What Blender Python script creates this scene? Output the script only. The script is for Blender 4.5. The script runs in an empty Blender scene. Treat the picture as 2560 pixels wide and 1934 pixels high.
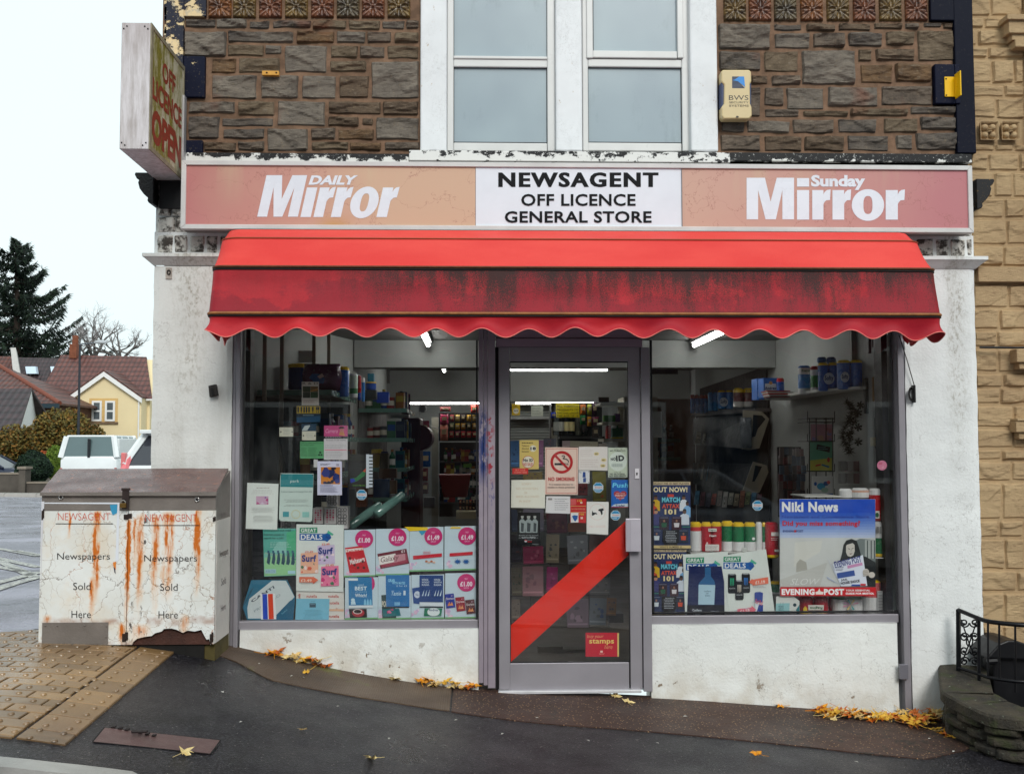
import bpy,math,random
from mathutils import Vector,Matrix,noise
R=math.radians
sc=bpy.context.scene
COL=sc.collection
rnd=random.Random(7)
FOC,CX,CY=2600.0,1280.0,967.0
CAM=Vector((0.0,-6.22,1.46))
yaw,pitch,roll=R(1.93),R(3.2),-0.0021
_f=Vector((math.sin(yaw)*math.cos(pitch),math.cos(yaw)*math.cos(pitch),math.sin(pitch)))
_r0=Vector((math.cos(yaw),-math.sin(yaw),0)); _u0=_r0.cross(_f)
_r=_r0 *math.cos(roll)+_u0 *math.sin(roll); _u=_u0 *math.cos(roll)-_r0 *math.sin(roll)
cd=bpy.data.cameras.new('camera'); cam=bpy.data.objects.new('camera',cd); COL.objects.link(cam)
cam.matrix_world=Matrix(((_r.x,_u.x,-_f.x,CAM.x),(_r.y,_u.y,-_f.y,CAM.y),(_r.z,_u.z,-_f.z,CAM.z),(0,0,0,1)))
cd.sensor_width=36; cd.lens=FOC/2560*36; cd.clip_end=2000; cd.clip_start=.05
sc.camera=cam
w=bpy.data.worlds.new("World"); sc.world=w; w.use_nodes=True
nt=w.node_tree; nt.nodes.clear()
sky=nt.nodes.new('ShaderNodeTexSky'); sky.sky_type='NISHITA'; sky.sun_disc=False
SUN_EL,SUN_ROT=R(36),R(168)
sky.sun_elevation=SUN_EL; sky.sun_rotation=SUN_ROT; sky.air_density=1.2; sky.dust_density=3.0; sky.ozone_density=1.0
hs=nt.nodes.new('ShaderNodeHueSaturation'); hs.inputs['Saturation'].default_value=.16
tc=nt.nodes.new('ShaderNodeTexCoord'); nz=nt.nodes.new('ShaderNodeTexNoise'); nz.inputs['Scale'].default_value=2.2; nz.inputs['Detail'].default_value=5
cr=nt.nodes.new('ShaderNodeMapRange'); cr.inputs['To Min'].default_value=.8; cr.inputs['To Max'].default_value=1.0
mx=nt.nodes.new('ShaderNodeMix'); mx.data_type='RGBA'; mx.inputs[7].default_value=(8.9,10.3,10.5,1)
bg=nt.nodes.new('ShaderNodeBackground'); bg.inputs['Strength'].default_value=.085
wo=nt.nodes.new('ShaderNodeOutputWorld')
L=nt.links.new
L(sky.outputs[0],hs.inputs['Color']); L(tc.outputs['Generated'],nz.inputs['Vector']); L(nz.outputs[0],cr.inputs['Value'])
L(cr.outputs[0],mx.inputs[0]); L(hs.outputs[0],mx.inputs[6]); L(mx.outputs[2],bg.inputs['Color']); L(bg.outputs[0],wo.inputs['Surface'])
sl=bpy.data.lights.new('sun','SUN'); sl.energy=1.5; sl.angle=R(22); sl.color=(1,.97,.93)
so=bpy.data.objects.new('sun',sl); COL.objects.link(so)
_sd=Vector((math.sin(SUN_ROT)*math.cos(SUN_EL),math.cos(SUN_ROT)*math.cos(SUN_EL),math.sin(SUN_EL)))
so.rotation_euler=(-_sd).to_track_quat('-Z','Y').to_euler(); so.location=(0,-8,12)
vs=sc.view_settings; vs.view_transform='Standard'; vs.look='None'; vs.exposure=0.36; vs.gamma=1
sc.cycles.max_bounces=8; sc.cycles.transparent_max_bounces=16; sc.cycles.use_denoising=True
sc.cycles.sample_clamp_indirect=6
def ray(px,py):
    return _f+_r *((px-CX)/FOC)-_u *((py-CY)/FOC)
def at(px,py,y=0.0):
    d=ray(px,py); return CAM+d *((y-CAM.y)/d.y)
def lerp(pts,x):
    if x <= pts[0][0]: return pts[0][1]
    for (a,b),(c,d) in zip(pts,pts[1:]):
        if x <= c:
            t=(x-a)/(c-a); return b+(d-b)*t
    return pts[-1][1]
GZ=[(-60,1.2),(-6,.42),(-2.6,.385),(-2.0,.372),(-1.62,.33),(-1.45,.28),(-.75,.115),(0,.0),(1.05,-.045),(2.5,-.16),(3.1,-.21),(8,-.6),(60,-3)]
def gz(x,y):
    s=0
    for k in (-.3,-.15,0,.15,.3): s+=lerp(GZ,x+k)
    z=s/5
    if y<-.5: z-=.012*(-.5-y) if y>-9 else .1
    if y>2: z-=.027*(min(y,36)-2)
    if y>36: z-=.0*(y-36)
    return z
def ground(px,py):
    d=ray(px,py); t=1.0; p=CAM
    for i in range(4000):
        p=CAM+d *t
        if p.z <= gz(p.x,p.y): break
        t+=.01 if t<12 else .1
    return p
class MB:
    def __init__(s,mat=None): s.v=[]; s.f=[]; s.m=[]; s.mats=[]; s.mi=0; mat and s.use(mat)
    def use(s,m):
        if m not in s.mats: s.mats.append(m)
        s.mi=s.mats.index(m); return s
    def add(s,vs_,fs_):
        o=len(s.v); s.v+=[tuple(p) for p in vs_]
        for f in fs_: s.f.append([o+i for i in f]); s.m.append(s.mi)
        return s
    def box(s,x0,x1,y0,y1,z0,z1):
        return s.add([(x0,y0,z0),(x1,y0,z0),(x1,y1,z0),(x0,y1,z0),(x0,y0,z1),(x1,y0,z1),(x1,y1,z1),(x0,y1,z1)],
                     [(0,3,2,1),(4,5,6,7),(0,1,5,4),(1,2,6,5),(2,3,7,6),(3,0,4,7)])
    def prism(s,pts,ax,a,b):
        """polygon in the plane across axis ax ('y': (x,z); 'x': (y,z); 'z': (x,y)) extruded a..b"""
        def P(p,t): return (p[0],t,p[1]) if ax=='y' else ((t,p[0],p[1]) if ax=='x' else (p[0],p[1],t))
        n=len(pts)
        return s.add([P(p,a) for p in pts]+[P(p,b) for p in pts],
                     [tuple(range(n)),tuple(range(2*n-1,n-1,-1))]+[(i,i+n,(i+1)%n+n,(i+1)%n) for i in range(n)])
    def tube(s,pts,r,n=8,cap=True):
        pts=[Vector(p) for p in pts]; rr=r if isinstance(r,(list,tuple)) else [r]*len(pts)
        vs_=[]; prev=None
        for i,p in enumerate(pts):
            t=(pts[min(i+1,len(pts)-1)]-pts[max(i-1,0)])
            if t.length<1e-9: t=Vector((0,0,1))
            t.normalize()
            if prev is None:
                a=Vector((0,0,1)) if abs(t.z)<.9 else Vector((1,0,0)); u=t.cross(a).normalized()
            else:
                u=(prev-t *prev.dot(t))
                u=u.normalized() if u.length>1e-6 else t.orthogonal().normalized()
            prev=u; w_=t.cross(u)
            for k in range(n):
                q=2*math.pi *k/n; vs_.append(p+(u *math.cos(q)+w_ *math.sin(q))*rr[i])
        fs=[(i *n+k,i *n+(k+1)%n,(i+1)*n+(k+1)%n,(i+1)*n+k) for i in range(len(pts)-1) for k in range(n)]
        if cap: fs+=[tuple(range(n))[::-1],tuple(range((len(pts)-1)*n,len(pts)*n))]
        return s.add(vs_,fs)
    def lathe(s,c,prof,n=20,sx=1,sy=1):
        vs_=[(c[0]+r *math.cos(2*math.pi *k/n)*sx,c[1]+r *math.sin(2*math.pi *k/n)*sy,c[2]+z) for r,z in prof for k in range(n)]
        m=len(prof)
        fs=[(i *n+k,i *n+(k+1)%n,(i+1)*n+(k+1)%n,(i+1)*n+k) for i in range(m-1) for k in range(n)]
        fs+=[tuple(range(n))[::-1],tuple(range((m-1)*n,m *n))]
        return s.add(vs_,fs)
    def grid(s,fn,nu,nv,close=False):
        vs_=[fn(i/nu,j/nv) for j in range(nv+1) for i in range(nu+1)]
        return s.add(vs_,[(j *(nu+1)+i,j *(nu+1)+i+1,(j+1)*(nu+1)+i+1,(j+1)*(nu+1)+i) for j in range(nv) for i in range(nu)])
    def geo(s,g,fn):
        return s.add([fn(p) for p in g[0]],g[1])
    def build(s,name,parent=None,label=None,cat=None,group=None,kind=None,smooth=False,bevel=0,seg=2,origin=None):
        if parent is not None: o=Vector(parent['_o'])
        elif origin is not None: o=Vector(origin)
        else:
            xs=[p[0] for p in s.v]; ys=[p[1] for p in s.v]; zs=[p[2] for p in s.v]
            o=Vector(((min(xs)+max(xs))/2,(min(ys)+max(ys))/2,min(zs)))
        me=bpy.data.meshes.new(name); me.from_pydata([(p[0]-o.x,p[1]-o.y,p[2]-o.z) for p in s.v],[],s.f)
        for m in s.mats: me.materials.append(m)
        if len(s.mats)>1: me.polygons.foreach_set('material_index',s.m)
        if smooth: me.polygons.foreach_set('use_smooth',[True]*len(me.polygons))
        me.update()
        ob=bpy.data.objects.new(name,me); COL.objects.link(ob)
        if parent is not None: ob.parent=parent; ob['_o']=tuple(o)
        else: ob.location=o; ob['_o']=tuple(o)
        tag(ob,label,cat,group,kind)
        if bevel:
            b=ob.modifiers.new('bevel','BEVEL'); b.width=bevel; b.segments=seg; b.limit_method='ANGLE'; b.angle_limit=R(40)
            if smooth is None: me.polygons.foreach_set('use_smooth',[True]*len(me.polygons))
        return ob
def tag(o,label=None,cat=None,group=None,kind=None):
    if label: o['label']=label
    if cat: o['category']=cat
    if group: o['group']=group
    if kind: o['kind']=kind
def thing(name,label,cat,loc,group=None):
    o=bpy.data.objects.new(name,None); COL.objects.link(o); o.location=loc; o['_o']=tuple(loc); o.empty_display_size=.1
    tag(o,label,cat,group); return o
def dup(src,loc,rz=0,label=None,group=None,scale=1):
    c=src.copy(); COL.objects.link(c); c.location=loc; c.rotation_euler=(0,0,rz); c.scale=(scale,)*3
    if label: c['label']=label
    if group: c['group']=group
    def kids(a,b):
        for ch in list(a.children):
            d=ch.copy(); COL.objects.link(d); d.parent=b; kids(ch,d)
    kids(src,c); return c
def lin(c):
    if max(c)>1.0: c=[v/255 for v in c]
    return tuple((v/12.92 if v <= .04045 else ((v+.055)/1.055)**2.4) for v in c[:3])+(1,)
class NB:
    """small node-building wrapper"""
    def __init__(s,name):
        s.m=bpy.data.materials.new(name); s.m.use_nodes=True; s.t=s.m.node_tree; s.b=s.t.nodes['Principled BSDF']
        s.out=s.t.nodes['Material Output']
        s.pos=s.node('ShaderNodeNewGeometry').outputs['Position']
    def node(s,ty,props=None,ins=None):
        n=s.t.nodes.new(ty)
        for k,v in (props or {}).items(): setattr(n,k,v)
        for k,v in (ins or {}).items(): s.put(n.inputs[k],v)
        return n
    def put(s,sock,v):
        if isinstance(v,bpy.types.NodeSocket): s.t.links.new(v,sock)
        else: sock.default_value=v
    def math(s,op,a,b=0.0,c=0.0,clamp=False):
        n=s.node('ShaderNodeMath',{'operation': op,'use_clamp': clamp},{0: a,1: b,2: c}); return n.outputs[0]
    def mul(s,a,b): return s.math('MULTIPLY',a,b)
    def sub(s,a,b): return s.math('SUBTRACT',a,b)
    def addv(s,a,b): return s.math('ADD',a,b)
    def mx(s,a,b): return s.math('MAXIMUM',a,b)
    def sep(s,v=None):
        n=s.node('ShaderNodeSeparateXYZ',None,{0: v or s.pos}); return n.outputs
    def scale(s,sx,sy,sz,v=None):
        n=s.node('ShaderNodeMapping',None,{'Vector': v or s.pos,'Scale': (sx,sy,sz)}); return n.outputs[0]
    def noise(s,sc_,det=5,vec=None,rough=.6,dist=0,out=0):
        n=s.node('ShaderNodeTexNoise',None,{'Vector': vec or s.pos,'Scale': sc_,'Detail': det,'Roughness': rough,'Distortion': dist}); return n.outputs[out]
    def vor(s,sc_,vec=None,feat='F1',out='Distance',rand=1):
        n=s.node('ShaderNodeTexVoronoi',{'feature': feat},{'Vector': vec or s.pos,'Scale': sc_,'Randomness': rand}); return n.outputs[out]
    def rng(s,v,a,b,c=0.0,d=1.0,smooth=False):
        n=s.node('ShaderNodeMapRange',{'interpolation_type': 'SMOOTHSTEP' if smooth else 'LINEAR'},{'Value': v,'From Min': a,'From Max': b,'To Min': c,'To Max': d}); return n.outputs[0]
    def mix(s,f,a,b,blend='MIX'):
        n=s.node('ShaderNodeMix',{'data_type': 'RGBA','blend_type': blend})
        s.put(n.inputs[0],f); s.put(n.inputs[6],a); s.put(n.inputs[7],b); return n.outputs[2]
    def gauss(s,x,c,wd):
        """1 at x=c falling to 0 at distance wd"""
        return s.rng(s.math('ABSOLUTE',s.sub(x,c)),wd,0,0,1,True)
    def bump(s,h,strength=.4,dist=.01):
        n=s.node('ShaderNodeBump',None,{'Height': h,'Strength': strength,'Distance': dist}); s.t.links.new(n.outputs[0],s.b.inputs['Normal']); return n
    def done(s,color=None,rough=None,metal=None,spec=None):
        if color is not None: s.put(s.b.inputs['Base Color'],color)
        if rough is not None: s.put(s.b.inputs['Roughness'],rough)
        if metal is not None: s.put(s.b.inputs['Metallic'],metal)
        if spec is not None: s.put(s.b.inputs['Specular IOR Level'],spec)
        return s.m
_mc={}
def mat(c,rough=.6,var=.12,sc_=6,bump=0.0,bsc=60,metal=0.0,spec=.35,coat=0):
    """general procedural material: colour c with soft blotches, fine bump"""
    key=(tuple(c),rough,var,sc_,bump,bsc,metal,spec,coat)
    if key in _mc: return _mc[key]
    n=NB('surface'); a=lin(c)
    if var:
        f=n.rng(n.noise(sc_,6),.3,.7)
        col=n.mix(f,tuple(v *(1-var) for v in a[:3])+(1,),tuple(min(1,v *(1+var *.7)) for v in a[:3])+(1,))
        rr=n.rng(n.noise(sc_ *2.3,4),.3,.7,max(.05,rough-.08),min(1,rough+.08))
    else: col=a; rr=rough
    if bump: n.bump(n.noise(bsc,5),bump,.01)
    if coat: n.b.inputs['Coat Weight'].default_value=coat
    _mc[key]=n.done(col,rr,metal,spec); return _mc[key]
def paper(c,rough=.55):
    key=('paper',tuple(c),rough)
    if key not in _mc:
        n=NB('print'); a=lin(c); f=n.rng(n.noise(3,3),.3,.7)
        a=tuple(min(v,.86) for v in a)
        _mc[key]=n.done(n.mix(f,tuple(v *.95 for v in a[:3])+(1,),a),n.rng(n.noise(7,3),.35,.65,rough-.25,rough),0,.45); n.bump(n.noise(9,4),.35,.006)
    return _mc[key]
def emit(c,s):
    key=('emit',tuple(c),s)
    if key not in _mc:
        n=NB('lit_tube'); n.done((.9,.9,.9,1),.4); n.b.inputs['Emission Color'].default_value=tuple(c)+(1,); n.b.inputs['Emission Strength'].default_value=s; _mc[key]=n.m
    return _mc[key]
def glassmat(tint=(.985,.99,.985),f0=.05,rough=.0,dirt=.03):
    n=NB('glass'); t=n.t; t.nodes.remove(n.b)
    tr=n.node('ShaderNodeBsdfTransparent',None,{'Color': tint+(1,)})
    gl=n.node('ShaderNodeBsdfGlossy',None,{'Color': (1,1,1,1),'Roughness': rough})
    df=n.node('ShaderNodeBsdfDiffuse',None,{'Color': (.6,.62,.6,1)})
    fr=n.node('ShaderNodeFresnel',None,{'IOR': 1.5})
    m1=n.node('ShaderNodeMixShader'); t.links.new(n.mul(fr.outputs[0],f0/.04),m1.inputs[0]); t.links.new(tr.outputs[0],m1.inputs[1]); t.links.new(gl.outputs[0],m1.inputs[2])
    m2=n.node('ShaderNodeMixShader'); t.links.new(n.rng(n.noise(5,6,n.scale(1,1,.4)),.5,.8,0,dirt),m2.inputs[0]); t.links.new(m1.outputs[0],m2.inputs[1]); t.links.new(df.outputs[0],m2.inputs[2])
    t.links.new(m2.outputs[0],n.out.inputs['Surface']); return n.m
_tg={}
def textgeo(s,bold=0.0,res=3,sp=1.0):
    k=(s,bold,res,sp)
    if k in _tg: return _tg[k]
    c=bpy.data.curves.new('t','FONT'); c.body=s; c.size=1; c.offset=bold; c.resolution_u=res; c.space_character=sp; c.fill_mode='FRONT'
    o=bpy.data.objects.new('t',c); me=bpy.data.meshes.new_from_object(o)
    vs_=[tuple(v.co) for v in me.vertices]; fs=[tuple(p.vertices) for p in me.polygons]
    bpy.data.objects.remove(o); bpy.data.meshes.remove(me); bpy.data.curves.remove(c)
    if vs_:
        x0=min(v[0] for v in vs_); x1=max(v[0] for v in vs_); y0=min(v[1] for v in vs_); y1=max(v[1] for v in vs_)
        vs_=[((v[0]-x0)/max(1e-6,x1-x0),(v[1]-y0)/max(1e-6,y1-y0),v[2]) for v in vs_]
    _tg[k]=(vs_,fs); return _tg[k]
class Card:
    """a flat printed thing (poster, notice, sticker, sign face) measured in photo pixels on the plane y"""
    def __init__(s,z,y=.045,rot=0,c=None,step=.0007):
        s.ox,s.oy,s.k=z; s.y=y; s.step=step; s.n=0; s.mb=MB(); s.rot=R(rot); s.c=c
    def P(s,x,y,lay=None):
        if s.rot and s.c:
            dx,dy=x-s.c[0],y-s.c[1]
            x=s.c[0]+dx *math.cos(s.rot)-dy *math.sin(s.rot); y=s.c[1]+dx *math.sin(s.rot)+dy *math.cos(s.rot)
        q=at(s.ox+x/s.k,s.oy+y/s.k,s.y); return (q.x,s.y-(s.n if lay is None else lay)*s.step,q.z)
    def base(s,pts,c,th=.0015):
        if len(pts)==4 and not isinstance(pts[0],(tuple,list)):
            x0,y0,x1,y1=pts; pts=[(x0,y1),(x1,y1),(x1,y0),(x0,y0)]
        if s.c is None: s.c=(sum(p[0] for p in pts)/len(pts),sum(p[1] for p in pts)/len(pts))
        s.mb.use(paper(c) if isinstance(c,tuple) else c)
        f=[s.P(*p) for p in pts]; n=len(f)
        s.mb.add(f+[(p[0],p[1]+th,p[2]) for p in f],[tuple(range(n)),tuple(range(2*n-1,n-1,-1))]+[(i,i+n,(i+1)%n+n,(i+1)%n) for i in range(n)])
        s.n+=1; return s
    def poly(s,pts,c):
        s.mb.use(paper(c) if isinstance(c,tuple) else c); s.mb.add([s.P(*p) for p in pts],[tuple(range(len(pts)))]); s.n+=1; return s
    def rect(s,x0,y0,x1,y1,c): return s.poly([(x0,y1),(x1,y1),(x1,y0),(x0,y0)],c)
    def ell(s,cx,cy,rx,ry,c,n=24):
        return s.poly([(cx+rx *math.cos(2*math.pi *i/n),cy-ry *math.sin(2*math.pi *i/n)) for i in range(n)],c)
    def ring(s,cx,cy,ro,ri,c,n=32):
        s.mb.use(paper(c)); v=[]
        for i in range(n):
            q=2*math.pi *i/n
            v+=[s.P(cx+ro *math.cos(q),cy-ro *math.sin(q)),s.P(cx+ri *math.cos(q),cy-ri *math.sin(q))]
        s.mb.add(v,[(2*i,(2*i+2)%(2*n),(2*i+3)%(2*n),2*i+1) for i in range(n)]); s.n+=1; return s
    def text(s,t,x0,y0,x1,y1,c,bold=.0,slant=0,rot=0,sp=1.0):
        g=textgeo(t,bold,3,sp+bold *2.2); s.mb.use(paper(c) if isinstance(c,tuple) else c)
        cx,cy=(x0+x1)/2,(y0+y1)/2; a=R(rot); W,H=x1-x0,y1-y0
        def fn(p):
            X=(p[0]-.5)*W+(p[1]-.5)*H *slant; Y=-(p[1]-.5)*H
            return s.P(cx+X *math.cos(a)-Y *math.sin(a),cy+X *math.sin(a)+Y *math.cos(a))
        s.mb.geo(g,fn); s.n+=1; return s
    def lines(s,x0,y0,x1,y1,n,c,th=.35,center=False):
        """small print: broken word-length strokes"""
        s.mb.use(paper(c)); h=(y1-y0)/n; lay=s.n
        for i in range(n):
            x=x0+(rnd.uniform(0,(x1-x0)*.15) if center else 0); xe=x1-rnd.uniform(0,(x1-x0)*(.15 if center else .3))
            while x<xe:
                w_=rnd.uniform(.04,.13)*(x1-x0); e=min(x+w_,xe); a=y0+h *(i+.5-th/2); b=a+h *th
                s.mb.add([s.P(x,b),s.P(e,b),s.P(e,a),s.P(x,a)],[(0,1,2,3)]); x=e+.025*(x1-x0)
        s.n+=1; return s
    def blobs(s,x0,y0,x1,y1,cols,n=14,seed=1,size=.2):
        r2=random.Random(seed)
        for i in range(n):
            cx,cy=r2.uniform(x0,x1),r2.uniform(y0,y1); q=r2.uniform(.4,1)*size *min(x1-x0,y1-y0); m=r2.randint(5,8); ph=r2.random()*6
            pts=[(min(x1,max(x0,cx+q *r2.uniform(.6,1.3)*math.cos(2*math.pi *k/m+ph))),min(y1,max(y0,cy-q *r2.uniform(.6,1.3)*math.sin(2*math.pi *k/m+ph)))) for k in range(m)]
            s.poly(pts,cols[i%len(cols)])
        return s
    def done(s,name,label,cat,parent=None,group=None):
        return s.mb.build(name,parent=parent,label=label,cat=cat,group=group)
WHITE,BLACK=(238,240,238),(14,16,20)
# ================= ground =================
def m_asphalt(name,base,wet,speck=.5,reflect=.35):
    n=NB(name)
    g=n.noise(260,2); ag=n.vor(190,feat='F1')
    big=n.noise(1.1,4); mid=n.noise(14,5)
    a=lin(base); d=tuple(v *.55 for v in a[:3])+(1,); lt=tuple(min(1,v *3.5+.035) for v in a[:3])+(1,)
    c=n.mix(n.rng(mid,.3,.7),d,a); c=n.mix(n.mul(n.rng(n.noise(70,3,None,.85),.53,.60),speck),c,lt); c=n.mix(n.mul(n.rng(n.noise(95,2),.58,.64),.6),c,(.008,.008,.01,1)); c=n.mix(n.mul(n.rng(n.noise(.9,5),.5,.62),.25),c,lt)
    sp=n.rng(n.vor(30,feat='F1'),.12,.05); c=n.mix(n.mul(sp,.7),c,(.40,.36,.32,1)); gm=n.rng(n.vor(2.3,feat='F1'),.036,.028); c=n.mix(n.mul(gm,.6),c,(.17,.16,.16,1)); ck=n.vor(.45,n.node('ShaderNodeVectorMath',{'operation': 'ADD'},{0: n.pos,1: n.noise(3,5,out=1)}).outputs[0],'DISTANCE_TO_EDGE'); c=n.mix(n.rng(ck,.006,.002),c,(.004,.004,.005,1))
    n.bump(n.addv(n.mul(ag,.7),n.addv(n.mul(n.noise(70,4),.8),n.mul(g,.5))),.7,.005)
    return n.done(c,n.rng(big,.35,.65,wet,min(1,wet+.3)),0,reflect)
M_ASPH=m_asphalt('asphalt',(23,21,26),.26,.8,.3)
M_ROAD=m_asphalt('road_asphalt',(124,122,134),.14,.3,.9)
n=NB('concrete_apron'); a_=n.rng(n.noise(2.2,6),.35,.65); c=n.mix(a_,lin((96,78,62)),lin((70,56,46)))
c=n.mix(n.rng(n.noise(3.1,5,n.scale(1,1,1)),.58,.68),c,lin((98,96,50)))
h=n.node('ShaderNodeTexWave',{'bands_direction': 'X'},{'Vector': n.pos,'Scale': 26,'Distortion': 1.2}).outputs[0]
h2=n.node('ShaderNodeTexWave',{'bands_direction': 'Y'},{'Vector': n.pos,'Scale': 26,'Distortion': 1.2}).outputs[0]
c=n.mix(n.mul(n.mul(h,h2),.35),c,lin((60,48,40)))
n.bump(n.addv(n.mul(h,h2),n.noise(90)),.5,.006); M_APR1=n.done(c,n.rng(n.noise(2),.3,.7,.45,.75),0,.4)
n=NB('brown_aggregate'); c=n.mix(n.rng(n.noise(1.6,6),.3,.7),lin((76,52,42)),lin((50,35,30)))
c=n.mix(n.rng(n.vor(48),.24,.12),c,lin((176,140,104))); c=n.mix(n.rng(n.noise(240,2),.58,.7),c,lin((40,28,26)))
n.bump(n.addv(n.vor(85),n.noise(200)),.5,.005)
_e=n.vor(.75,n.node('ShaderNodeVectorMath',{'operation': 'ADD'},{0: n.pos,1: n.noise(3,4,out=1)}).outputs[0],'DISTANCE_TO_EDGE'); c=n.mix(n.rng(_e,.010,.004),c,(.02,.015,.01,1))
M_APR2=n.done(c,n.rng(n.noise(2),.3,.7,.45,.75),0,.4)
def sheet(name,mt,xs,ys,dz,kind='structure',hole=None):
    mb=MB(mt); nx,ny=len(xs),len(ys)
    mb.add([(x,y,gz(x,y)+dz) for y in ys for x in xs],
           [(j *nx+i,j *nx+i+1,(j+1)*nx+i+1,(j+1)*nx+i) for j in range(ny-1) for i in range(nx-1) if not (hole and hole((xs[i]+xs[i+1])/2,(ys[j]+ys[j+1])/2))])
    return mb.build(name,kind=kind,smooth=True,origin=(0,0,0))
def span(a,b,st):
    n_=max(1,int(round((b-a)/st))); return [a+(b-a)*i/n_ for i in range(n_+1)]
XS=[-150,-90,-60,-40,-30]+span(-24,-4,1.0)+span(-3.8,4,.1)+span(4.5,12,.5)+[20,40,80,150]
YS=[-60,-40,-25,-15]+span(-11,-3,.5)+span(-2.8,.4,.1)+span(1,12,.5)+span(13,45,2)+[60,90,140,220,320]
inroom=lambda x,y:-1.8<x<8 and .12<y<9
M_EARTH=mat((88,84,70),.9,.3,1,.3)
sheet('ground',M_EARTH,XS,YS,-.10,hole=inroom)
sheet('main_road',M_ROAD,[x for x in XS if -60 <= x <= 80],[-10.5]+[y for y in YS if -10 <= y <=-2.4]+[-2.4],-.06)
xs_=[x for x in XS if -31 <= x <=-2.0]; ys_=[-2.5]+[y for y in YS if -2.4 <= y <= 27]+[27.6]
sheet('side_road',M_ROAD,xs_,ys_,-.004)
mb=MB(M_ASPH); xs_=span(-2.6,9,.1); ys_=span(-2.33,.06,.08)
P_=[(x,y) for y in ys_ for x in xs_]; nx=len(xs_)
mb.add([(x,y,gz(x,y)+.004) for x,y in P_],[(j *nx+i,j *nx+i+1,(j+1)*nx+i+1,(j+1)*nx+i) for j in range(len(ys_)-1) for i in range(nx-1)])
mb.build('pavement',kind='structure',smooth=True,origin=(0,0,0))
sheet('far_pavement',mat((150,146,140),.6,.15,2),[x for x in XS if -60 <= x <=-2.0],[27.6,28.2,28.8,29.4],.09)
mb=MB(mat((168,164,158),.6,.15,2));
for x0,x1 in zip(range(-40,-2),range(-39,-1)): mb.box(x0,x1-.01,27.45,27.6,gz(x0,27.5)-.1,gz(x0,27.5)+.095)
mb.build('far_kerb',kind='structure',origin=(0,0,0))
def clip(poly,a,b):
    out=[]
    def s_(p): return (b[0]-a[0])*(p[1]-a[1])-(b[1]-a[1])*(p[0]-a[0])
    for i in range(len(poly)):
        p,q=poly[i],poly[(i+1)%len(poly)]; sp,sq=s_(p),s_(q)
        if sp >= 0: out.append(p)
        if (sp >= 0) != (sq >= 0): t=sp/(sp-sq); out.append((p[0]+(q[0]-p[0])*t,p[1]+(q[1]-p[1])*t))
    return out
def clipto(poly,conv):
    for i in range(len(conv)):
        if len(poly)<3: return []
        poly=clip(poly,conv[i],conv[(i+1)%len(conv)])
    return poly
TACT=[]
for TK in (.92,.8,1.02):
  n=NB('tactile_block'); c=n.mix(n.rng(n.noise(1.5,5),.35,.65),lin(tuple(v *TK for v in (150,116,72))),lin(tuple(v *TK for v in (112,84,54)))); c=n.mix(n.rng(n.noise(170,3),.55,.72),c,lin((84,62,44)))
  cell=n.noise(5.5,2,n.scale(1,2,.01)); c=n.mix(n.rng(cell,.4,.62,0,.45),c,lin((128,100,68)))
  n.bump(n.noise(150),.3,.003); M_TACT=n.done(c,n.rng(n.addv(n.sep()[0],n.mul(n.noise(1.5,4),.9)),-2.1,-1.5,.10,.42),0,.8); TACT.append(M_TACT)
g=lambda *p: tuple(ground(*p))[:2]
A0,A1,A2,A3=g(447,1627),g(165,1868),(-3.6,g(0,1868)[1]),(-3.6,-.25)
B0=g(395,1627); A4=(-2.5,.02)
conv=[A1,A0,(A0[0]+.02,.04),(-2.45,.04),(-3.6,-.6),A2]
conv=[A0,(A0[0]-.03,.04),(-2.45,.04),(-3.6,-.6),A2,A1]
area=sum(p[0]*q[1]-q[0]*p[1] for p,q in zip(conv,conv[1:]+conv[:1]))
if area<0: conv=conv[::-1]
d_=Vector((A1[0]-A0[0],A1[1]-A0[1])).normalized(); nn=Vector((d_.y,-d_.x))*.2
if nn.x>0: nn=-nn
I0,I1=(A0[0]+nn.x,A0[1]+nn.y),(A1[0]+nn.x *1.0+d_.x *.3,A1[1]+nn.y+d_.y *.3)
tb=MB(M_TACT)
def block(poly,bumps):
    if len(poly)<3: return
    tb.use(rnd.choice(TACT))
    cx=sum(p[0] for p in poly)/len(poly); cy=sum(p[1] for p in poly)/len(poly)
    def P(p,s_,dz): x=cx+(p[0]-cx)*s_; y=cy+(p[1]-cy)*s_; return (x,y,gz(x,y)+dz)
    m=len(poly); dz=.014+rnd.uniform(-.0012,.0012)
    hx_=max(abs(p[0]-cx) for p in poly); hy_=max(abs(p[1]-cy) for p in poly)
    def P(p,i_,dz): x=cx+(p[0]-cx)*max(.2,1-i_/hx_); y=cy+(p[1]-cy)*max(.2,1-i_/hy_); return (x,y,gz(x,y)+dz)
    v=[P(p,.0045,.0) for p in poly]+[P(p,.0048,dz-.003) for p in poly]+[P(p,.0078,dz) for p in poly]
    tb.add(v,[(i,(i+1)%m,m+(i+1)%m,m+i) for i in range(m)]+[(m+i,m+(i+1)%m,2*m+(i+1)%m,2*m+i) for i in range(m)]+[tuple(range(2*m,3*m))])
    for bx,by in bumps:
        if len(clipto([(bx-.012,by-.012),(bx+.012,by-.012),(bx+.012,by+.012),(bx-.012,by+.012)],poly if sum(p[0]*q[1]-q[0]*p[1] for p,q in zip(poly,poly[1:]+poly[:1]))>0 else poly[::-1]))>3:
            tb.lathe((bx,by,gz(bx,by)+dz-.001),[(.0145,0),(.0125,.0042),(.008,.0072),(.001,.0078)],12)
LB,WB=.215,.107
inner=[I0,(I0[0],.04),(-2.45,.04),(-3.6,-.6),A2,(I1[0],A2[1])]
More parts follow.
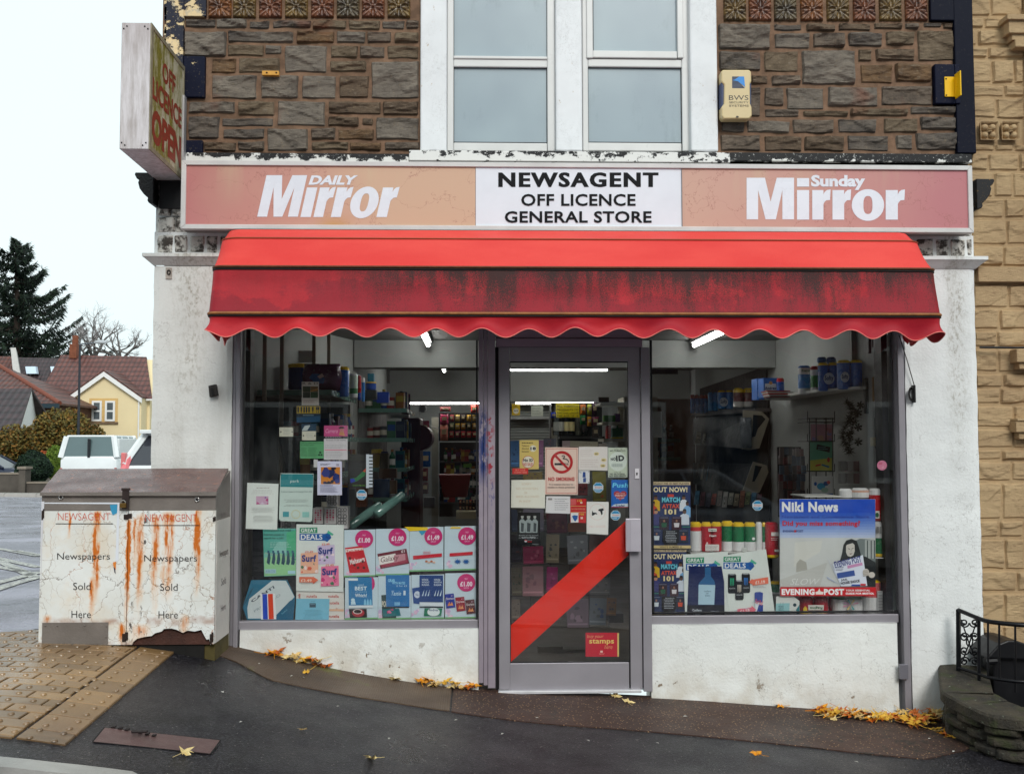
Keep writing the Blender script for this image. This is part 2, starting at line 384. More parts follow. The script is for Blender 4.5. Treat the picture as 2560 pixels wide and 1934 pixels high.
for cv in (conv,):
    y=A2[1]; row=0
    while y<.05:
        x=-3.7-(row%2)*LB/2
        while x<-1.0:
            q=clipto([(x,y),(x+LB,y),(x+LB,y+WB),(x,y+WB)],conv)
            if len(q) >= 3:
                cxq=sum(p[0] for p in q)/len(q); cyq=sum(p[1] for p in q)/len(q)
                sd=(I1[0]-I0[0])*(cyq-I0[1])-(I1[1]-I0[1])*(cxq-I0[0])
                q2=clip(q,I1,I0) if ((I0[0]-I1[0])*(-.6-I1[1])-(I0[1]-I1[1])*(-3.4-I1[0]))>0 else clip(q,I0,I1)
                block(q2,[(x+LB *.25,y+WB/2),(x+LB *.75,y+WB/2)])
            x+=LB
        y+=WB; row+=1
Ld=Vector((A1[0]-A0[0],A1[1]-A0[1])).length; k=0
while k *WB *1.9<Ld-.02:
    a=k *WB *1.9; b=min(Ld,a+WB *1.9)
    q=[(A0[0]+d_.x *a,A0[1]+d_.y *a),(A0[0]+d_.x *b,A0[1]+d_.y *b),(A0[0]+d_.x *b+nn.x *.97,A0[1]+d_.y *b+nn.y *.97),(A0[0]+d_.x *a+nn.x *.97,A0[1]+d_.y *a+nn.y *.97)]
    q=clipto(q,conv)
    if len(q) >= 3:
        block(q,[(A0[0]+d_.x *(a+b)/2+nn.x *f+d_.x *g_,A0[1]+d_.y *(a+b)/2+nn.y *f+d_.y *g_) for f in (.25,.72) for g_ in (-.05,.05)])
    k+=1
tb.build('tactile_paving',kind='structure',origin=(0,0,0))
kb=MB(mat((150,148,144),.35,.25,5,.3,120,spec=.6))
kp=[ground(-1500,1790),ground(-500,1848),ground(-200,1874),ground(0,1899),ground(150,1916),ground(330,1934)]; kp.append(Vector((kp[-1].x+.5,-2.46,0))); kp.append(Vector((9,-2.46,0)))
KX=[(p.x,p.y) for p in kp]
def kpath(x): return x,lerp(KX,x)
K0=kp[0].x
def kv(u,v):
    x,y=kpath(K0+(9-K0)*u); j=int(v *3+.5); x2,y2=kpath(x+.01); dy=[0,0,-.1,-.11][j]; return (x,y+dy,gz(x,y)+[-.12,.012,.010,-.14][j])
kb.grid(kv,150,3); kb.build('kerb',kind='structure',origin=(0,0,0))
def apron(name,mt,front,x0,x1,dz,back=.07,lip=.02):
    xs=span(x0,x1,.06); mb=MB(mt); ny=8
    fr=[lerp(front,x) for x in xs]
    v=[(x,back+(f-back)*j/ny,gz(x,back+(f-back)*j/ny)+dz+(.004-dz if 0 else 0)) for x,f in zip(xs,fr) for j in range(ny+1)]
    v+=[(x,f,gz(x,f)-.02) for x,f in zip(xs,fr)]
    m=ny+1; o=len(xs)*m
    mb.add(v,[(i *m+j,i *m+j+1,(i+1)*m+j+1,(i+1)*m+j) for i in range(len(xs)-1) for j in range(ny)]+[(i *m+ny,o+i,o+i+1,(i+1)*m+ny) for i in range(len(xs)-1)])
    return mb.build(name,kind='structure',smooth=False,origin=(0,0,0))
def gpts(l): return sorted(g(x *1.1573,y *1.1573) for x,y in l)
apron('concrete_apron',M_APR1,gpts([(450,1410),(510,1432),(580,1470),(700,1495),(840,1518),(972,1538)]),g(452*1.1573,1410*1.1573)[0],g(971*1.1573,1538*1.1573)[0],.010)
apron('aggregate_apron',M_APR2,gpts([(975,1540),(1200,1568),(1500,1592),(1760,1618),(1880,1632),(2000,1642),(2090,1622),(2110,1600)]),g(975*1.1573,1540*1.1573)[0],g(2110*1.1573,1600*1.1573)[0],.010)
n=NB('worn_road_paint'); c=n.mix(n.rng(n.noise(30,6,None,.75),.46,.56),lin((196,196,186)),lin((100,98,104))); wm=MB(n.done(c,n.rng(n.noise(1.1,4),.35,.65,.3,.6)))
def zl(x,y): return ground(x/2.571,1050+y/2.571)
for a,b in [((-160,800),(250,872)),((-180,850),(250,945)),((-180,915),(170,975)),((-200,1100),(260,975)),((-200,1150),(255,1005)),((-60,880),(230,1010)),((100,838),(250,866))]:
    p,q=zl(*a),zl(*b); dn=Vector((q.y-p.y,-(q.x-p.x),0)).normalized()*.05; v=[]
    for t in range(9):
        c0=p+(q-p)*t/8
        for s_ in (-1,1): x,y=c0.x+dn.x *s_,c0.y+dn.y *s_; v.append((x,y,gz(x,y)+.003))
    wm.add(v,[(2*i,2*i+1,2*i+3,2*i+2) for i in range(8)])
wm.build('road_markings',kind='structure',origin=(0,0,0))
q=[ground(x,y) for x,y in [(230,1856),(550,1857+0),(521,1889),(270,1822+0)]]
zc=lambda x,y: ground(x/2.458,1450+y/2.458)
q=[zc(575,1003),zc(1290,1078),zc(1350,996),zc(645,918)]
cv=MB(mat((92,68,66),.45,.15,8,.35,160,spec=.5)); cv.add([(p.x,p.y,gz(p.x,p.y)+.009) for p in q]+[(p.x,p.y,gz(p.x,p.y)-.01) for p in q],[(0,1,2,3),(0,4,5,1),(1,5,6,2),(2,6,7,3),(3,7,4,0)])
cover=cv.build('service_cover',None,'long dull red rectangular access cover set flush in the dark pavement','access cover')
E0=(q[3]+(q[2]-q[3])*.15)*.75+(q[0]+(q[1]-q[0])*.15)*.25
km=MB(mat((30,20,20),.7)); km.box(E0.x+.05,E0.x+.11,E0.y-.012,E0.y+.012,gz(E0.x,E0.y)+.0075,gz(E0.x,E0.y)+.0135)
for i in range(7):
    xx=E0.x-.05+i *.028; km.box(xx,xx+.016,E0.y+.035,E0.y+.055,gz(xx,E0.y)+.0075,gz(xx,E0.y)+.0125)
km.build('key_slot',cover)
fr_=MB(mat((25,22,22),.8))
for a,b in zip(q,q[1:]+q[:1]):
    d=(b-a).normalized()*.004; s_=Vector((d.y,-d.x,0)).normalized()*.006
    fr_.add([(p.x,p.y,gz(p.x,p.y)+.0085) for p in (a-d-s_,b+d-s_,b+d+s_,a-d+s_)],[(0,1,2,3)])
fr_.build('rim',cover)
# ================= shop building =================
def px_x(px,py=1113,y=0.0): return at(px,py,y).x
def px_z(py,px=1300,y=0.0): return at(px,py,y).z
def RB(mb,x0,y0,x1,y1,f,b):
    """box whose front face at depth f covers photo rectangle x0..x1, y0..y1; back at depth b"""
    cx,cy=(x0+x1)/2,(y0+y1)/2
    return mb.box(px_x(x0,cy,f),px_x(x1,cy,f),f,b,px_z(y1,cx,f),px_z(y0,cx,f))
def m_render(name,base=(228,230,228),dirt=.5,streaks=(),seed=0):
    n=NB(name); x,y,z=n.sep()
    c=lin(base); col=n.mix(n.rng(n.noise(1.7,6),.35,.7),c,lin(tuple(v *.93 for v in base)))
    st=n.rng(n.noise(5,7,n.scale(1,1,.12)),.52,.8,0,dirt); col=n.mix(st,col,lin((150,142,128)))
    for sx,wd,z0,z1,k in streaks:
        m_=n.mul(n.gauss(n.addv(x,n.mul(n.sub(n.noise(3,4),.5),.12)),sx,wd),n.rng(z,z0,z1,0,1,True))
        gr=n.rng(n.noise(44,7,n.scale(1,1,.5),.75),.48,.62); col=n.mix(n.mul(n.mul(m_,n.mul(gr,n.rng(n.noise(4,4,n.scale(1,1,.5)),.38,.6))),k),col,lin((122,110,84))); col=n.mix(n.mul(m_,n.mul(k,.22) if 0 else k *.2),col,lin((150,146,134)))
    sp=n.mul(n.rng(n.noise(42,5,rough=.7),.66,.74),.55); col=n.mix(sp,col,lin((120,108,92)))
    gs=n.node('ShaderNodeMath',{'operation': 'MULTIPLY_ADD'},{0: x,1: .10,2: z}).outputs[0]
    low=n.mul(n.rng(gs,.42,.0,0,1,True),n.rng(n.noise(7,6),.38,.62,.15,1)); col=n.mix(n.mul(low,.5),col,lin((168,148,116)))
    ch=n.mul(n.rng(gs,.32,.16,0,1),n.rng(n.noise(11,6,rough=.7),.64,.65)); col=n.mix(ch,col,lin((140,124,106)))
    ck=n.vor(1.3,n.node('ShaderNodeVectorMath',{'operation': 'ADD'},{0: n.pos,1: n.noise(4,5,out=1)}).outputs[0],'DISTANCE_TO_EDGE')
    col=n.mix(n.mul(n.rng(ck,.006,.002),.3),col,lin((110,100,90)))
    n.bump(n.addv(n.addv(n.mul(n.noise(70,6),.6),n.mul(n.noise(9,5),1.2)),n.mul(ch,-.8)),.55,.008)
    return n.done(col,.75,0,.3)
_lx=px_x
M_PIL_L=m_render('stained_white_render',(222,222,218),.45,[(px_x(478),.12,1.2,2.6,.85),(px_x(440),.10,.6,2.2,.4),(px_x(525),.07,2.0,2.7,.7)])
M_PIL_R=m_render('white_render',(232,234,233),.12,[(px_x(2400),.10,.4,2.6,.9),(px_x(2385),.05,1.9,2.6,.8)])
M_RISER=m_render('white_riser',(234,236,233),.08)
def m_peel(name,top,under,thr=.52,sc_=9,zb=None,bmp=.5,under2=None,scr=.8,spec=.4):
    n=NB(name); x,y,z=n.sep(); f=n.noise(sc_,8,n.scale(1,1,1.4),.68)
    if zb: f=n.addv(f,n.rng(z,zb[0],zb[1],zb[2],zb[3]))
    k=n.rng(f,thr-.012,thr+.012); u=lin(under)
    if under2: u=n.mix(n.rng(n.noise(30,4),.5,.6),lin(under),lin(under2))
    sc1=n.mul(n.rng(n.noise(60,6,rough=.8),.60,.64),scr)
    col=n.mix(n.math('MAXIMUM',k,sc1),lin(top),u); n.bump(n.addv(n.mul(k,-1),n.mul(n.noise(50,5),.3)),bmp,.006)
    return n.done(col,.6,0,spec)
ZB=px_z(392)
M_BAND=m_peel('peeling_black_band',(10,11,15),(225,224,220),.60,9,(ZB+.005,ZB-.05,0,.22))
M_BANDW=m_peel('peeling_white_band',(12,13,18),(226,225,222),.545,16,(ZB+.05,ZB-.02,-.03,.14))
M_NAVY_L=m_peel('peeling_navy_over_cream',(8,14,38),(222,196,150),.515,6,None,.6,(190,176,150))
M_NAVY=m_peel('navy_paint',(6,11,30),(170,160,140),.80,8,scr=.06,spec=.15)
M_NAVY2=m_peel('navy_quoin',(8,14,38),(200,180,140),.66,8,scr=.15,spec=.15)
n=NB('flaking_white'); x,y,z=n.sep()
v_=n.vor(11,n.node('ShaderNodeVectorMath',{'operation': 'ADD'},{0: n.scale(1,1,.6),1: n.noise(5,5,out=1)}).outputs[0],'DISTANCE_TO_EDGE')
fl=n.mul(n.rng(v_,.02,.004),n.rng(n.noise(3,4),.45,.6)); pk=n.rng(n.noise(13,7,n.scale(1,1,.7),.7),.655,.67)
c=n.mix(n.rng(n.noise(2,5),.3,.7),lin((236,238,240)),lin((218,220,222))); c=n.mix(n.mul(fl,.3),c,lin((150,142,132))); c=n.mix(n.mul(pk,.8),c,lin((192,172,148)))
n.bump(n.addv(n.addv(n.mul(fl,-1),n.mul(pk,-1)),n.mul(n.noise(22,6),.3)),.4,.005); M_FLAKE=n.done(c,.55,0,.4)
M_STONES=[]
for i,(a,b) in enumerate([((126,112,98),(88,78,70)),((116,106,96),(80,74,70)),((130,114,94),(94,80,64)),((118,100,82),(84,70,58)),((136,126,114),(102,94,86)),((126,98,70),(92,74,58))]):
    n=NB('rubble_stone'); f1=n.noise(7,7,n.scale(1,1,1.6),.7)
    c=n.mix(n.rng(f1,.35,.65),lin(b),lin(a)); c=n.mix(n.rng(n.noise(45,5),.62,.75),c,lin((140,122,98)))
    c=n.mix(n.rng(n.noise(2.4,3),.62,.72,0,.5),c,lin((120,62,38)))
    cv_=n.noise(24,9,n.scale(.6,1,1.6),.78); c=n.mix(n.mul(n.rng(cv_,.45,.35),.6),c,(.012,.010,.009,1)); c=n.mix(n.mul(n.rng(cv_,.56,.68),.6),c,lin((150,138,122))); n.bump(n.addv(cv_,n.mul(n.noise(150,3),.3)),1.0,.016); M_STONES.append(n.done(c,.85,0,.3))
n=NB('mortar'); c=n.mix(n.rng(n.noise(14,6),.35,.65),lin((136,106,84)),lin((102,78,60))); n.bump(n.noise(80,5),.6,.006); M_MORT=n.done(c,.9)
n=NB('sandstone_paint'); c=n.mix(n.rng(n.noise(3,6),.3,.7),lin((200,172,132)),lin((172,144,110))); c=n.mix(n.rng(n.noise(20,8,n.scale(.5,1,1.6),.78),.56,.70,0,.6),c,lin((118,90,64)))
n.bump(n.addv(n.noise(26,9,n.scale(.6,1,1.6),.8),n.mul(n.noise(160,2),.3)),.9,.014); M_SAND=n.done(c,.8,0,.3)
M_ALU=mat((150,146,152),.42,.10,3,.12,220,metal=.25,spec=.5)
M_ALU2=mat((122,120,128),.42,.10,3,.12,220,metal=.25)
M_DARK=mat((24,24,28),.5,.1)
M_UPVC=mat((214,214,212),.35,.08,2,0,60,spec=.5)
M_INT=mat((160,163,160),.7,.14,1.5,.1)
M_CEIL=mat((120,118,116),.8,.1)
def stone(mb,x0,x1,z0,z1,y,depth,seed,cell=.010,style=1.0):
    nx=max(4,min(60,int((x1-x0)/cell))); nz=max(4,min(50,int((z1-z0)/cell))); W,H=x1-x0,z1-z0; o=seed *13.7
    c4=[rnd.uniform(-.35,.35) for _ in range(2)]
    def fn(u,v):
        X=x0+u *W; Z=z0+v *H
        wob=.007; X+=wob *noise.noise((X *9+o,Z *9,1.3)) ; Z+=wob *noise.noise((X *9+o,Z *9,7.3))
        e=min(u *W,(1-u)*W,v *H,(1-v)*H); k=min(1,e/.014); k=1-(1-k)**2.4
        p=(X *4.5+o,o *.3,Z *9)
        r1=abs(noise.noise(p)); r2=abs(noise.noise((p[0]*2.3,3.1,p[2]*2.3))); r3=noise.noise((p[0]*6,5,p[2]*6)); r4=noise.noise((p[0]*14,5,p[2]*14))
        lw=noise.noise((X *3+o,9,Z *4))
        step=max(0,min(1,(noise.noise((X *5+o,2,Z *6))+(v-.45)*1.1)*7+.5))
        h=.5+.25*lw+style *(.28*(1-r1 *2)+.22*(r2-.3)+.13*r3+.05*r4)+.32*(step-.5)+(u-.5)*c4[0]
        return (X,y+.012-depth *k *max(.5,h),Z)
    mb.grid(fn,nx,nz)
B=thing('shop_building','two-storey stone shop building with white painted pilasters and big display windows, home of the newsagent','building',(px_x(1300),.1,0))
XL,XR=-1.925,px_x(2447,1100)
YB,ZT=9.0,4.75
LSTN=[(170,125,375,185),(380,125,595,190),(612,135,750,193),(768,135,1038,188),(1055,132,1285,193),(1298,132,1520,198),(1535,135,1690,195),(1697,135,1785,195),(165,212,452,385),(465,205,720,290),(460,300,712,385),(685,214,920,288),(940,210,1200,290),(1215,213,1415,293),(1432,215,1598,290),(1615,215,1785,290),(722,303,835,372),(858,308,1150,495),(1172,308,1365,395),(1380,310,1552,395),(1570,310,1788,398),(350,395,522,500),(538,395,825,498),(1172,415,1428,490),(1460,420,1788,675),(350,510,665,678),(692,515,952,672),(980,518,1215,675),(1238,518,1440,672),(190,695,515,778),(532,695,788,795),(805,692,1140,865),(1160,695,1522,785),(1540,695,1788,790),(190,800,408,955),(425,808,778,872),(1160,802,1372,868),(1393,808,1470,865),(1490,808,1788,962),(425,882,718,955),(738,885,1020,1038),(1040,882,1212,962),(1225,885,1475,962),(300,972,520,1040),(530,970,718,1035),(1040,975,1300,1035),(1310,978,1525,1040),(1550,975,1790,1035)]
RSTN=[(250,152,585,312),(610,147,790,193),(820,145,1005,195),(1025,143,1232,192),(1250,140,1440,185),(1455,140,1545,180),(1570,138,1690,168),(1700,140,1762,180),(610,207,840,305),(860,207,1062,300),(1088,203,1308,292),(1330,193,1515,285),(1535,190,1765,388),(255,325,522,452),(545,322,768,458),(790,318,1132,538),(1152,310,1240,388),(1262,305,1518,385),(255,470,450,545),(460,475,565,535),(595,475,780,542),(1165,405,1372,530),(1392,402,1625,522),(255,560,440,745),(450,555,525,745),(548,558,672,675),(690,558,932,700),(955,552,1275,682),(1300,545,1630,672),(550,692,770,748),(800,705,1085,748),(1100,690,1470,740),(1490,680,1780,732),(270,765,420,845),(435,770,712,848),(732,762,995,852),(1022,760,1272,850),(1315,752,1535,848),(1555,742,1782,830),(265,862,520,965),(545,870,790,968),(805,868,1062,968),(1085,865,1345,965),(1395,865,1500,955),(1525,850,1780,960)]
zL=(400,0,2.765); zR=(1700,0,2.571)
mb=MB(); k=0
for z_,lst in ((zL,LSTN),(zR,RSTN)):
    for a,b,c,d in lst:
        k+=1; x0,x1=z_[0]+a/z_[2],z_[0]+c/z_[2]; y0,y1=z_[1]+b/z_[2],z_[1]+d/z_[2]
        mb.use(M_STONES[int((math.sin(k *12.9)*437.5)%1*5.6)])
        if (c-a)>230 and (d-b)>130: mb.use(M_STONES[4])
        cx,cy=(x0+x1)/2,(y0+y1)/2
        stone(mb,px_x(x0-.6,cy),px_x(x1+.6,cy),px_z(y1+.6,cx),px_z(y0-.6,cx),.02,rnd.uniform(.034,.05),k)
mb.use(M_MORT); mb.box(XL+.02,px_x(1053,200),.024,.2,px_z(384),ZT); mb.box(px_x(1791,200),XR-.02,.024,.2,px_z(384),ZT); mb.box(px_x(1053,200),px_x(1791,200),.06,.2,px_z(-122)+.19,ZT)
for (xa,xb) in ((px_x(515,0),px_x(1045,0)),(px_x(1800,0),px_x(2320,0))):
    z=px_z(-62)
    while z<ZT-.12:
        x=xa; h=rnd.uniform(.09,.15)
        while x<xb-.12:
            w_=min(rnd.uniform(.2,.42),xb-x); mb.use(rnd.choice(M_STONES)); stone(mb,x+.008,x+w_-.008,z+.006,z+h-.006,.018,.04,k,.025); k+=1; x+=w_
        z+=h
wall=mb.build('stone_wall',B)
sh=MB(M_PIL_R)
sh.box(XL,XR,.2,.35,2.36,ZT)
sh.box(XL,XL+.12,.2,YB,-.4,ZT)
sh.box(2.575,XR,.35,YB,-.4,ZT)
sh.box(XL+.12,2.575,YB-.15,YB,-.4,ZT)
sh.box(XL,XR,.0,.2,px_z(640),px_z(584,y=0))
sh.box(XL,XR,.02,.2,px_z(584) ,px_z(404))
sh.build('shell',B)
rf=MB(mat((70,66,64),.8)); rf.box(XL-.1,XR+.02,-.1,YB+.1,ZT,ZT+.12); rf.build('roof',B)
ce=MB(M_CEIL); ce.box(XL+.12,2.575,.2,YB-.15,2.352,2.36); ce.build('ceiling',B)
for a,b in ((462,1022),(1826,2430)):
    bd=MB(M_BAND); RB(bd,a,383,b,404,-.012,.03); bd.build('painted_band',B,'black painted band peeling to white',bevel=.003)
bd=MB(M_BANDW); RB(bd,1022.5,378,1825.5,404,-.03,.03); bd.build('window_sill',B,'window sill with flaking white paint over black',bevel=.004)
q=MB(M_NAVY_L); RB(q,414,-90,457,404,-.01,.2); RB(q,457.3,-60,515,40,.0,.05)
for i in range(40):
    py=rnd.uniform(0,400); qx=px_x(414,py); zz=px_z(py,414); r_=rnd.uniform(.004,.012); q.box(qx-r_,qx+.02,.0,.05,zz-r_ *2,zz+r_ *2)
q.build('left_quoins',B,'navy corner strip peeling to cream')
q=MB(M_NAVY2); RB(q,457.3,140,512,243,-.005,.05); q.build('quoin_block',B,bevel=.006)
q=MB(M_NAVY2); RB(q,457.3,350,506,382.5,-.006,.05); q.build('quoin_block',B,bevel=.006)
q=MB(M_NAVY); RB(q,2388,-90,2435,382.5,-.01,.2); RB(q,2326,-60,2387.7,51,-.006,.05); q.use(M_NAVY2); RB(q,2338,160,2387.7,259,-.02,.05); RB(q,2387.9,160,2401,259,-.021,-.0105); q.build('right_quoins',B,'navy painted corner strip',bevel=.006)
def ftile(mb,cx,cz,s_,y,d):
    def fn(u,v):
        X,Z=(u-.5)*2,(v-.5)*2; r=math.hypot(X,Z); th=math.atan2(Z,X)
        e=min(1,(1-max(abs(X),abs(Z)))/.08)
        h=.25
        boss=max(0,1-(r/.16)**2); h=max(h,.55+.45*math.sqrt(boss)) if r<.16 else h
        for a in (0,90,180,270):
            q_=R(a); lx=X *math.cos(q_)+Z *math.sin(q_); ly=-X *math.sin(q_)+Z *math.cos(q_)
            if .15<lx<.92:
                wdt=.20*math.sin((lx-.15)/.77*math.pi)**.8 if lx<.92 else 0
                t=abs(ly)/max(wdt,1e-3)
                if t<1: h=.75-.45*(1-t *t)
                elif t<1.45: h=max(h,.9)
        for a in (45,135,225,315):
            dd=abs((th-R(a)+math.pi)%(2*math.pi)-math.pi)
            if r>.2: h=max(h,.35+.45*abs(math.cos(dd *9))*min(1,r)*(1 if dd<.62 else 0))
        return (cx+X *s_/2,y-d *h *max(0,e),cz+Z *s_/2)
    mb.grid(fn,36,36)
M_TILES=[]
for a,b in [((140,88,44),(74,42,24)),((124,98,50),(62,46,26)),((128,76,46),(70,38,24)),((98,84,58),(50,40,30))]:
    n=NB('glazed_terracotta'); c=n.mix(n.rng(n.noise(18,5),.35,.65),lin(a),lin(b)); c=n.mix(n.rng(n.noise(40,4),.6,.7),c,lin((40,26,18))); n.bump(n.noise(90),.3,.004); M_TILES.append(n.done(c,.35,0,.6))
tl=[400+x/2.765 for x in (410,580,760,940,1120,1298,1472,1650)]; tr=[1700+x/2.571 for x in (357,519,682,851,1020,1190,1358,1524)]
for i,t in enumerate(tl+tr):
    mb=MB(M_TILES[[0,1,2,1,2,3,2,1,1,2,3,0,1,2,1,2][i]]); s_=.139 if t<1300 else .141
    cz=px_z(42 if t<1300 else 50,t)+s_/2; x_=px_x(t,0)
    ftile(mb,x_,cz,s_,.022,.03); mb.build('flower_tile',B,smooth=True)
def bar(mb,x0,y0,x1,y1,f,b): RB(mb,x0,y0,x1,y1,f,b)
M_FROST=None
n=NB('frosted_pane'); c=n.mix(n.rng(n.noise(1.2,3),.3,.7),lin((158,174,180)),lin((138,152,162))); c=n.mix(n.mul(n.rng(n.noise(5,7,n.scale(1,1,.4),.7),.56,.72),.3),c,lin((96,108,112))); n.bump(n.noise(160),.15,.003); M_FROST=n.done(c,.28,0,.5)
for nm,(o0,o1),(u0,u1,ub),(l0,l1) in (('window',(1118,1388),(1134,1368,140),(1134,1368)),('window',(1456,1724),(1482,1693,127),(1470,1704))):
    wf=MB(M_UPVC)
    RB(wf,o0,-80,l0,378,.03,.10); RB(wf,l1,-80,o1,378,.03,.10); RB(wf,l0,357,l1,378,.031,.10); RB(wf,l0,148,l1,168,.031,.10)
    fo=wf.build('window',B,bevel=.006)
    sb=MB(M_UPVC)
    if u0 != l0:
        RB(sb,l0-4,-80,u0,145,.018,.06); RB(sb,u1,-80,l1+4,145,.018,.06); RB(sb,u0,ub,u1,145,.0185,.06)
    else: RB(sb,l0,ub,l1,147.5,.022,.06)
    sb.build('sash',fo,bevel=.005)
    pn=MB(M_FROST); RB(pn,u0-3,-80,u1+3,ub+3,.05,.055); RB(pn,l0-3,165,l1+3,360,.052,.057); pn.build('pane',fo)
    gk=MB(M_DARK); RB(gk,l0-1,167,l1+1,171,.045,.05); RB(gk,l0-1,171,l0+1.5,358,.045,.05); RB(gk,l1-1.5,171,l1+1,358,.045,.05); RB(gk,l0,355.5,l1,357.5,.045,.05)
    RB(gk,u0-1,-80,u0+1.5,ub,.043,.049); RB(gk,u1-1.5,-80,u1+1,ub,.043,.049); gk.build('gasket',fo)
jb=MB(M_FLAKE); RB(jb,1051,-120,1117,378,-.02,.1); RB(jb,1725,-120,1793,378,-.02,.1); RB(jb,1389,-120,1455,378,-.012,.1)
jb.box(px_x(1051,0),px_x(1793,0),-.02,.2,px_z(-121),px_z(-121)+.2); jb.build('window_surround',B,bevel=.01)
def zg(px,y=0): return gz(px_x(px,1500,y),y)
def rough_block(mt,x0,x1,f,b,z0,z1,cell=.03,amp=.005,parent=None,name='pilaster',label=None,sd=1):
    mb=MB(mt); nx,nz=max(2,int((x1-x0)/cell)),max(2,int((z1-z0)/cell))
    def fn(u,v):
        X,Z=x0+(x1-x0)*u,z0+(z1-z0)*v
        ed=.006 if u in (0,1) else 0
        return (X+(noise.noise((Z *8,sd,1))*.004+noise.noise((Z *40,sd,1))*.002 if u in (0,1) else 0),f+ed+amp *noise.noise((X *6,sd,Z *6)),Z)
    mb.grid(fn,nx,nz)
    g_=mb.v; m=nx+1
    def side(idx):
        o=len(mb.v); k_=len(idx); mb.v+=[(mb.v[i][0],b,mb.v[i][2]) for i in idx]
        for a in range(k_-1): mb.f.append([idx[a],idx[a+1],o+a+1,o+a]); mb.m.append(0)
    side([j *m for j in range(nz+1)]); side([j *m+nx for j in range(nz+1)]); side(list(range(m))); side([nz *m+i for i in range(m)])
    return mb.build(name,parent,label,smooth=False)
rough_block(M_PIL_L,XL,px_x(578,1100),0,.2,.15,px_z(668),parent=B,name='pilaster',label='grimy left pilaster',sd=3)
rough_block(M_PIL_R,px_x(2268,1100),XR,0,.2,-.35,px_z(668),parent=B,name='pilaster',label='clean white right pilaster',sd=8)
n=NB('old_white_brick'); v_=n.noise(16,7,None,.7); c=n.mix(n.rng(v_,.46,.56),lin((206,202,194)),lin((70,64,58))); n.bump(v_,.8,.02); M_OLDW=n.done(c,.8)
def capital(x0,x1,zt,h,out,sd,parent):
    prof=[(0,-h),(-.004,-h),(-out *.25,-h *.86),(-out *.55,-h *.62),(-out *.8,-h *.42),(-out,-h *.3),(-out,0),(.12,0)]
    mb=MB(M_PIL_L if sd<0 else M_PIL_R)
    pts=[(p[0],zt+p[1]) for p in prof]
    ext=[out *max(0,-p[0])/out for p in prof]
    v=[]
    for xs,sg in ((x0,-1),(x1,1)):
        for p,e in zip(prof,ext): v.append((xs+(sg *e if sg==sd else 0),p[0],zt+p[1]))
    m=len(prof); f=[(i,i+1,m+i+1,m+i) for i in range(m-1)]
    v+=[((x0 if sd<0 else x1)+sd *e,.12,zt+p[1]) for p,e in zip(prof,ext)]
    s0=0 if sd<0 else m
    f+=[(s0+i,s0+i+1,2*m+i+1,2*m+i) for i in range(m-1)]
    mb.add(v,f); mb.build('capital',parent)
capital(XL,px_x(565),px_z(640),.065,.055,-1,B); capital(px_x(2290),XR,px_z(640),.07,.06,1,B)
for (x0,x1) in ((XL+.01,px_x(560)),(px_x(2300),XR-.005)):
    bk=MB(M_OLDW)
    for j,(ya,yb) in enumerate(((590,639),(545,589),(500,544),(455,499),(410,454))):
        x=x0;
        while x<x1-.02:
            w_=min(rnd.uniform(.08,.13),x1-x); stone(bk,x+.002,x+w_-.002,px_z(yb)+.002,px_z(ya)-.002,-.005,.02,j *7+x,.012,.6); x+=w_
    bk.build('old_brickwork',B)
def corbel(x,sd):
    mb=MB(m_peel('black_corbel',(9,9,13),(200,150,50),.70,16) if sd>0 else mat((12,12,15),.5,.3,20,.5,60))
    zt=px_z(448 if sd<0 else 450)
    pr=[(0,0),(.108,0),(.112,-.012),(.100,-.035),(.085,-.045),(.092,-.058),(.082,-.095),(.06,-.125),(.045,-.14),(.032,-.15),(.036,-.165),(.028,-.18),(0,-.185)]
    mb.prism([(x+sd *a,zt+b) for a,b in pr],'y',-.10,.12);
    return mb.build('corbel',B,bevel=.004)
corbel(XL+.02,-1); corbel(XR-.02,1)
cb=MB(mat((14,14,17),.6)); RB(cb,398,447,455,520,-.03,.05); cb.build('corbel_backing',B)
bm=MB(mat((150,148,150),.7)); RB(bm,578,640,2268,800,.04,.2); bm.build('lintel',B)
M_GLASS=glassmat(f0=.026,dirt=.04)
zh=2.16
def window(label,xa,xb,ybot,posts):
    wf=MB(M_ALU)
    o=wf.box(px_x(xa,1300),px_x(xb,1300),.035,.10,px_z(ybot+21,(xa+xb)/2,.03),px_z(ybot,(xa+xb)/2,.03))
    for a,b,f in posts: wf.box(px_x(a,1250,f),px_x(b,1250,f),f,.10,(zg(a)+.004 if b<600 or a>2240 else px_z(ybot+21.2,1300,.03)),zh+.06)
    wf.box(px_x(xa,1300),px_x(xb,1300),.036,.10,zh,zh+.06)
    f_=wf.build('shop_window',B,label,bevel=.003)
    gk=MB(M_DARK); xa2,xb2=xa,xb
    RB(gk,xa+.5,850,xa+5,ybot-3,.045,.07); RB(gk,xb-5,850,xb-.5,ybot-3,.045,.07); gk.box(px_x(xa,1300),px_x(xb,1300),.045,.07,px_z(ybot,1300,.045)+.0005,px_z(ybot-4,1300,.045)); gk.build('gasket',f_)
    gl=MB(M_GLASS); gl.box(px_x(xa,1300)-.005,px_x(xb,1300)+.005,.055,.061,px_z(ybot,1300,.05)-.004,zh+.004); gl.build('pane',f_)
    return f_
WL=window('left display window',597,1195,1551,[(578,586,.012),(586.3,597,-.004)])
WR=window('right display window',1628,2247,1537,[(2247,2252,.02),(2252.3,2268,-.006)])
for a,b in ((600,612),(2228,2243)): dk=MB(M_DARK); dk.box(px_x(a,1300),px_x(b,1300),.10,.22,px_z(1551),zh); dk.build('blind_channel',B)
rs=MB(M_RISER)
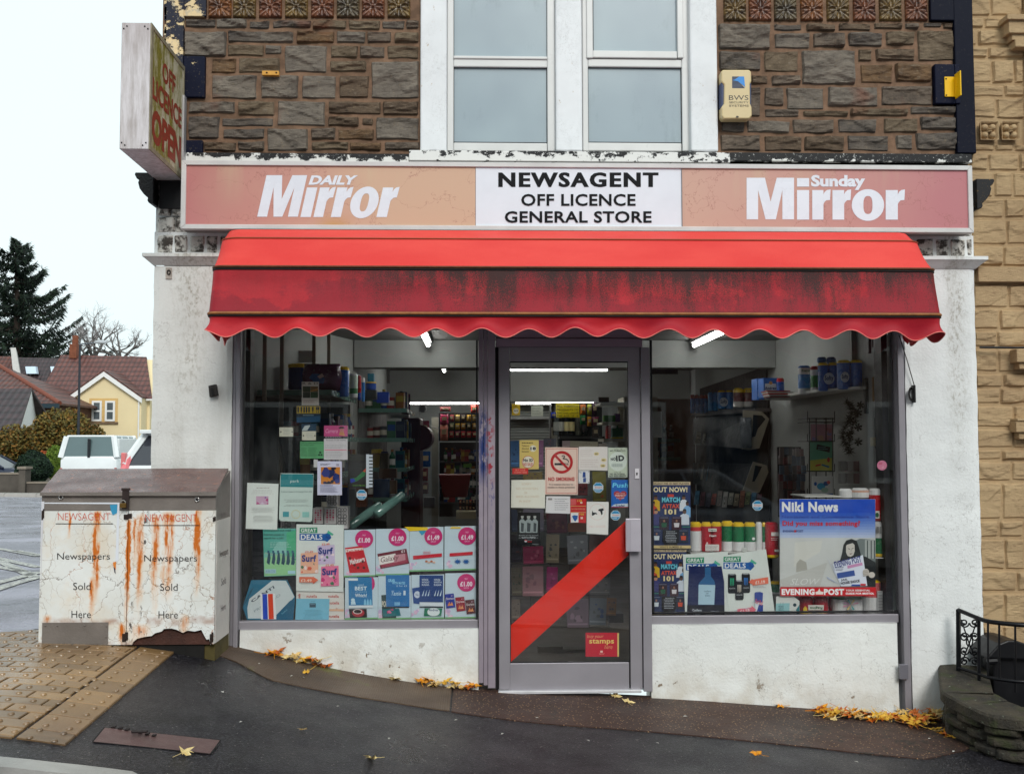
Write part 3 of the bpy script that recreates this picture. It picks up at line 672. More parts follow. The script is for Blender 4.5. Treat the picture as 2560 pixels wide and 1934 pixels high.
def riser(xa,xb,top):
    x0,x1=px_x(xa,1600),px_x(xb,1600); z1=px_z(top,(xa+xb)/2,.02); N=60; M_=14; mb=MB(M_RISER)
    def fn(u,v):
        X=x0+(x1-x0)*u; zb=gz(X,0)-.03; Z=zb+(z1-zb)*v
        return (X,.022+.004*noise.noise((X *5,1,Z *5))-.012*(1-v)**3,Z)
    mb.grid(fn,N,M_); mb.box(x0,x1,.05,.2,-.3,z1-.001); mb.add([(x0,.02,z1),(x1,.02,z1),(x1,.2,z1),(x0,.2,z1)],[(0,1,2,3)])
    return mb.build('stall_riser',B)
riser(597.3,1196.5,1572.3); riser(1628.3,2247.5,1558.3)
n=NB('scuffed_aluminium'); x,y,z=n.sep(); c=n.mix(n.rng(n.noise(4,5),.3,.7),lin((164,152,162)),lin((140,130,142)))
m_=n.rng(z,1.18,1.34,0,1,True); m_=n.mul(m_,n.rng(z,1.74,1.60,0,1,True)); f1=n.noise(17,7,n.scale(1,1,.5),.7)
xr=n.addv(x,n.mul(n.sub(f1,.5),.06))
c=n.mix(n.mul(n.mul(m_,n.rng(f1,.40,.46)),n.gauss(xr,px_x(1208),.045)),c,lin((14,44,104))); c=n.mix(n.mul(n.mul(m_,n.rng(n.noise(23,6),.5,.55)),n.gauss(xr,px_x(1226),.035)),c,lin((150,24,46)))
sp2=n.mul(n.rng(z,1.34,.95,0,1),0.0); low=n.mul(n.mul(n.rng(z,.9,1.2),n.rng(z,1.3,1.2)),n.rng(n.noise(30,6,n.scale(1,1,.3),.7),.56,.6)); c=n.mix(n.mul(low,.8),c,lin((56,60,120)))
M_POST=n.done(c,.42,.25)
ps=MB(M_POST); zb_=.012
for a,b,f in ((1197,1208,.0),(1208.8,1219,.006),(1219.8,1238,-.002)): ps.box(px_x(a,1250,f),px_x(b,1250,f),f,.1,zb_+(.05 if a<1200 else .035 if a<1210 else .02),zh+.06)
post=ps.build('door_post',B,'grey metal post scuffed with blue and red paint',bevel=.002)
ps=MB(M_ALU); RB(ps,1606,868,1627.5,1728,.004,.1); ps.build('door_post',B,bevel=.002)
hd=MB(mat((150,132,146),.45,.08,metal=.25)); RB(hd,1240,846,1606,867,.012,.1); RB(hd,1240,815,1606,845,.03,.1); hd.build('door_head',B,bevel=.003)
D=thing('shop_door','','',(px_x(1424),.05,0)); D.parent=B; D.location=Vector(D.location)-B.location
D['_o']=(px_x(1424),.05,0)
fr=MB(M_ALU)
RB(fr,1247,868,1274.6,1723,.02,.07); RB(fr,1573.5,868,1603,1723,.02,.07); RB(fr,1275,868,1573,903,.0215,.07); RB(fr,1275,1656,1573,1723,.0215,.07); fr.build('stile_frame',D,bevel=.003)
gk=MB(M_DARK); RB(gk,1238.5,868,1246.5,1724,.05,.08); RB(gk,1603.5,868,1605.8,1724,.045,.08)
RB(gk,1275,903.2,1573,906,.03,.045); RB(gk,1275,1653,1573,1655.8,.03,.045); RB(gk,1275,906,1276.6,1653,.03,.045); RB(gk,1571.6,906,1573,1653,.03,.045); gk.build('seal',D)
gl=MB(glassmat(f0=.024,dirt=.02)); RB(gl,1274,902,1574,1657,.035,.041); gl.build('pane',D)
hh=MB(mat((196,190,198),.35,.05,metal=.4))
def hx(a,b,c_,d_,f,bk_): RB(hh,a,c_,b,d_,f,bk_)
RB(hh,1565,1296,1602,1378,-.028,-.002)
for i in range(4): RB(hh,1567+i *3.2,1298,1568.6+i *3.2,1376,-.031,-.0285)
hh.use(M_DARK); RB(hh,1566,1305,1571,1370,-.002,.02); RB(hh,1590,1305,1598,1370,-.002,.02); hh.build('handle',D,bevel=.003)
lk=MB(mat((206,202,206),.4)); RB(lk,1587.5,1171,1598,1196,.014,.022); lk.use(M_DARK); c0=at(1592.6,1183,.01); lk.lathe((c0.x,.012,c0.z),[(.001,-.008),(.004,-.008),(.004,.006),(.001,.006)],12); lk.build('lock',D)
zS=(1180,1250,3.0375)
cs=Card(zS,.0435+.003); cs.base([(293,1228),(1204,402),(1204,122),(293,950)],mat((226,40,14),.5,.06,6,.1,90)); cs.done('red_stripe','','',parent=D)
ts=MB(mat((205,205,208),.4,.15,8,metal=.2)); RB(ts,1246,1726,1604,1733,-.015,.1); ts.build('threshold',B,bevel=.002)
cn=MB(M_ALU2); RB(cn,2250,1660,2271,1697,-.03,-.007); cn.build('guide_bracket',B,bevel=.002)
fl=MB(mat((92,84,78),.5,.2,2)); fl.box(XL+.12,2.575,.2,YB-.15,-.02,.0); fl.build('shop_floor',B)
plat=MB(mat((120,116,110),.6,.2));
iw=MB(M_INT)
iw.add([(-1.74,.2,0),(-1.05,2.6,0),(-1.05,2.6,2.35),(-1.74,.2,2.35)],[(0,1,2,3)])
iw.box(-1.12,-1.05,2.6,5.9,0,2.351); iw.build('interior_wall',B)
iw=MB(M_INT); iw.box(2.565,2.574,.2,5.9,0,2.351); iw.build('interior_wall',B)
iw=MB(M_INT); iw.box(-1.3,2.564,YB-.3,YB-.151,0,2.35); iw.build('interior_wall',B)
bb=MB(M_INT); bb.box(-1.04,2.56,2.6,2.8,2.12,2.351); bb.build('ceiling_beam',B)
bb=MB(M_INT); bb.box(-1.04,2.56,6.2,6.4,1.98,2.351); bb.build('ceiling_beam',B)
cc=MB(mat((120,112,100),.6));
for px_,yy in ((662,.5),(705,.9),(785,1.45),(822,1.8)):
    p=at(px_,900,yy); cc.box(p.x-.012,p.x+.012,yy-.012,yy+.012,1.2,2.35)
cc.build('upright_rail',B)
# ================= fascia sign =================
yS=-.17
S_=thing('fascia_sign','long lightbox sign over the shop reading newsagent between two faded pink newspaper panels','shop sign',(px_x(1440,500),yS/2,px_z(583,1300,yS)))
def fx(px,py,y=yS): p=at(px,py,y); return p.x,p.z
sx0,sx1=(fx(452,490)[0],fx(2433,500)[0]); sz0,sz1=(fx(1300,576)[1],fx(1300,406)[1])
fm=MB(mat((206,204,202),.4,.12,5,.1,100)); fw=.028; fb=.033
def mitre(x0,x1,z0,z1,w_,y0,y1):
    o=[(x0,z0),(x1,z0),(x1,z1),(x0,z1)]; i_=[(x0+w_,z0+w_),(x1-w_,z0+w_),(x1-w_,z1-w_),(x0+w_,z1-w_)]
    for k in range(4):
        a,b,c,d=o[k],o[(k+1)%4],i_[(k+1)%4],i_[k]; fm.prism([a,b,c,d],'y',y0-(.0005 if k%2 else 0),y1)
mitre(sx0,sx1,sz0,sz1,fw,yS,yS+.05); fm.build('frame',S_,bevel=.003)
bx=MB(mat((130,124,122),.6,.2)); bx.box(sx0+.004,sx1-.004,yS+.05,-.035,sz0+.004,sz1-.004); bx.build('case',S_)
pa,pb,pc,pd=sx0+fw,fx(1189,500)[0],fx(1705.5,500)[0],sx1-fw
def m_panel(name,a,b,x0,x1,flip):
    n=NB(name); x,y,z=n.sep(); t=n.rng(n.addv(x,n.mul(n.sub(n.noise(2,4),.5),.8)),x0,x1,0,1)
    c=n.mix(t,lin(a),lin(b)); ck=n.vor(2.2,n.node('ShaderNodeVectorMath',{'operation': 'ADD'},{0: n.scale(1,1,1.8),1: n.noise(4,5,out=1)}).outputs[0],'DISTANCE_TO_EDGE')
    c=n.mix(n.mul(n.rng(ck,.010,.002),.55),c,lin((150,92,84)))
    ws=n.mul(n.rng(n.noise(5,4,n.scale(1,1,.1)),.5,.75),n.rng(z,sz0+.1,sz0+.4)); c=n.mix(n.mul(ws,.5),c,lin((200,186,150)))
    m_=n.mul(n.gauss(x,px_x(845,500),.14),n.rng(z,sz0+.10,sz0+.02)); c=n.mix(n.mul(m_,.8),c,lin((190,140,70)))
    return n.done(c,.45,0,.4)
pz0,pz1=sz0+fw,sz1-fw
for nm,x0,x1,m_ in (('panel',pa,pb-.001,m_panel('faded_pink_panel',(186,110,114),(202,166,140),pa-.2,pb-.5,0)),('panel',pb+.001,pc-.001,mat((222,226,234),.4,.04)),('panel',pc+.001,pd,m_panel('faded_pink_panel',(198,158,140),(184,118,122),pc,pd,1))):
    pm=MB(m_); pm.box(x0,x1,yS+.012,yS+.03,pz0,pz1); pm.build('panel',S_)
dv=MB(mat((120,120,124),.5)); dv.box(pc-.0025,pc+.0025,yS+.008,yS+.0115,pz0,pz1); dv.build('divider',S_)
zR2=(1700,0,2.571); yT=yS+.0105
WH=(226,230,240)
def mirror(mapf,name):
    c=Card((0,0,1),yT); c.step=0; c.n=0; mb=MB(paper(WH,.4))
    def poly(pts):
        p=[mapf(*q) for q in pts]; mb.add([(a,yT,b) for a,b in p],[tuple(range(len(p)))])
    def quads(A,B_):
        p=[mapf(*q) for q in A]+[mapf(*q) for q in B_]; m=len(A); mb.add([(a,yT,b) for a,b in p],[(i,i+1,m+i+1,m+i) for i in range(m-1)])
    poly([(428,1143),(502,1143),(502,1410),(428,1410)]); poly([(658,1143),(733,1143),(733,1410),(658,1410)])
    poly([(502.1,1143),(546,1143),(582,1296),(582,1410),(550,1410),(502.1,1222)]); poly([(582.1,1296),(622,1143),(657.9,1143),(657.9,1222),(616,1410),(582.1,1410)])
    poly([(752,1222),(830,1222),(830,1412),(752,1412)])
    for a,b,e in ((850,922,968),(980,1055,1100),(1322,1400,1446)):
        poly([(a,1222),(b,1222),(b,1412),(a,1412)])
        quads([(b+.1,1250),(b+8,1234),(b+22,1222),(e,1218)],[(b+.1,1312),(b+6,1300),(b+18,1288),(e-4,1286)])
    N=40; A=[]; Bq=[]
    for i in range(N+1):
        q_=2*math.pi *i/N; A.append((1208+104*math.cos(q_),1318-102*math.sin(q_))); Bq.append((1208+29*math.copysign(abs(math.cos(q_))**.8,math.cos(q_)),1318-58*math.copysign(abs(math.sin(q_))**.7,math.sin(q_))))
    quads(A,Bq); return mb,poly
def mR(x,y): p=at(1700+x/2.571,y/2.571,yT); return p.x,p.z
mb,poly=mirror(mR,'r'); poly([(752,1145),(830,1145),(830,1200),(752,1200)])
g_=textgeo('Sunday',.045)
mb.geo(g_,lambda p: (mR(842+p[0]*348,1222-p[1]*97)[0],yT-.0006,mR(842+p[0]*348,1222-p[1]*97)[1])); mb.build('lettering',S_)
def mL(x,y):
    X=597+(x-428)*.82+(1410-y)*.955*.225; Y=398-(1410-y)*.955
    p=at(400+X/2.458,380+Y/2.458,yT); return p.x,p.z
mb,poly=mirror(mL,'l')
def mD(u,v): p=at(400+(912+u *285+v *20)/2.458,380+(202-v *58)/2.458,yT); return (p.x,yT-.0006,p.z)
mb.geo(textgeo('DAILY',.045),lambda p: mD(p[0],p[1])); mb.build('lettering',S_)
c=Card((0,0,1),yT); k_=mat((5,7,12),.5,0,spec=.15)
for dx in (-1.3,1.3): c.step=.00012; c.text('NEWSAGENT',1247+dx,431,1645+dx,468,k_,.026,sp=1.12)
c.step=.0007; c.text('OFF LICENCE',1303,485,1589,515,k_,.022); c.text('GENERAL STORE',1262,528,1629,557,k_,.022)
c.mb.build('lettering',S_)
# ================= projecting light box sign =================
Pj=thing('projecting_sign','mossy yellow and white box sign reading off licence open, sticking out from the left corner','shop sign',(-1.72,-.35,2.85))
pw=.19; pl=.66; xr=px_x(459,300,-.03); x0,x1=xr-pw,xr; z0,z1=2.83,3.58
yf=-.03-pl
p1=at(378,57,yf); p2=at(370,373,yf); z1=p1.z; z0=p2.z; xf=(p1.x+p2.x)/2; xw=px_x(458,300,-.03); x0f=at(301,215,yf).x
wd=xf-x0f
def pj(mb,u0,u1,v0,v1,a,b):
    def P(u,v,z): xr_=xf+(xw-xf)*v; return (xr_-wd *(1-u),yf+(-.03-yf)*v,z)
    return mb.add([P(u0,v0,a),P(u1,v0,a),P(u1,v1,a),P(u0,v1,a),P(u0,v0,b),P(u1,v0,b),P(u1,v1,b),P(u0,v1,b)],[(0,3,2,1),(4,5,6,7),(0,1,5,4),(1,2,6,5),(2,3,7,6),(3,0,4,7)])
n=NB('dirty_aluminium'); v_=n.noise(40,6,n.scale(1,1,.12),.7); x,y,z=n.sep(); c=n.mix(n.rng(v_,.4,.75),lin((212,206,208)),lin((160,150,146))); c=n.mix(n.mul(n.rng(z,z0+.4,z1),.35),c,lin((170,156,156))); M_PJ=n.done(c,.5,.1)
m_=MB(M_PJ); pj(m_,.0,1.0,0,1,z0,z1); m_.build('case',Pj,bevel=.004)
n=NB('mossy_yellow'); f_=n.noise(12,8,n.scale(1,1,.5),.7); g2=n.noise(60,5,None,.7); x,y,z=n.sep()
c=n.mix(n.rng(g2,.35,.7),lin((136,128,36)),lin((96,92,20))); c=n.mix(n.rng(n.addv(f_,n.mul(n.rng(y,yf,yf+.5),.12)),.50,.66),c,lin((190,184,160))); M_MOSS=n.done(c,.6)
n=NB('mossy_red'); c=n.mix(n.rng(n.noise(60,5,None,.7),.4,.7),lin((150,44,24)),lin((104,58,22))); M_MRED=n.done(c,.6)
fp=MB(M_MOSS); fp.add([],[])
def pjs(u,v,off):
    X=xf+(xw-xf)*u+off; return (X,yf+(-.03-yf)*u,z0+(z1-z0)*v)
fp.add([pjs(.05,.035,.002),pjs(.97,.035,.002),pjs(.97,.965,.002),pjs(.05,.965,.002)],[(0,1,2,3)]); fp.build('face',Pj)
fp=MB(mat((140,132,110),.6,.3,20));
for a,b,c_,d in ((.0,.05,0,1),(.97,1,0,1),(.05,.97,0,.035),(.05,.97,.965,1)): fp.add([pjs(a,c_,.0),pjs(b,c_,.0),pjs(b,d,.0),pjs(a,d,.0),pjs(a,c_,.006),pjs(b,c_,.006),pjs(b,d,.006),pjs(a,d,.006)],[(4,5,6,7),(0,1,5,4),(1,2,6,5),(2,3,7,6),(3,0,4,7)])
fp.build('trim',Pj)
lt=MB(M_MRED)
for t,a,b,v0,v1,bo in (('OFF',.33,.72,.655,.82,.03),('LICENCE',.06,.93,.425,.60,.035),('OPEN',.06,.93,.08,.36,.05)):
    lt.geo(textgeo(t,bo),lambda p: pjs(a+(b-a)*p[0],v0+(v1-v0)*p[1],.0035))
lt.build('lettering',Pj)
for u in (.08,.19,.80,.91):
    for v in (.03,.05,.95,.97):
        if (u in (.08,.91))==(v in (.05,.95)): P=(x0f+wd *u,yf-.002,z0+(z1-z0)*v); sc_=MB(M_DARK); sc_.lathe((P[0],P[1],P[2]),[(.001,-.004),(.004,-.002),(.004,.002),(.001,.004)],8); sc_.build('screw',Pj)
br=MB(mat((180,178,180),.4,.1,metal=.5)); br.box(xw+.003,xw+.014,-.06,-.012,z0+.02,z1-.18); br.build('wall_bracket',Pj)
# ================= awning =================
xa,xb=px_x(447*1.1573,785,-.57),px_x(2037*1.1573,785,-.57)
A=thing('awning','faded red fabric awning with dirty streaks and a scalloped edge above the shop windows','awning',((xa+xb)/2,-.3,2.0))
def hoop(yo,z,xin,rc,n_=8):
    """U-shaped line wall -> front -> wall; xin = inset from the ends"""
    a,b=xa+xin,xb-xin; pts=[]
    yp,zp=-.02,2.14; ns=8
    for i in range(ns): t=i/ns; pts.append((a,yp+(yo+rc-yp)*t,zp+(z-zp)*(t**.8)))
    for i in range(n_+1): q_=math.pi/2*i/n_; pts.append((a+rc-rc *math.cos(q_),yo+rc-rc *math.sin(q_),z))
    for i in range(1,80): pts.append((a+rc+(b-a-2*rc)*i/80,yo,z))
    for i in range(n_+1): q_=math.pi/2*i/n_; pts.append((b-rc+rc *math.sin(q_),yo+rc-rc *math.cos(q_),z))
    for i in range(ns-1,-1,-1): t=i/ns; pts.append((b,yp+(yo+rc-yp)*t,zp+(z-zp)*(t**.8)))
    return pts
def hp(D,yo,rc):
    return at(1250*1.1573,D *1.1573,yo).z
H0=hoop(-.19,hp(499,-.19,0),at(487*1.1573,578,-.19).x-xa,.10)
H1=hoop(-.34,hp(517.5,-.34,0),at(470*1.1573,598,-.34).x-xa,.12)
H2=hoop(-.53,hp(578.5,-.53,0),.006,.07)
H3=hoop(-.575,hp(678,-.575,0),.0,.05)
def m_awn(name,a,b,dirt=0.0,zz=(0,1)):
    n=NB(name); x,y,z=n.sep()
    c=n.mix(n.rng(n.noise(2.5,5,n.scale(.5,1,1.5)),.35,.65),lin(a),lin(b))
    if dirt:
        wt=n.rng(n.addv(n.noise(2.6,6,n.scale(.8,1,1.2),.65),n.rng(z,zz[0],zz[1],.16,-.1)),.50,.54); c=n.mix(n.mul(wt,.85),c,lin((140,6,30)))
        st=n.addv(n.mul(n.noise(5,4,n.scale(1,1,.07),.6),.6),n.mul(n.noise(20,4,n.scale(1,1,.05),.6),.4)); pf=n.rng(z,zz[0],zz[1],0,1)
        env=n.rng(x,xa+.45,xa+1.1,0,1,True)
        d1=n.addv(n.addv(n.mul(st,1.35),n.mul(n.math('POWER',pf,1.3),.40)),-.36)
        grain=n.noise(170,3,None,.8); mk=n.mul(n.rng(n.addv(d1,n.mul(n.sub(grain,.5),1.1)),.34,.66),n.addv(n.mul(env,.8),.2))
        c=n.mix(n.mul(mk,dirt),c,lin((34,16,12)))
        sm=n.rng(n.math('ABSOLUTE',n.sub(z,zz[1])),.022,.004); c=n.mix(n.mul(sm,.85),c,(.012,.01,.008,1)); sm2=n.rng(n.math('ABSOLUTE',n.sub(z,zz[0])),.02,.004); c=n.mix(n.mul(sm2,.7),c,(.012,.01,.008,1))
    n.bump(n.addv(n.addv(n.noise(5,4),n.mul(n.noise(2.2,5,n.scale(1,1,.35),.5),2.5)),n.mul(n.node('ShaderNodeTexWave',{'bands_direction': 'X'},{'Vector': n.pos,'Scale': 160}).outputs[0],.05)),.5,.01)
    n.b.inputs['Subsurface Weight'].default_value=0
    return n.done(c,.6,0,.35)
z3,z2=H3[40][2],H2[40][2]
MA1=m_awn('awning_top',(224,74,66),(214,58,54)); MA2=m_awn('awning_face',(184,26,40),(158,10,28),.95,(z3,z2)); MA3=m_awn('awning_valance',(206,40,46),(160,12,34))  # slope light put into the reds: brighter top, darker face, beside fading and dirt
def loft(a,b,mt,name,sag=.0,nv=8,label=None):
    mb=MB(mt); m=len(a)
    v=[]
    for j in range(nv+1):
        t=j/nv
        for i,(p,q_) in enumerate(zip(a,b)):
            s_=math.sin(t *math.pi)*sag; w_=(.009*noise.noise((p[0]*2.2,t *2,1))+.003*noise.noise((p[0]*9,t *2,4)))*math.sin(t *math.pi)
            v.append((p[0]+(q_[0]-p[0])*t,p[1]+(q_[1]-p[1])*t+s_ *.7+w_,p[2]+(q_[2]-p[2])*t-s_+w_))
    mb.add(v,[(j *m+i,j *m+i+1,(j+1)*m+i+1,(j+1)*m+i) for j in range(nv) for i in range(m-1)])
    return mb.build(name,A,label,smooth=True)
loft(H0,H1,MA1,'canopy_panel',.004,4,'narrow bright top panel'); loft(H1,H2,MA1,'canopy_panel',.012,8,'faded upper panel coloured brighter for its lit slope'); loft(H2,H3,MA2,'canopy_panel',.006,8,'dark streaked front panel')
pm1=mat((150,96,52),.6,.3,30)
for H,r_,mt in ((H1,.0045,mat((150,70,40),.6)),(H2,.007,mat((96,52,26),.6,.3,30)),(H3,.0085,pm1)):
    t=MB(mt); t.tube([(p[0],p[1]-.004,p[2]+.001) for p in H],r_,6); t.build('piping',A,smooth=True)
    if H is not H1: t=MB(mat((20,16,14),.7)); t.tube([(p[0],p[1]-.002,p[2]-.012) for p in H],.0055,6); t.build('seam',A,smooth=True)
L_=[0]
for p,q_ in zip(H3,H3[1:]): L_.append(L_[-1]+math.hypot(q_[0]-p[0],q_[1]-p[1]))
def along(s_):
    for i in range(len(L_)-1):
        if s_ <= L_[i+1] or i==len(L_)-2:
            t=(s_-L_[i])/max(1e-6,L_[i+1]-L_[i]); p,q_=H3[i],H3[i+1]; return Vector(p).lerp(Vector(q_),t),(Vector(q_)-Vector(p)).normalized()
Lt=L_[-1]; NS=520; NVV=8; frontl=xb-xa; nsc=16.0; per=frontl/nsc; sideL=(Lt-frontl)/2
zbot=at(1300,839,-.575).z; zpk=at(1300,812,-.575).z
zbot=at(1300,843,-.575).z; zpk=at(1300,816,-.575).z
v=[]
for i in range(NS+1):
    s_=Lt *i/NS; p,d=along(s_); nrm=Vector((d.y,-d.x,0)).normalized()
    ph=(s_-sideL)/per *2*math.pi+.45*noise.noise((s_ *1.7,3,0)); bt=(zbot+zpk)/2-(zpk-zbot)/2*-math.cos(ph+.5+.25*math.sin(s_ *1.3))*1.0
    cosk=math.cos(ph+.6)
    bt=(zbot+zpk)/2+(zpk-zbot)/2*.8*cosk
    slant=.008*math.sin(s_ *.8)+.007*noise.noise((s_ *2.1,9,0))
    if s_<sideL or s_>Lt-sideL: bt-=.0
    for j in range(NVV+1):
        t=j/NVV; z=p.z-.012+(bt+slant-p.z)*t
        wv=(.018*math.sin(ph *.5+1)+.012*noise.noise((s_ *3,0,t)))*t-.012*math.sin(t *math.pi)+.01*t *math.cos(ph)
        q_=p+nrm *wv; v.append((q_.x,q_.y,z))
mb=MB(MA3); m=NVV+1; mb.add(v,[(i *m+j,i *m+j+1,(i+1)*m+j+1,(i+1)*m+j) for i in range(NS) for j in range(NVV)])
mb.build('valance',A,smooth=True)
t=MB(mat((226,120,110),.6)); t.tube([(v[i *m+NVV][0],v[i *m+NVV][1]-.001,v[i *m+NVV][2]) for i in range(0,NS+1)],.0032,5); t.build('edge_binding',A,smooth=True)
t=MB(mat((90,88,92),.5,metal=.5))
t.tube([(p[0],p[1]+.012,p[2]) for p in H3],.012,8); t.build('frame_hoop',A)
for H in (H1,H2):
    t=MB(mat((90,88,92),.5,metal=.5)); t.tube([(p[0],p[1]+.014,p[2]-.006) for p in H],.009,8); t.build('frame_hoop',A)
Cc=thing('pull_cord','thin dark pull cord running down to a black cleat on the right pilaster','cord',(at(2284,985,0).x,-.01,at(2284,1010,0).z))
t=MB(mat((40,34,34),.8)); a,b=at(2248,838,-.03),at(2287,968,-.02); t.tube([a,a.lerp(b,.5)+Vector((.004,0,-.006)),b],.0028,6)
t.build('cord',Cc)
t=MB(mat((30,28,28),.8));
for k in range(6):
    c0=at(2281,985,-.012-k *.002); t.tube([(c0.x+.016*math.cos(q_/12*6.283)-.004*k *.5,-.012-k *.003,c0.z+(.032+.002*k)*math.sin(q_/12*6.283)) for q_ in range(13)],.002,5)
t.build('coil',Cc)
t=MB(mat((16,16,18),.4)); RB(t,2284.5,962,2290,1006,-.035,.002); t.build('cleat',Cc,bevel=.003)
# ================= small wall fittings =================
t=MB(mat((206,186,140),.4,.06,3,spec=.5)); zA=(1700,0,2.571)
def ax(x,y,yy): p=at(1700+x/2.571,y/2.571,yy); return (p.x,p.z)
yb_=-.075
Ab=thing('alarm_box','cream burglar alarm box with blue and navy logo on the stonework right of the window','alarm box',(ax(364,765,0)[0],-.03,ax(364,765,0)[1]))
o1=[(264,462),(276,448),(446,448),(458,462),(460,525),(450,540),(452,665),(462,690),(463,745),(445,764),(280,764),(268,745),(266,690),(282,668),(284,545),(265,525)]
t.prism([ax(*p,yb_) for p in o1],'y',yb_,.0); t.build('cover',Ab,bevel=.008,seg=3)
t=MB(mat((60,70,100),.5)); t.prism([ax(*p,yb_) for p in [(264,527),(461,527),(461,688),(264,688)]],'y',yb_+.008,.0); t.build('strobe_band',Ab,bevel=.006)
t=Card(zA,yb_-.0005); t.n=0
t.poly([(335,568),(335,493),(412,493)][::-1] and [(335,568),(418,568),(372,520),(335,516)],(18,40,70)); t.poly([(335,516),(335,493),(412,493),(418,560),(372,524)],(10,130,210)); t.poly([(335,516),(335,493),(380,493),(352,512)],(18,40,70))
t.ell(368,752,9,6,(60,50,40)); t.mb.build('emblem',Ab); t=Card(zA,yb_-.0005); t.text('BWS',314,613,440,644,(50,46,44),.0); t.text('SECURITY',316,653,441,665,(90,80,70),.0); t.text('SYSTEMS',316,674,441,687,(90,80,70),.0)
t.mb.build('lettering',Ab)
Yb=thing('yellow_bracket','bright yellow hinge bracket screwed to the navy quoin at right','bracket',(px_x(2380),-.04,px_z(243)))
t=MB(mat((236,186,10),.35,.05)); RB(t,2362,192,2398,242,-.028,-.021); t.build('plate',Yb,bevel=.002)
t=MB(mat((236,186,10),.35,.05)); a0=at(2388,191,-.03); t.box(a0.x-.004,a0.x+.004,-.10,-.028,px_z(242),px_z(180)); t.build('flange',Yb,bevel=.002)
t=MB(M_DARK)
for a,b in ((2365.5,197),(2394,196),(2366,238),(2394,238)): c0=at(a,b,-.03); t=MB(M_DARK); t.lathe((c0.x,-.029,c0.z),[(.001,-.004),(.0045,-.003),(.0045,.003),(.001,.004)],8); t.build('screw',Yb)
Ob=MB(mat((206,150,60),.45,.2,30)); RB(Ob,655,177,697,188,-.04,-.01); Ob.use(mat((60,40,20),.6))
for a in (667,691): c0=at(a,182,-.04); Ob.lathe((c0.x,-.041,c0.z),[(.001,-.004),(.006,-.003),(.006,.003),(.001,.004)],8)
Ob.build('wall_bracket',None,'small orange-yellow strap bracket on the rubble wall left of the upstairs window','bracket',bevel=.002)
Bs=thing('junction_box','small black weathered box fixed crookedly to the left pilaster','junction box',(px_x(532),-.03,px_z(993)))
t=MB(mat((44,40,38),.6,.3,40,.3)); p=[(521,964),(539,960),(544,988),(524,993)]; t.prism([(at(a,b,-.03).x,at(a,b,-.03).z) for a,b in p][::-1],'y',-.035,.004); t.build('case',Bs,bevel=.003)
t=MB(mat((20,18,18),.5)); p=[(526,970),(532,969),(536,986),(530,988)]; t.prism([(at(a,b,-.04).x,at(a,b,-.04).z) for a,b in p][::-1],'y',-.042,-.0355); t.build('slot',Bs)
Ek=thing('door_sensor','rusty metal eye plate high on the left pilaster under the capital','fitting',(px_x(421),-.02,px_z(697)))
t=MB(mat((170,160,150),.6,.3,40)); RB(t,414,669,429,697,-.008,.003); t.build('plate',Ek)
t=MB(mat((50,42,36),.6)); c0=at(421,680,-.02); t.tube([(c0.x+.009*math.cos(i/10*6.28),-.012,c0.z+.013*math.sin(i/10*6.28)) for i in range(11)],.004,6); t.build('eye',Ek)
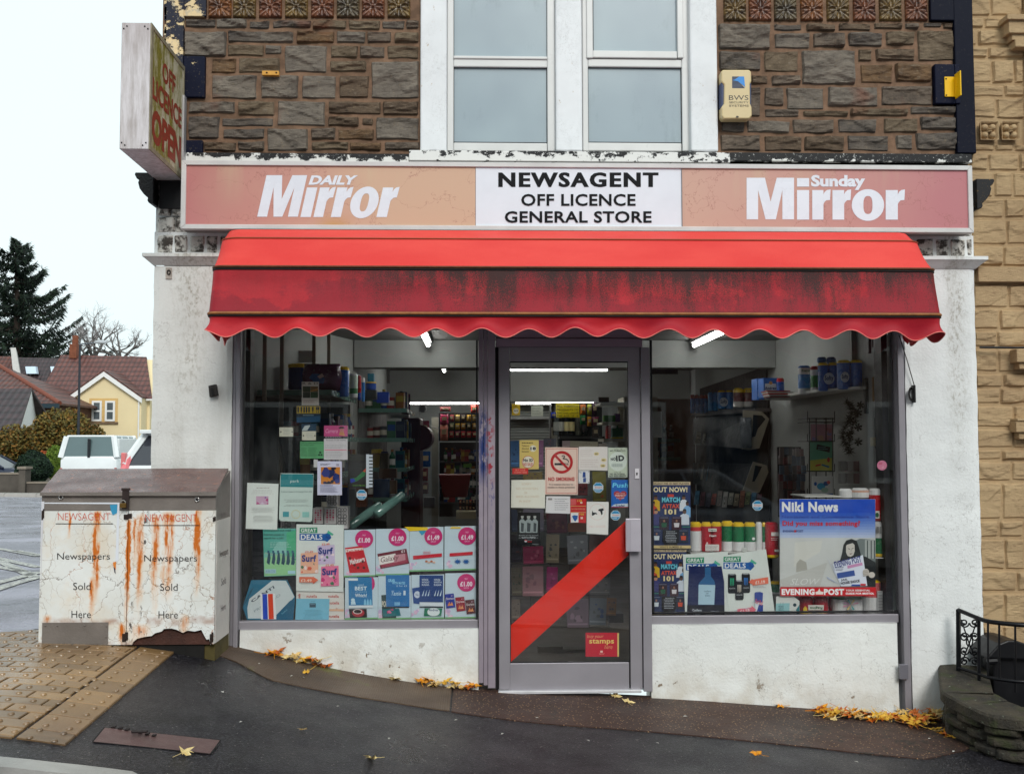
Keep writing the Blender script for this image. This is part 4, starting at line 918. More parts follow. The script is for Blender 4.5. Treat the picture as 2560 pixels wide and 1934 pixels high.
# ================= newspaper bin =================
yF=-.42; yK=-.06
def bp(px,py,y): return at(px,py,y)
zN=(60,1130,2.932)
def nb(x,y,yy=yF): return at(zN[0]+x/zN[2],zN[1]+y/zN[2],yy)
bl,brt=nb(118,1350).x,nb(1395,1430).x; bzb=nb(700,1410).z; bzt=nb(700,300).z
bxl=nb(128,400).x; bxr=nb(1405,400).x
print('BIN',bxl,bxr,bzb,bzt,gz(bxl,yF),gz(bxr,yF))
N_=thing('newspaper_bin','rusty white double-fronted newspaper bin with a sloping brown lid and padlock, on the tactile paving','newspaper bin',((bxl+bxr)/2,yF/2,bzb))
def m_bin():
    n=NB('rusty_white_enamel'); x,y,z=n.sep()
    X=lambda p: nb(p,900).x; Z=lambda p: nb(700,p).z
    c=n.mix(n.rng(n.noise(3,6),.3,.7),lin((232,235,234)),lin((214,214,208)))
    xw=n.addv(x,n.addv(n.mul(n.sub(n.noise(5,4),.5),.06),n.mul(n.sub(n.noise(28,5),.5),.03)))
    wv=n.node('ShaderNodeVectorMath',{'operation': 'ADD'},{0: n.pos,1: n.node('ShaderNodeVectorMath',{'operation': 'SCALE'},{0: n.noise(5,5,out=1),'Scale': .22}).outputs[0]}).outputs[0]
    ck=n.vor(14,wv,'DISTANCE_TO_EDGE'); ck2=n.vor(5.5,n.scale(1,1,.4,wv),'DISTANCE_TO_EDGE')
    c=n.mix(n.mul(n.rng(ck,.03,.006),n.mul(n.rng(n.noise(4,3),.38,.55),.6)),c,lin((150,130,108))); c=n.mix(n.mul(n.rng(n.noise(3.5,5),.52,.68),.35),c,lin((214,184,138)))
    rusty=n.rng(n.noise(2.2,4),.45,.6)
    c=n.mix(n.mul(n.rng(ck2,.009,.002),.75),c,n.mix(rusty,lin((110,98,90)),lin((190,110,40))))
    st=n.noise(34,6,n.scale(1,1,.12),.7)
    for px_,wd,za,zb,k in ((525,.026,420,1130,1.25),(320,.012,420,640,.7),(760,.02,480,1400,1.0),(800,.016,470,900,.6),(1050,.045,430,1120,1.15),(960,.03,450,1230,.75),(1268,.026,400,1080,1.1),(845,.03,440,1250,.75),(500,.02,900,1250,.6),(720,.03,1240,1410,.9),(1180,.04,1180,1400,.5),(170,.03,1180,1260,.8),(860,.08,1250,1400,.5)):
        m_=n.mul(n.gauss(xw,X(px_),wd),n.mul(n.rng(z,Z(za),Z(za)-.03),n.rng(z,Z(zb),Z(zb)+(Z(za)-Z(zb))*.6)))
        m_=n.math('MULTIPLY',n.mul(m_,n.rng(st,.36,.60,.12,1)),k *2.0,clamp=True); c=n.mix(m_,c,n.mix(m_,lin((234,172,84)),lin((198,104,22))))
    for pz,wd,k in ((1240,.03,.6),(1405,.02,.8)):
        m_=n.mul(n.gauss(n.addv(z,n.mul(n.sub(n.noise(12,5),.5),.06)),Z(pz),wd),n.rng(n.noise(9,5),.4,.6)); c=n.mix(n.mul(m_,k),c,lin((150,90,50)))
    pt=n.mul(n.rng(n.noise(13,7,n.scale(1,1,.55),.65),.60,.612),n.math('MAXIMUM',n.gauss(x,X(880),.03),n.mul(n.gauss(x,X(785),.02),n.rng(z,Z(820),Z(860))))); c=n.mix(pt,c,lin((84,78,76)))
    n.bump(n.addv(n.mul(n.rng(ck2,.014,.003),-.5),n.mul(n.noise(40,4),.3)),.4,.004)
    return n.done(c,.42,0,.5)
M_BIN=m_bin()
M_RUST=mat((70,42,34),.7,.4,14,.5,60); M_BGREY=mat((132,124,118),.45,.22,5,.2,90,metal=.3)
xm=nb(757,900).x
zhd=nb(700,428).z
sd=MB(M_BGREY); sd.box(bxl+.006,bxr-.006,yF+.02,yK,bzb+.03,bzt)
sd.prism([(yF+.021,bzt),(yK-.001,bzt),(yK-.001,at(350,1172,yK).z-.01),(yF+.021,bzt+.012)],'x',bxl+.006,bxr-.006); sd.build('body',N_)
pl=MB(mat((20,18,16),.8,.3,10)); pl.box(bxl+.01,bxr-.06,yF+.03,yK,gz(bxr,-.2)-.05,bzb+.0295); pl.use(mat((84,74,38),.8,.3,10)); pl.box(bxr-.0595,bxr-.004,yF+.04,yK,gz(bxr,-.2)-.05,bzb+.0295); pl.build('plinth',N_)
for a,b in ((bxl,xm-.002),(xm+.002,bxr)):
    d=MB(M_BIN)
    if a==bxl: d.box(a,b,yF,yF+.019,bzb,zhd)
    else:
        hole=[(790,1412),(800,1388),(830,1365),(880,1352),(935,1345),(960,1325),(1010,1312),(1025,1293),(1080,1290),(1120,1300),(1165,1322),(1200,1305),(1250,1312),(1300,1300),(1322,1345),(1338,1372),(1358,1368),(1364,1412)]
        hp_=[(nb(*p).x,nb(*p).z) for p in hole]
        d.prism([(a,bzb),(hp_[0][0],bzb),(hp_[0][0],zhd),(a,zhd)],'y',yF,yF+.019)
        for p,q_ in zip(hp_,hp_[1:]):
            if q_[0]>p[0]: d.prism([p,q_,(q_[0],zhd),(p[0],zhd)],'y',yF,yF+.019)
        d.prism([(hp_[-1][0],bzb),(b,bzb),(b,zhd),(hp_[-1][0],zhd)],'y',yF,yF+.019)
        rb_=MB(M_RUST); rb_.box(nb(780,1400).x,nb(1370,1400).x,yF+.0195,yF+.0205+.004,bzb-.005,nb(1000,1270).z); rb_.build('rusted_panel',N_,'rusted-through dark brown bottom edge')
    d.build('door',N_,'left door' if a==bxl else 'right door with rusted bottom edge')
hd=MB(M_BGREY); hd.box(bxl,bxr,yF+.0,yF+.0195,zhd+.001,bzt); hd.build('head_rail',N_,bevel=.002)
scd=MB(m_bin() if 0 else mat((206,200,194),.5,.12,5,.2,60)); scd.box(bxr-.0055,bxr+.002,yF+.03,yK-.02,bzb+.0,zhd-.06); scd.build('side_panel',N_)
z_f=nb(700,292,yF-.02).z; z_b=at(350,1171,yK).z
n=NB('lid_brown'); f_=n.noise(5,6,None,.6); c=n.mix(n.rng(f_,.3,.7),lin((104,66,60)),lin((72,46,44))); c=n.mix(n.rng(n.noise(30,5),.6,.68),c,lin((140,84,60))); n.bump(n.addv(n.noise(60,4),n.vor(120)),.35,.004); M_LID=n.done(c,n.rng(f_,.4,.6,.12,.34),0,.8)
ld=MB(M_LID); xl_,xr_=nb(117,275,yF-.02).x,nb(1412,300,yF-.02).x
lx0,lx1=at(149,1169,yK).x,at(571,1174,yK).x
ld.grid(lambda u,v: ((xl_+(lx0-xl_)*v)*(1-u)+(xr_+(lx1-xr_)*v)*u,yF-.02+(yK-yF+.02)*v,z_f+(z_b-z_f)*v+.004*noise.noise((u *6,v *4,2))-.006*math.sin(u *math.pi)*(1-v)),40,14)
ld.use(M_BGREY); ld.add([(xl_,yF-.02,z_f),(xr_,yF-.02,z_f),(xr_,yF-.02,z_f-.022),(xl_,yF-.02,z_f-.018),(lx0,yK,z_b),(lx1,yK,z_b),(lx1,yK,z_b-.03),(lx0,yK,z_b-.03)],[(0,3,2,1),(1,2,6,5),(0,4,7,3),(3,7,6,2),(4,5,6,7)])
ld.build('lid',N_)
pp=MB(M_BGREY); a,b=nb(130,1410,yF-.004),nb(618,1245,yF-.004); pp.box(a.x,b.x,yF-.005,yF-.001,a.z,b.z)
for p in ((160,1268),(248,1268),(448,1266),(608,1270),(606,1350)): c0=nb(*p); pp.lathe((c0.x,yF-.007,c0.z),[(.001,-.004),(.005,-.002),(.005,.002),(.001,.004)],8)
pp.build('patch_plate',N_)
hs_=MB(mat((60,50,48),.5,.3,20,metal=.4)); a,b=nb(728,440,yF),nb(782,262,yF); hs_.box(a.x,b.x,yF-.026,yF-.0195,a.z+.02,b.z); hs_.box(a.x-.004,b.x+.006,yF-.03,yF-.02,b.z-.012,b.z+.001); hs_.build('hasp',N_,bevel=.002)
pdl=MB(mat((180,176,170),.25,.05,metal=.9)); c0=nb(742,368); pdl.tube([(c0.x+.013*math.cos(R(t_)),yF-.034,c0.z+.013*math.sin(R(t_))) for t_ in range(-10,200,15)],.0032,8)
pdl.use(mat((142,112,62),.35,.15,metal=.8)); pdl.box(c0.x-.017,c0.x+.017,yF-.044,yF-.026,c0.z-.026,c0.z-.002); pdl.build('padlock',N_,bevel=.002)
for p in ((272,328),(1270,346)):
    c0=nb(*p); l_=MB(mat((190,188,186),.25,.05,metal=.9)); ringp=[(c0.x+.011*math.cos(t_/8*math.pi),yF-.004,c0.z+.011*math.sin(t_/8*math.pi)) for t_ in range(17)]; l_.tube(ringp,.004,6)
    l_.use(M_DARK); l_.tube([(c0.x,yF,c0.z),(c0.x,yF-.005,c0.z)],.008,12); l_.build('cam_lock',N_,smooth=True)
for p,w_,h_ in (((762,470),.022,.016),((140,455),.007,.03),((742,1352),.016,.026),((1376,1360),.010,.032),((1396,490),.008,.014)):
    c0=nb(*p); t=MB(mat((40,27,20),.7,.3,40,.4)); t.box(c0.x-w_,c0.x+w_ *.2,yF-.006,yF,c0.z-h_,c0.z+h_ *.7); t.box(c0.x-w_ *.1,c0.x+w_,yF-.0045,yF,c0.z-h_ *.7,c0.z+h_); t.build('rusted_hinge',N_,bevel=.003)
class TT:
    def text(s,*a): c=Card(zN,yF-.0022); c.step=.0003; c.text(*a); c.mb.build('lettering',N_)
    def rect(s,*a): c=Card(zN,yF-.0022); c.rect(*a); c.mb.build('printed_rule',N_)
tt=TT()
K=(32,30,32)
for ox,k in ((0,0),(638,1)):
    tt.text('NEWSAGENT',250+ox,445+k *8,632+ox,497+k *10,(205,88,66),-.016); tt.rect(232+ox,521+k *12,652+ox-4*k,526+k *12,K)
    tt.text('Newspapers',243+ox,738+k *14,630+ox,800+k *14,K,-.006); tt.text('Sold',360+ox,955+k *6,488+ox,1008+k *6,K,-.006); tt.text('Here',348+ox,1160+k *3,490+ox,1213+k *3,K,-.006)
tp=Card(zN,yF-.0012); tp.step=.0002; cw=(222,226,234)
tp.poly([(150,368),(700,368),(700,380),(150,376)][::-1],cw); tp.poly([(686,368),(700,368),(692,800),(670,800)][::-1],cw); tp.poly([(630,385),(685,382),(682,445),(650,462),(638,430)][::-1],(60,150,190)); tp.poly([(128,360),(150,360),(132,700),(122,1120)][::-1],(208,208,214)); tp.poly([(652,806),(676,800),(672,862),(655,832)][::-1],(220,130,50)); tp.poly([(656,836),(668,850),(672,890),(664,880)][::-1],(26,34,70))
tp.mb.build('tape_remnant',N_)
for t,a,b,h_ in (('NEWS',.30,.8,.025),('Newspapers',.2,.85,.05),('Sold',.35,.7,.04),('Here',.35,.7,.035)):
    zc_={'NEWS': nb(0,480).z,'Newspapers': nb(0,775).z,'Sold': nb(0,985).z,'Here': nb(0,1185).z}[t]
    sl_=MB(paper((90,70,70))); sl_.geo(textgeo(t,.0),lambda p: (bxr+.0028,yF+.03+(a+(b-a)*p[0])*(yK-yF-.05),zc_+(p[1]-.5)*h_)); sl_.build('side_lettering',N_)
# ================= notices, posters and stickers behind the glass =================
ZA,ZBt,ZC,ZS,ZE,ZF=(560,800,3.343),(580,1180,3.456),(1180,830,3.633),(1180,1250,3.0375),(1610,800,3.253),(1600,1180,3.206)
def card(z,base,c,y=.074,rot=0,mid=None):
    k=Card(z,y,rot,mid,.00022); k.base(base,c,.0012); return k
PAP=(226,232,228); INK=(70,74,76); G1=(150,156,156); TEAL=(30,128,136); PINK=(206,40,110); NAVY=(22,40,96)
PG='notices taped inside the shop glass'
def fin(k,name,label,cat='poster',group=None): return k.done(name,label,cat,None,group)
k=card(ZA,(650,515,793,710),(206,196,186)); k.text('R & D',657,520,786,538,(50,44,44)); k.rect(658,553,722,602,(56,66,40)); k.rect(723,553,786,598,(110,84,40)); k.rect(658,603,720,650,(40,50,36)); k.rect(723,599,786,650,(44,74,40)); k.poly([(723,590),(786,570),(786,582),(723,600)],(176,120,50)); k.lines(664,664,780,700,4,(160,110,110),.25); fin(k,'poster','small grey poster headed R & D with four dark green pictures')
k=card(ZA,(606,716,806,856),(18,42,62),.078); k.rect(608,718,804,780,(196,164,44))
for x in (614,640,664,684,705,737,770,784): k.rect(x,724,x+12,752+(x%7)*3,(20,36,56)); k.rect(x+3,758,x+9,776,(20,36,56))
k.rect(660,792,750,798,(120,150,160)); k.poly([(608,812),(804,800),(804,850),(608,856)],(30,76,110)); fin(k,'poster','dark blue poster with a yellow band of tool shapes')
k=card(ZA,(648,866,770,930),(28,60,84),.078);
for i in range(4): k.poly([(652+i *10,920-i *6),(676+i *12,880-i *2),(684+i *12,884),(662+i *10,925)],(190,200,200))
fin(k,'poster','small dark blue card with pale diagonal strokes above a cream card')
for (a,b,c_,d,l) in ((463,895,578,972,'small cream card taped high at the far left of the left window'),(652,927,768,1003,'small cream card under the dark blue card with diagonal strokes')):
    k=card(ZA,(a,b,c_,d),(206,204,186),.074); k.lines(a+30,b+14,c_-20,d-16,4,G1,.25,True); k.ell(a+12,(b+d)/2,6,8,(90,90,86)); k.ell(c_-8,(b+d)/2,5,7,(90,90,86)); fin(k,'notice',l,'notice')
k=card(ZA,(836,880,1034,986),(40,34,44)); k.rect(836,880,1034,970,(196,78,134)); k.text('Camera',848,908,952,942,(230,170,200),0,.2); k.ell(985,925,17,20,(190,130,120)); k.poly([(955,905),(1010,905),(1000,890),(968,890)],(50,26,36)); k.poly([(960,960),(968,935),(1002,935),(1012,966)],(196,140,90)); k.lines(845,974,1020,984,1,(180,170,180),.5); fin(k,'poster','pink leaflet with a woman in a dark hat')
k=card(ZA,(636,1014,834,1155),(92,160,110)); k.text('DENTAL FREE WHOLESALE',645,1022,826,1032,(30,70,46)); k.text('& LANDSCAPES',645,1038,750,1048,(30,70,46)); k.lines(642,1060,700,1140,8,(40,90,60),.3); k.lines(705,1060,780,1140,8,(40,90,60),.3); k.ell(805,1105,10,9,(30,70,46)); k.ell(795,1125,9,8,(30,70,46)); k.ell(815,1125,9,8,(30,70,46)); fin(k,'notice','green notice with columns of small print','notice')
k=card(ZA,(835,990,1033,1166),(206,202,206)); k.text('Transit FOR HIRE',850,997,1018,1008,INK); k.lines(845,1040,1022,1072,3,G1,.3); k.rect(842,1080,1024,1088,(214,130,150)); k.lines(850,1095,1010,1155,5,G1,.25); fin(k,'notice','pale notice with one pink stripe under the pink leaflet','notice')
k=card(ZA,(780,1178,986,1461),(214,214,236)); k.lines(806,1196,890,1216,2,(60,60,90),.5); k.text('IB',938,1200,962,1218,(80,60,110)); k.rect(810,1227,970,1370,(210,130,40)); k.blobs(812,1229,968,1368,[(30,40,90),(20,24,50),(50,60,130)],12,4,.28); k.poly([(905,1320),(930,1272),(958,1300),(940,1330)],(30,50,120)); k.lines(806,1376,930,1386,1,(40,60,130),.6); k.lines(806,1392,960,1440,6,(90,90,120),.3); fin(k,'poster','lilac sheet with an orange and blue picture of a bird')
k=card(ZA,(750,1163,784,1228),(200,200,200),.08); fin(k,'notice','narrow white slip half hidden behind the orange and blue bird poster','notice')
k=card(ZA,(1035,1118,1242,1402),(14,14,18)); k.text('PIANO AND',1052,1130,1170,1146,(60,66,50)); k.text('KEYBOARD',1052,1152,1176,1168,(60,66,50)); k.lines(1060,1190,1160,1300,8,(44,52,60),.25)
k.poly([(1060,1360),(1062,1320),(1100,1318),(1188,1240),(1176,1300),(1110,1345)],(30,110,60)); k.poly([(1060,1360),(1055,1325),(1085,1322),(1100,1345)],(30,50,160)); k.poly([(1160,1262),(1188,1236),(1182,1270)],(190,70,40)); k.text('Tel 0117 908 1015',1075,1375,1180,1386,(110,180,60)); k.rect(1188,1120,1212,1402,(206,214,224))
for i in range(10): k.rect(1208,1124+i *28,1243,1142+i *28,(200,210,220))
fin(k,'poster','black poster with a curving rainbow and a white piano keyboard edge')
k=Card(ZA,.074,0,None,.0002); oc=lambda cx,cy,r_: [(cx+r_ *math.cos(R(22.5+45*i)),cy-r_ *math.sin(R(22.5+45*i))) for i in range(8)]
def octo(z,cx,cy,r_,label,y=.074):
    k=Card(z,y,0,None,.0002); k.base(oc(cx,cy,r_),(206,222,230)); k.poly(oc(cx,cy,r_ *.9),(40,140,190)); k.rect(cx-r_ *.86,cy-r_ *.3,cx+r_ *.86,cy+r_ *.3,(214,222,226)); k.text('Smart',cx-r_ *.6,cy-r_ *.22,cx+r_ *.75,cy+r_ *.12,(200,70,60),.02); k.lines(cx-r_ *.5,cy+r_ *.4,cx+r_ *.5,cy+r_ *.66,1,(200,220,230),.6); fin(k,'sticker',label,'sticker')
octo(ZA,1150,1458,46,'blue eight-sided sticker below the black keyboard poster')
k=card(ZBt,[(118,488),(390,496),(402,100),(132,90)],PAP,.076); k.lines(190,130,345,140,1,(170,160,160),.6,True); k.lines(160,150,370,190,4,(190,190,186),.25,True); k.rect(208,206,315,278,(206,170,196)); k.blobs(210,208,313,276,[(190,90,140),(220,200,220),(150,120,170)],7,2,.3); k.lines(160,300,370,350,5,(170,172,170),.25,True); k.lines(165,370,365,430,5,(170,172,170),.25,True); fin(k,'notice','white notice with a small pink flower picture at the far left of the left window','notice')
k=card(ZBt,[(405,420),(692,430),(705,12),(418,8)],(200,216,210),.074); k.poly([(418,126),(700,130),(703,16),(422,14)],TEAL); k.text('park',505,62,580,96,(214,230,228),0,.2); k.text("Cuisinier classes in St George's Park, BS5",425,160,690,178,(60,90,92)); k.lines(450,232,660,262,3,(140,150,148),.3,True); k.lines(430,280,680,296,2,(140,150,148),.3,True); k.rect(440,340,492,385,(60,150,160)); k.ring(552,362,38,33,(206,200,150)); k.rect(608,342,668,388,(140,196,190))
for p in ((410,414),(686,424),(424,18),(698,22)): k.ell(p[0],p[1],6,6,(60,70,70),10)
fin(k,'poster','white and teal poster headed park with a teal top band')
k=card(ZBt,[(278,900),(553,890),(552,485),(268,485)],(120,190,176),.078)
k.poly([(275,700),(552,690),(552,490),(268,490)],(84,170,156)); k.poly([(340,690),(400,600),(470,600),(470,700)],(140,200,190)); k.poly([(470,880),(552,886),(552,500),(472,520)],(70,176,130))
k.poly([(280,895),(552,885),(552,760),(420,700),(280,740)],(150,206,150)); k.poly([(285,690),(552,735),(552,745),(285,700)],(150,180,160))
for i in range(6): x=300+i *42; k.poly([(x,780+i *3),(x+12,700),(x+28,690),(x+34,740+i *8),(x+24,800)],(24,70,90)); k.rect(x+6,675,x+24,698,(30,90,120))
k.text('Unemployed and need',276,492,508,514,(20,70,66),.01); k.text('Internet access to',276,526,450,546,(20,70,66),.01); k.text('search for a job?',276,558,446,580,(20,70,66),.01); k.lines(330,600,530,650,4,(170,220,210),.3); k.rect(286,835,382,872,(170,206,216)); k.text('WORK ZONE',292,842,376,866,(90,140,170)); k.rect(484,848,548,876,(170,210,226)); fin(k,'poster','green poster of a computer room asking unemployed people about internet access')
def deals(z,pts,label,body,rot=0,y=.072,head=None,c0=None):
    k=Card(z,y,rot,c0,.0002); k.base(pts,(220,226,222),.0012); body(k); return fin(k,'poster',label)
def head(k,x,y,w,dx=0):
    s_=w/290.0; P=lambda a,b: (x+a *s_,y+b *s_)
    k.poly([P(0,50),P(155,50),P(155,0),P(2,4)],(30,140,100)); k.text('GREAT',x+12*s_,y+10*s_,x+145*s_,y+42*s_,WHITE,.02)
    k.poly([P(0,112),P(220,116),P(240,126),P(276,90),P(262,56),P(236,50),P(220,56),P(0,54)],(14,92,166)); k.text('DEALS',x+12*s_,y+62*s_,x+198*s_,y+106*s_,WHITE,.02)
    k.poly([P(238,50),P(248,26),P(296,60),P(284,72)],(80,180,150))
    for i in range(3): k.poly([P(224+i *14,84+i *8),P(232+i *14,70+i *8),P(246+i *10,78+i *4),P(238+i *12,94+i *6)],(20,70,150))
def body(k):
    head(k,583,475,290)
    for (a,b,w_,h_,c1,c2,r_) in ((735,625,155,170,(206,190,220),(150,90,170),3),(592,690,155,185,(236,180,150),(220,90,60),-2),(768,805,158,178,(232,120,160),(206,40,120),4)):
        k.poly([(a,b+h_),(a+w_,b+h_-6),(a+w_-4,b),(a+4,b+8)],c1); k.blobs(a+4,b+h_ *.45,a+w_-6,b+h_-8,[c2,(240,220,220),(60,120,80),c1],9,int(a),.22); k.text('Surf',a+12,b+22,a+w_-18,b+82,(24,50,130),.045); k.text('£2.49',a+42,b-14,a+w_-46,b+4,(232,90,60),.01)
    k.poly([(583,948),(700,948),(702,962),(748,928),(700,896),(700,902),(583,900)],(222,106,70)); k.text('£2.49',596,920,690,944,(250,220,200),.02); k.lines(600,956,700,964,1,(190,150,150),.4)
deals(ZBt,[(554,1024),(962,1032),(966,454),(556,448)],'large white great deals poster with three packs of washing powder at £2.49',body)
k=card(ZBt,[(130,1272),(528,1278),(545,1080),(478,928),(166,930),(92,1164)],(34,110,140),.084); k.poly([(138,1262),(370,1262),(540,1075),(466,935),(345,935),(150,1092),(132,1170)],(206,216,218)); k.text('CANTI',148,1040,382,1064,(40,60,80),.03,0,-33); k.text('PROSECCO',170,1118,438,1138,(130,150,156),0,0,-33); k.poly([(384,1270),(526,1276),(540,1090),(500,1110),(384,1230)],(24,96,130)); k.text('NAS',424,1196,482,1210,(110,170,190),0,0,-40); k.poly([(92,1164),(166,1010),(190,990),(130,1110)],(28,84,110)); fin(k,'poster','crumpled blue and white wine poster lying in the bottom left corner')
k=card(ZBt,[(250,1270),(382,1268),(372,1046),(244,1050)],(232,234,236),.080); k.poly([(268,1268),(310,1268),(303,1050),(262,1050)],(24,70,190)); k.poly([(318,1268),(362,1266),(352,1048),(311,1050)],(222,62,24)); fin(k,'card','white card with one blue and one red upright stripe','card')
k=card(ZBt,[(552,1275),(970,1272),(966,1028),(556,1022)],(222,218,212),.082)
for i,(a,b) in enumerate(((644,1056),(832,1056),(836,1114),(836,1172),(836,1230),(640,1114))): k.text('nutella',a,b,a+90,b+26,(190,60,50),.02)
k.text('nutella',556,1062,604,1084,(190,60,50),.02,0,-90); k.poly([(840,1180),(966,1180),(966,1200),(840,1196)],(226,180,150)); fin(k,'poster','white wrapping sheet printed with red chocolate spread lettering')
k=card(ZBt,[(546,1272),(836,1272),(842,1092),(556,1090)],(126,190,214),.076); k.text('TO LET',680,1110,718,1118,(70,100,120)); k.rect(670,1130,724,1166,(60,84,100)); k.rect(676,1138,718,1142,(140,180,200)); k.lines(610,1185,790,1262,7,(90,140,160),.22,True); fin(k,'notice','light blue notice with a small dark square picture','notice')
def price(k,cx,cy,r_,t,sub=1):
    k.ell(cx,cy,r_,r_ *.98,(202,40,116),36); k.text(t,cx-r_ *.68,cy-r_ *.26+10,cx+r_ *.68,cy+r_ *.34+6,(246,226,236),.05); k.text('ONLY',cx-r_ *.2,cy-r_ *.52,cx+r_ *.2,cy-r_ *.34,(246,200,226))
    if sub: k.text('EACH',cx-r_ *.26,cy+r_ *.48,cx+r_ *.26,cy+r_ *.66,(246,200,226))
PB=(200,218,228)
def wrink(k,x0,y0,x1,y1):
    for i in range(5): a=rnd.uniform(x0,x1-60); b=rnd.uniform(y0,y1); w_=rnd.uniform(40,110); k.poly([(a,b+3),(min(x1,a+w_),b+rnd.uniform(-2,4)),(a+w_ *.5,b-2)],(186,206,220))
def offer(x0,x1,y0,y1,label,y=.073):
    k=card(ZBt,[(x0,y1),(x1,y1-8),(x1+2,y0),(x0+2,y0+6)],PB,y); wrink(k,x0+6,y0+10,x1-6,y1-12); k.blobs(x0+3,y1-90,x0+70,y1-14,[(226,190,216),(236,210,226),(206,180,216)],7,int(x0),.3); k.poly([(x0,y1),(x1,y1-8),(x1,y1-20),(x0,y1-14)],(120,176,120)); return k
k=offer(968,1238,492,905,''); price(k,1142,575,78,'£1.00',0); k.poly([(1016,868),(1190,862),(1126,632),(976,652)],(200,20,36)); k.poly([(984,690),(1140,668),(1132,650),(980,664)],(236,226,220)); k.text('Twin bag £1',990,662,1136,694,(200,30,40),.02,0,-7); k.text('Maltesers',1018,738,1148,782,(250,240,236),.03,.1,-14)
for p in ((1018,740),(1130,770),(1090,822),(1140,822),(1060,800)): k.ell(p[0],p[1],12,12,(90,24,20),12)
fin(k,'poster','offer poster at £1.00 with a red bag of chocolate balls')
k=offer(1242,1530,484,892,''); price(k,1430,560,78,'£1.00'); k.poly([(1284,832),(1532,786),(1508,658),(1256,704)],(110,34,50)); k.poly([(1296,822),(1520,780),(1512,700),(1268,746)],(160,60,80)); k.poly([(1276,800),(1420,770),(1412,700),(1264,728)],(236,230,226)); k.poly([(1400,780),(1500,755),(1496,700),(1400,715)],(196,140,150)); k.text('Galaxy',1284,722,1440,778,(90,30,40),.0,.25,-10); k.text('£1',1462,670,1492,692,(250,230,230),.03,0,-10); fin(k,'poster','offer poster at £1.00 with a brown and pink chocolate bar')
k=offer(1532,1826,470,858,''); k.poly([(1532,508),(1694,500),(1690,474),(1492,470)],(236,200,30)); k.poly([(1610,504),(1690,504),(1640,545)],(60,160,200)); price(k,1740,552,78,'£1.49'); k.poly([(1566,752),(1814,728),(1814,698),(1564,720)],(204,30,50)); k.lines(1650,680,1720,705,2,(220,100,120),.4,True)
for i in range(4): k.ell(1680+i *22,768+(i%2)*8,12,9,[(190,110,70),(226,190,170)][i%2],10)
fin(k,'poster','offer poster at £1.49 with a yellow top strip and red ribbon')
k=offer(1834,2124,462,850,''); k.poly([(1880,486),(1976,484),(1976,472),(1900,470)],(236,200,30)); price(k,2032,550,78,'£1.49'); k.poly([(1880,726),(2080,712),(2080,684),(1880,698)],(204,30,50))
for cx in (1950,2022):
    pts=[(cx+(34 if i%2 else 16)*math.cos(i/10*math.pi),770-(26 if i%2 else 12)*math.sin(i/10*math.pi)) for i in range(20)]; k.poly(pts,(24,90,160))
fin(k,'poster','offer poster at £1.49 with two blue starburst shapes')
k=offer(975,1260,905,1272,''); k.ell(1200,960,34,60,(202,40,116),24); k.poly([(1010,1168),(1216,1166),(1208,906),(1006,906)],(20,120,176)); k.rect(1006,914,1088,934,(230,236,240)); k.text('BEST',1062,984,1166,1018,(220,236,244),.03); k.text('rated',1088,962,1138,978,(190,220,236)); k.text('on test by',1066,1024,1168,1038,(190,220,236)); k.text('Which?',1064,1046,1166,1076,(226,238,244),.02)
k.ell(1046,1100,16,14,(200,226,240)); k.poly([(1028,1140),(1030,1112),(1062,1110),(1072,1140)],(200,226,240))
for i in range(3): k.poly([(1140+i *24,1144),(1160+i *24,1144),(1158+i *24,1108),(1150+i *24,1090),(1142+i *24,1108)],(130,196,226))
k.poly([(1010,1170),(1220,1166),(1216,1146),(1010,1148)],(226,232,236)); k.poly([(1020,1256),(1168,1250),(1164,1176),(1010,1178)],(40,26,30)); k.ell(1092,1212,54,34,(176,40,56)); k.ell(1086,1200,40,22,(226,210,210)); k.ell(1086,1200,32,16,(40,20,20)); fin(k,'poster','blue poster reading best on test with a red cup of coffee below')
k=offer(1262,1545,890,1272,''); k.poly([(1300,1260),(1420,1258),(1400,1050),(1290,1060)],(30,60,60)); k.text('POP',1296,1110,1340,1160,(226,220,200),.03); k.poly([(1332,1160),(1534,1160),(1532,886),(1328,886)],(22,112,176)); k.text('GRAB',1348,920,1406,946,(150,214,240),.04); k.text('WITH MATES',1384,944,1496,966,(150,214,240),.03); k.text('2 for £1',1420,972,1510,986,(200,226,240)); k.text('Tastie',1376,1026,1462,1062,(196,226,242),.01,.2); k.rect(1482,1020,1500,1060,(210,226,236)); k.rect(1404,1120,1452,1148,(120,180,216)); k.rect(1332,1158,1530,1168,(20,30,40)); k.poly([(1308,1246),(1460,1236),(1444,1174),(1300,1180)],(20,110,120)); k.blobs(1340,1178,1420,1216,[(220,120,160),(200,60,120)],5,3,.4); fin(k,'poster','blue poster reading grab with mates over a teal packet')
k=offer(1548,1832,880,1270,''); k.poly([(1556,1000),(1622,990),(1622,1136),(1568,1130)],(20,70,140)); k.ell(1600,1055,26,30,(206,216,230)); k.text('No',1588,1046,1612,1066,(20,60,120)); k.poly([(1620,1120),(1824,1120),(1824,888),(1620,888)],(16,62,126)); k.poly([(1622,1150),(1824,1156),(1824,1124),(1620,1120)],(222,230,236)); k.rect(1620,1158,1824,1168,(20,26,40))
for i,t in enumerate((('WINGS','WITHOUT','SUGAR.'),('WINGS','WITH','SUGAR.'))):
    for j,s_ in enumerate(t): k.text(s_,1640+i *104,918+j *22,1706+i *104-(10 if j==0 else 0),934+j *22,(214,226,240),.02)
    for j in range(3): k.poly([(1642+i *104+j *24,1066),(1652+i *104+j *24,1066),(1662+i *104+j *24,1010),(1652+i *104+j *24,1036)],(206,226,244))
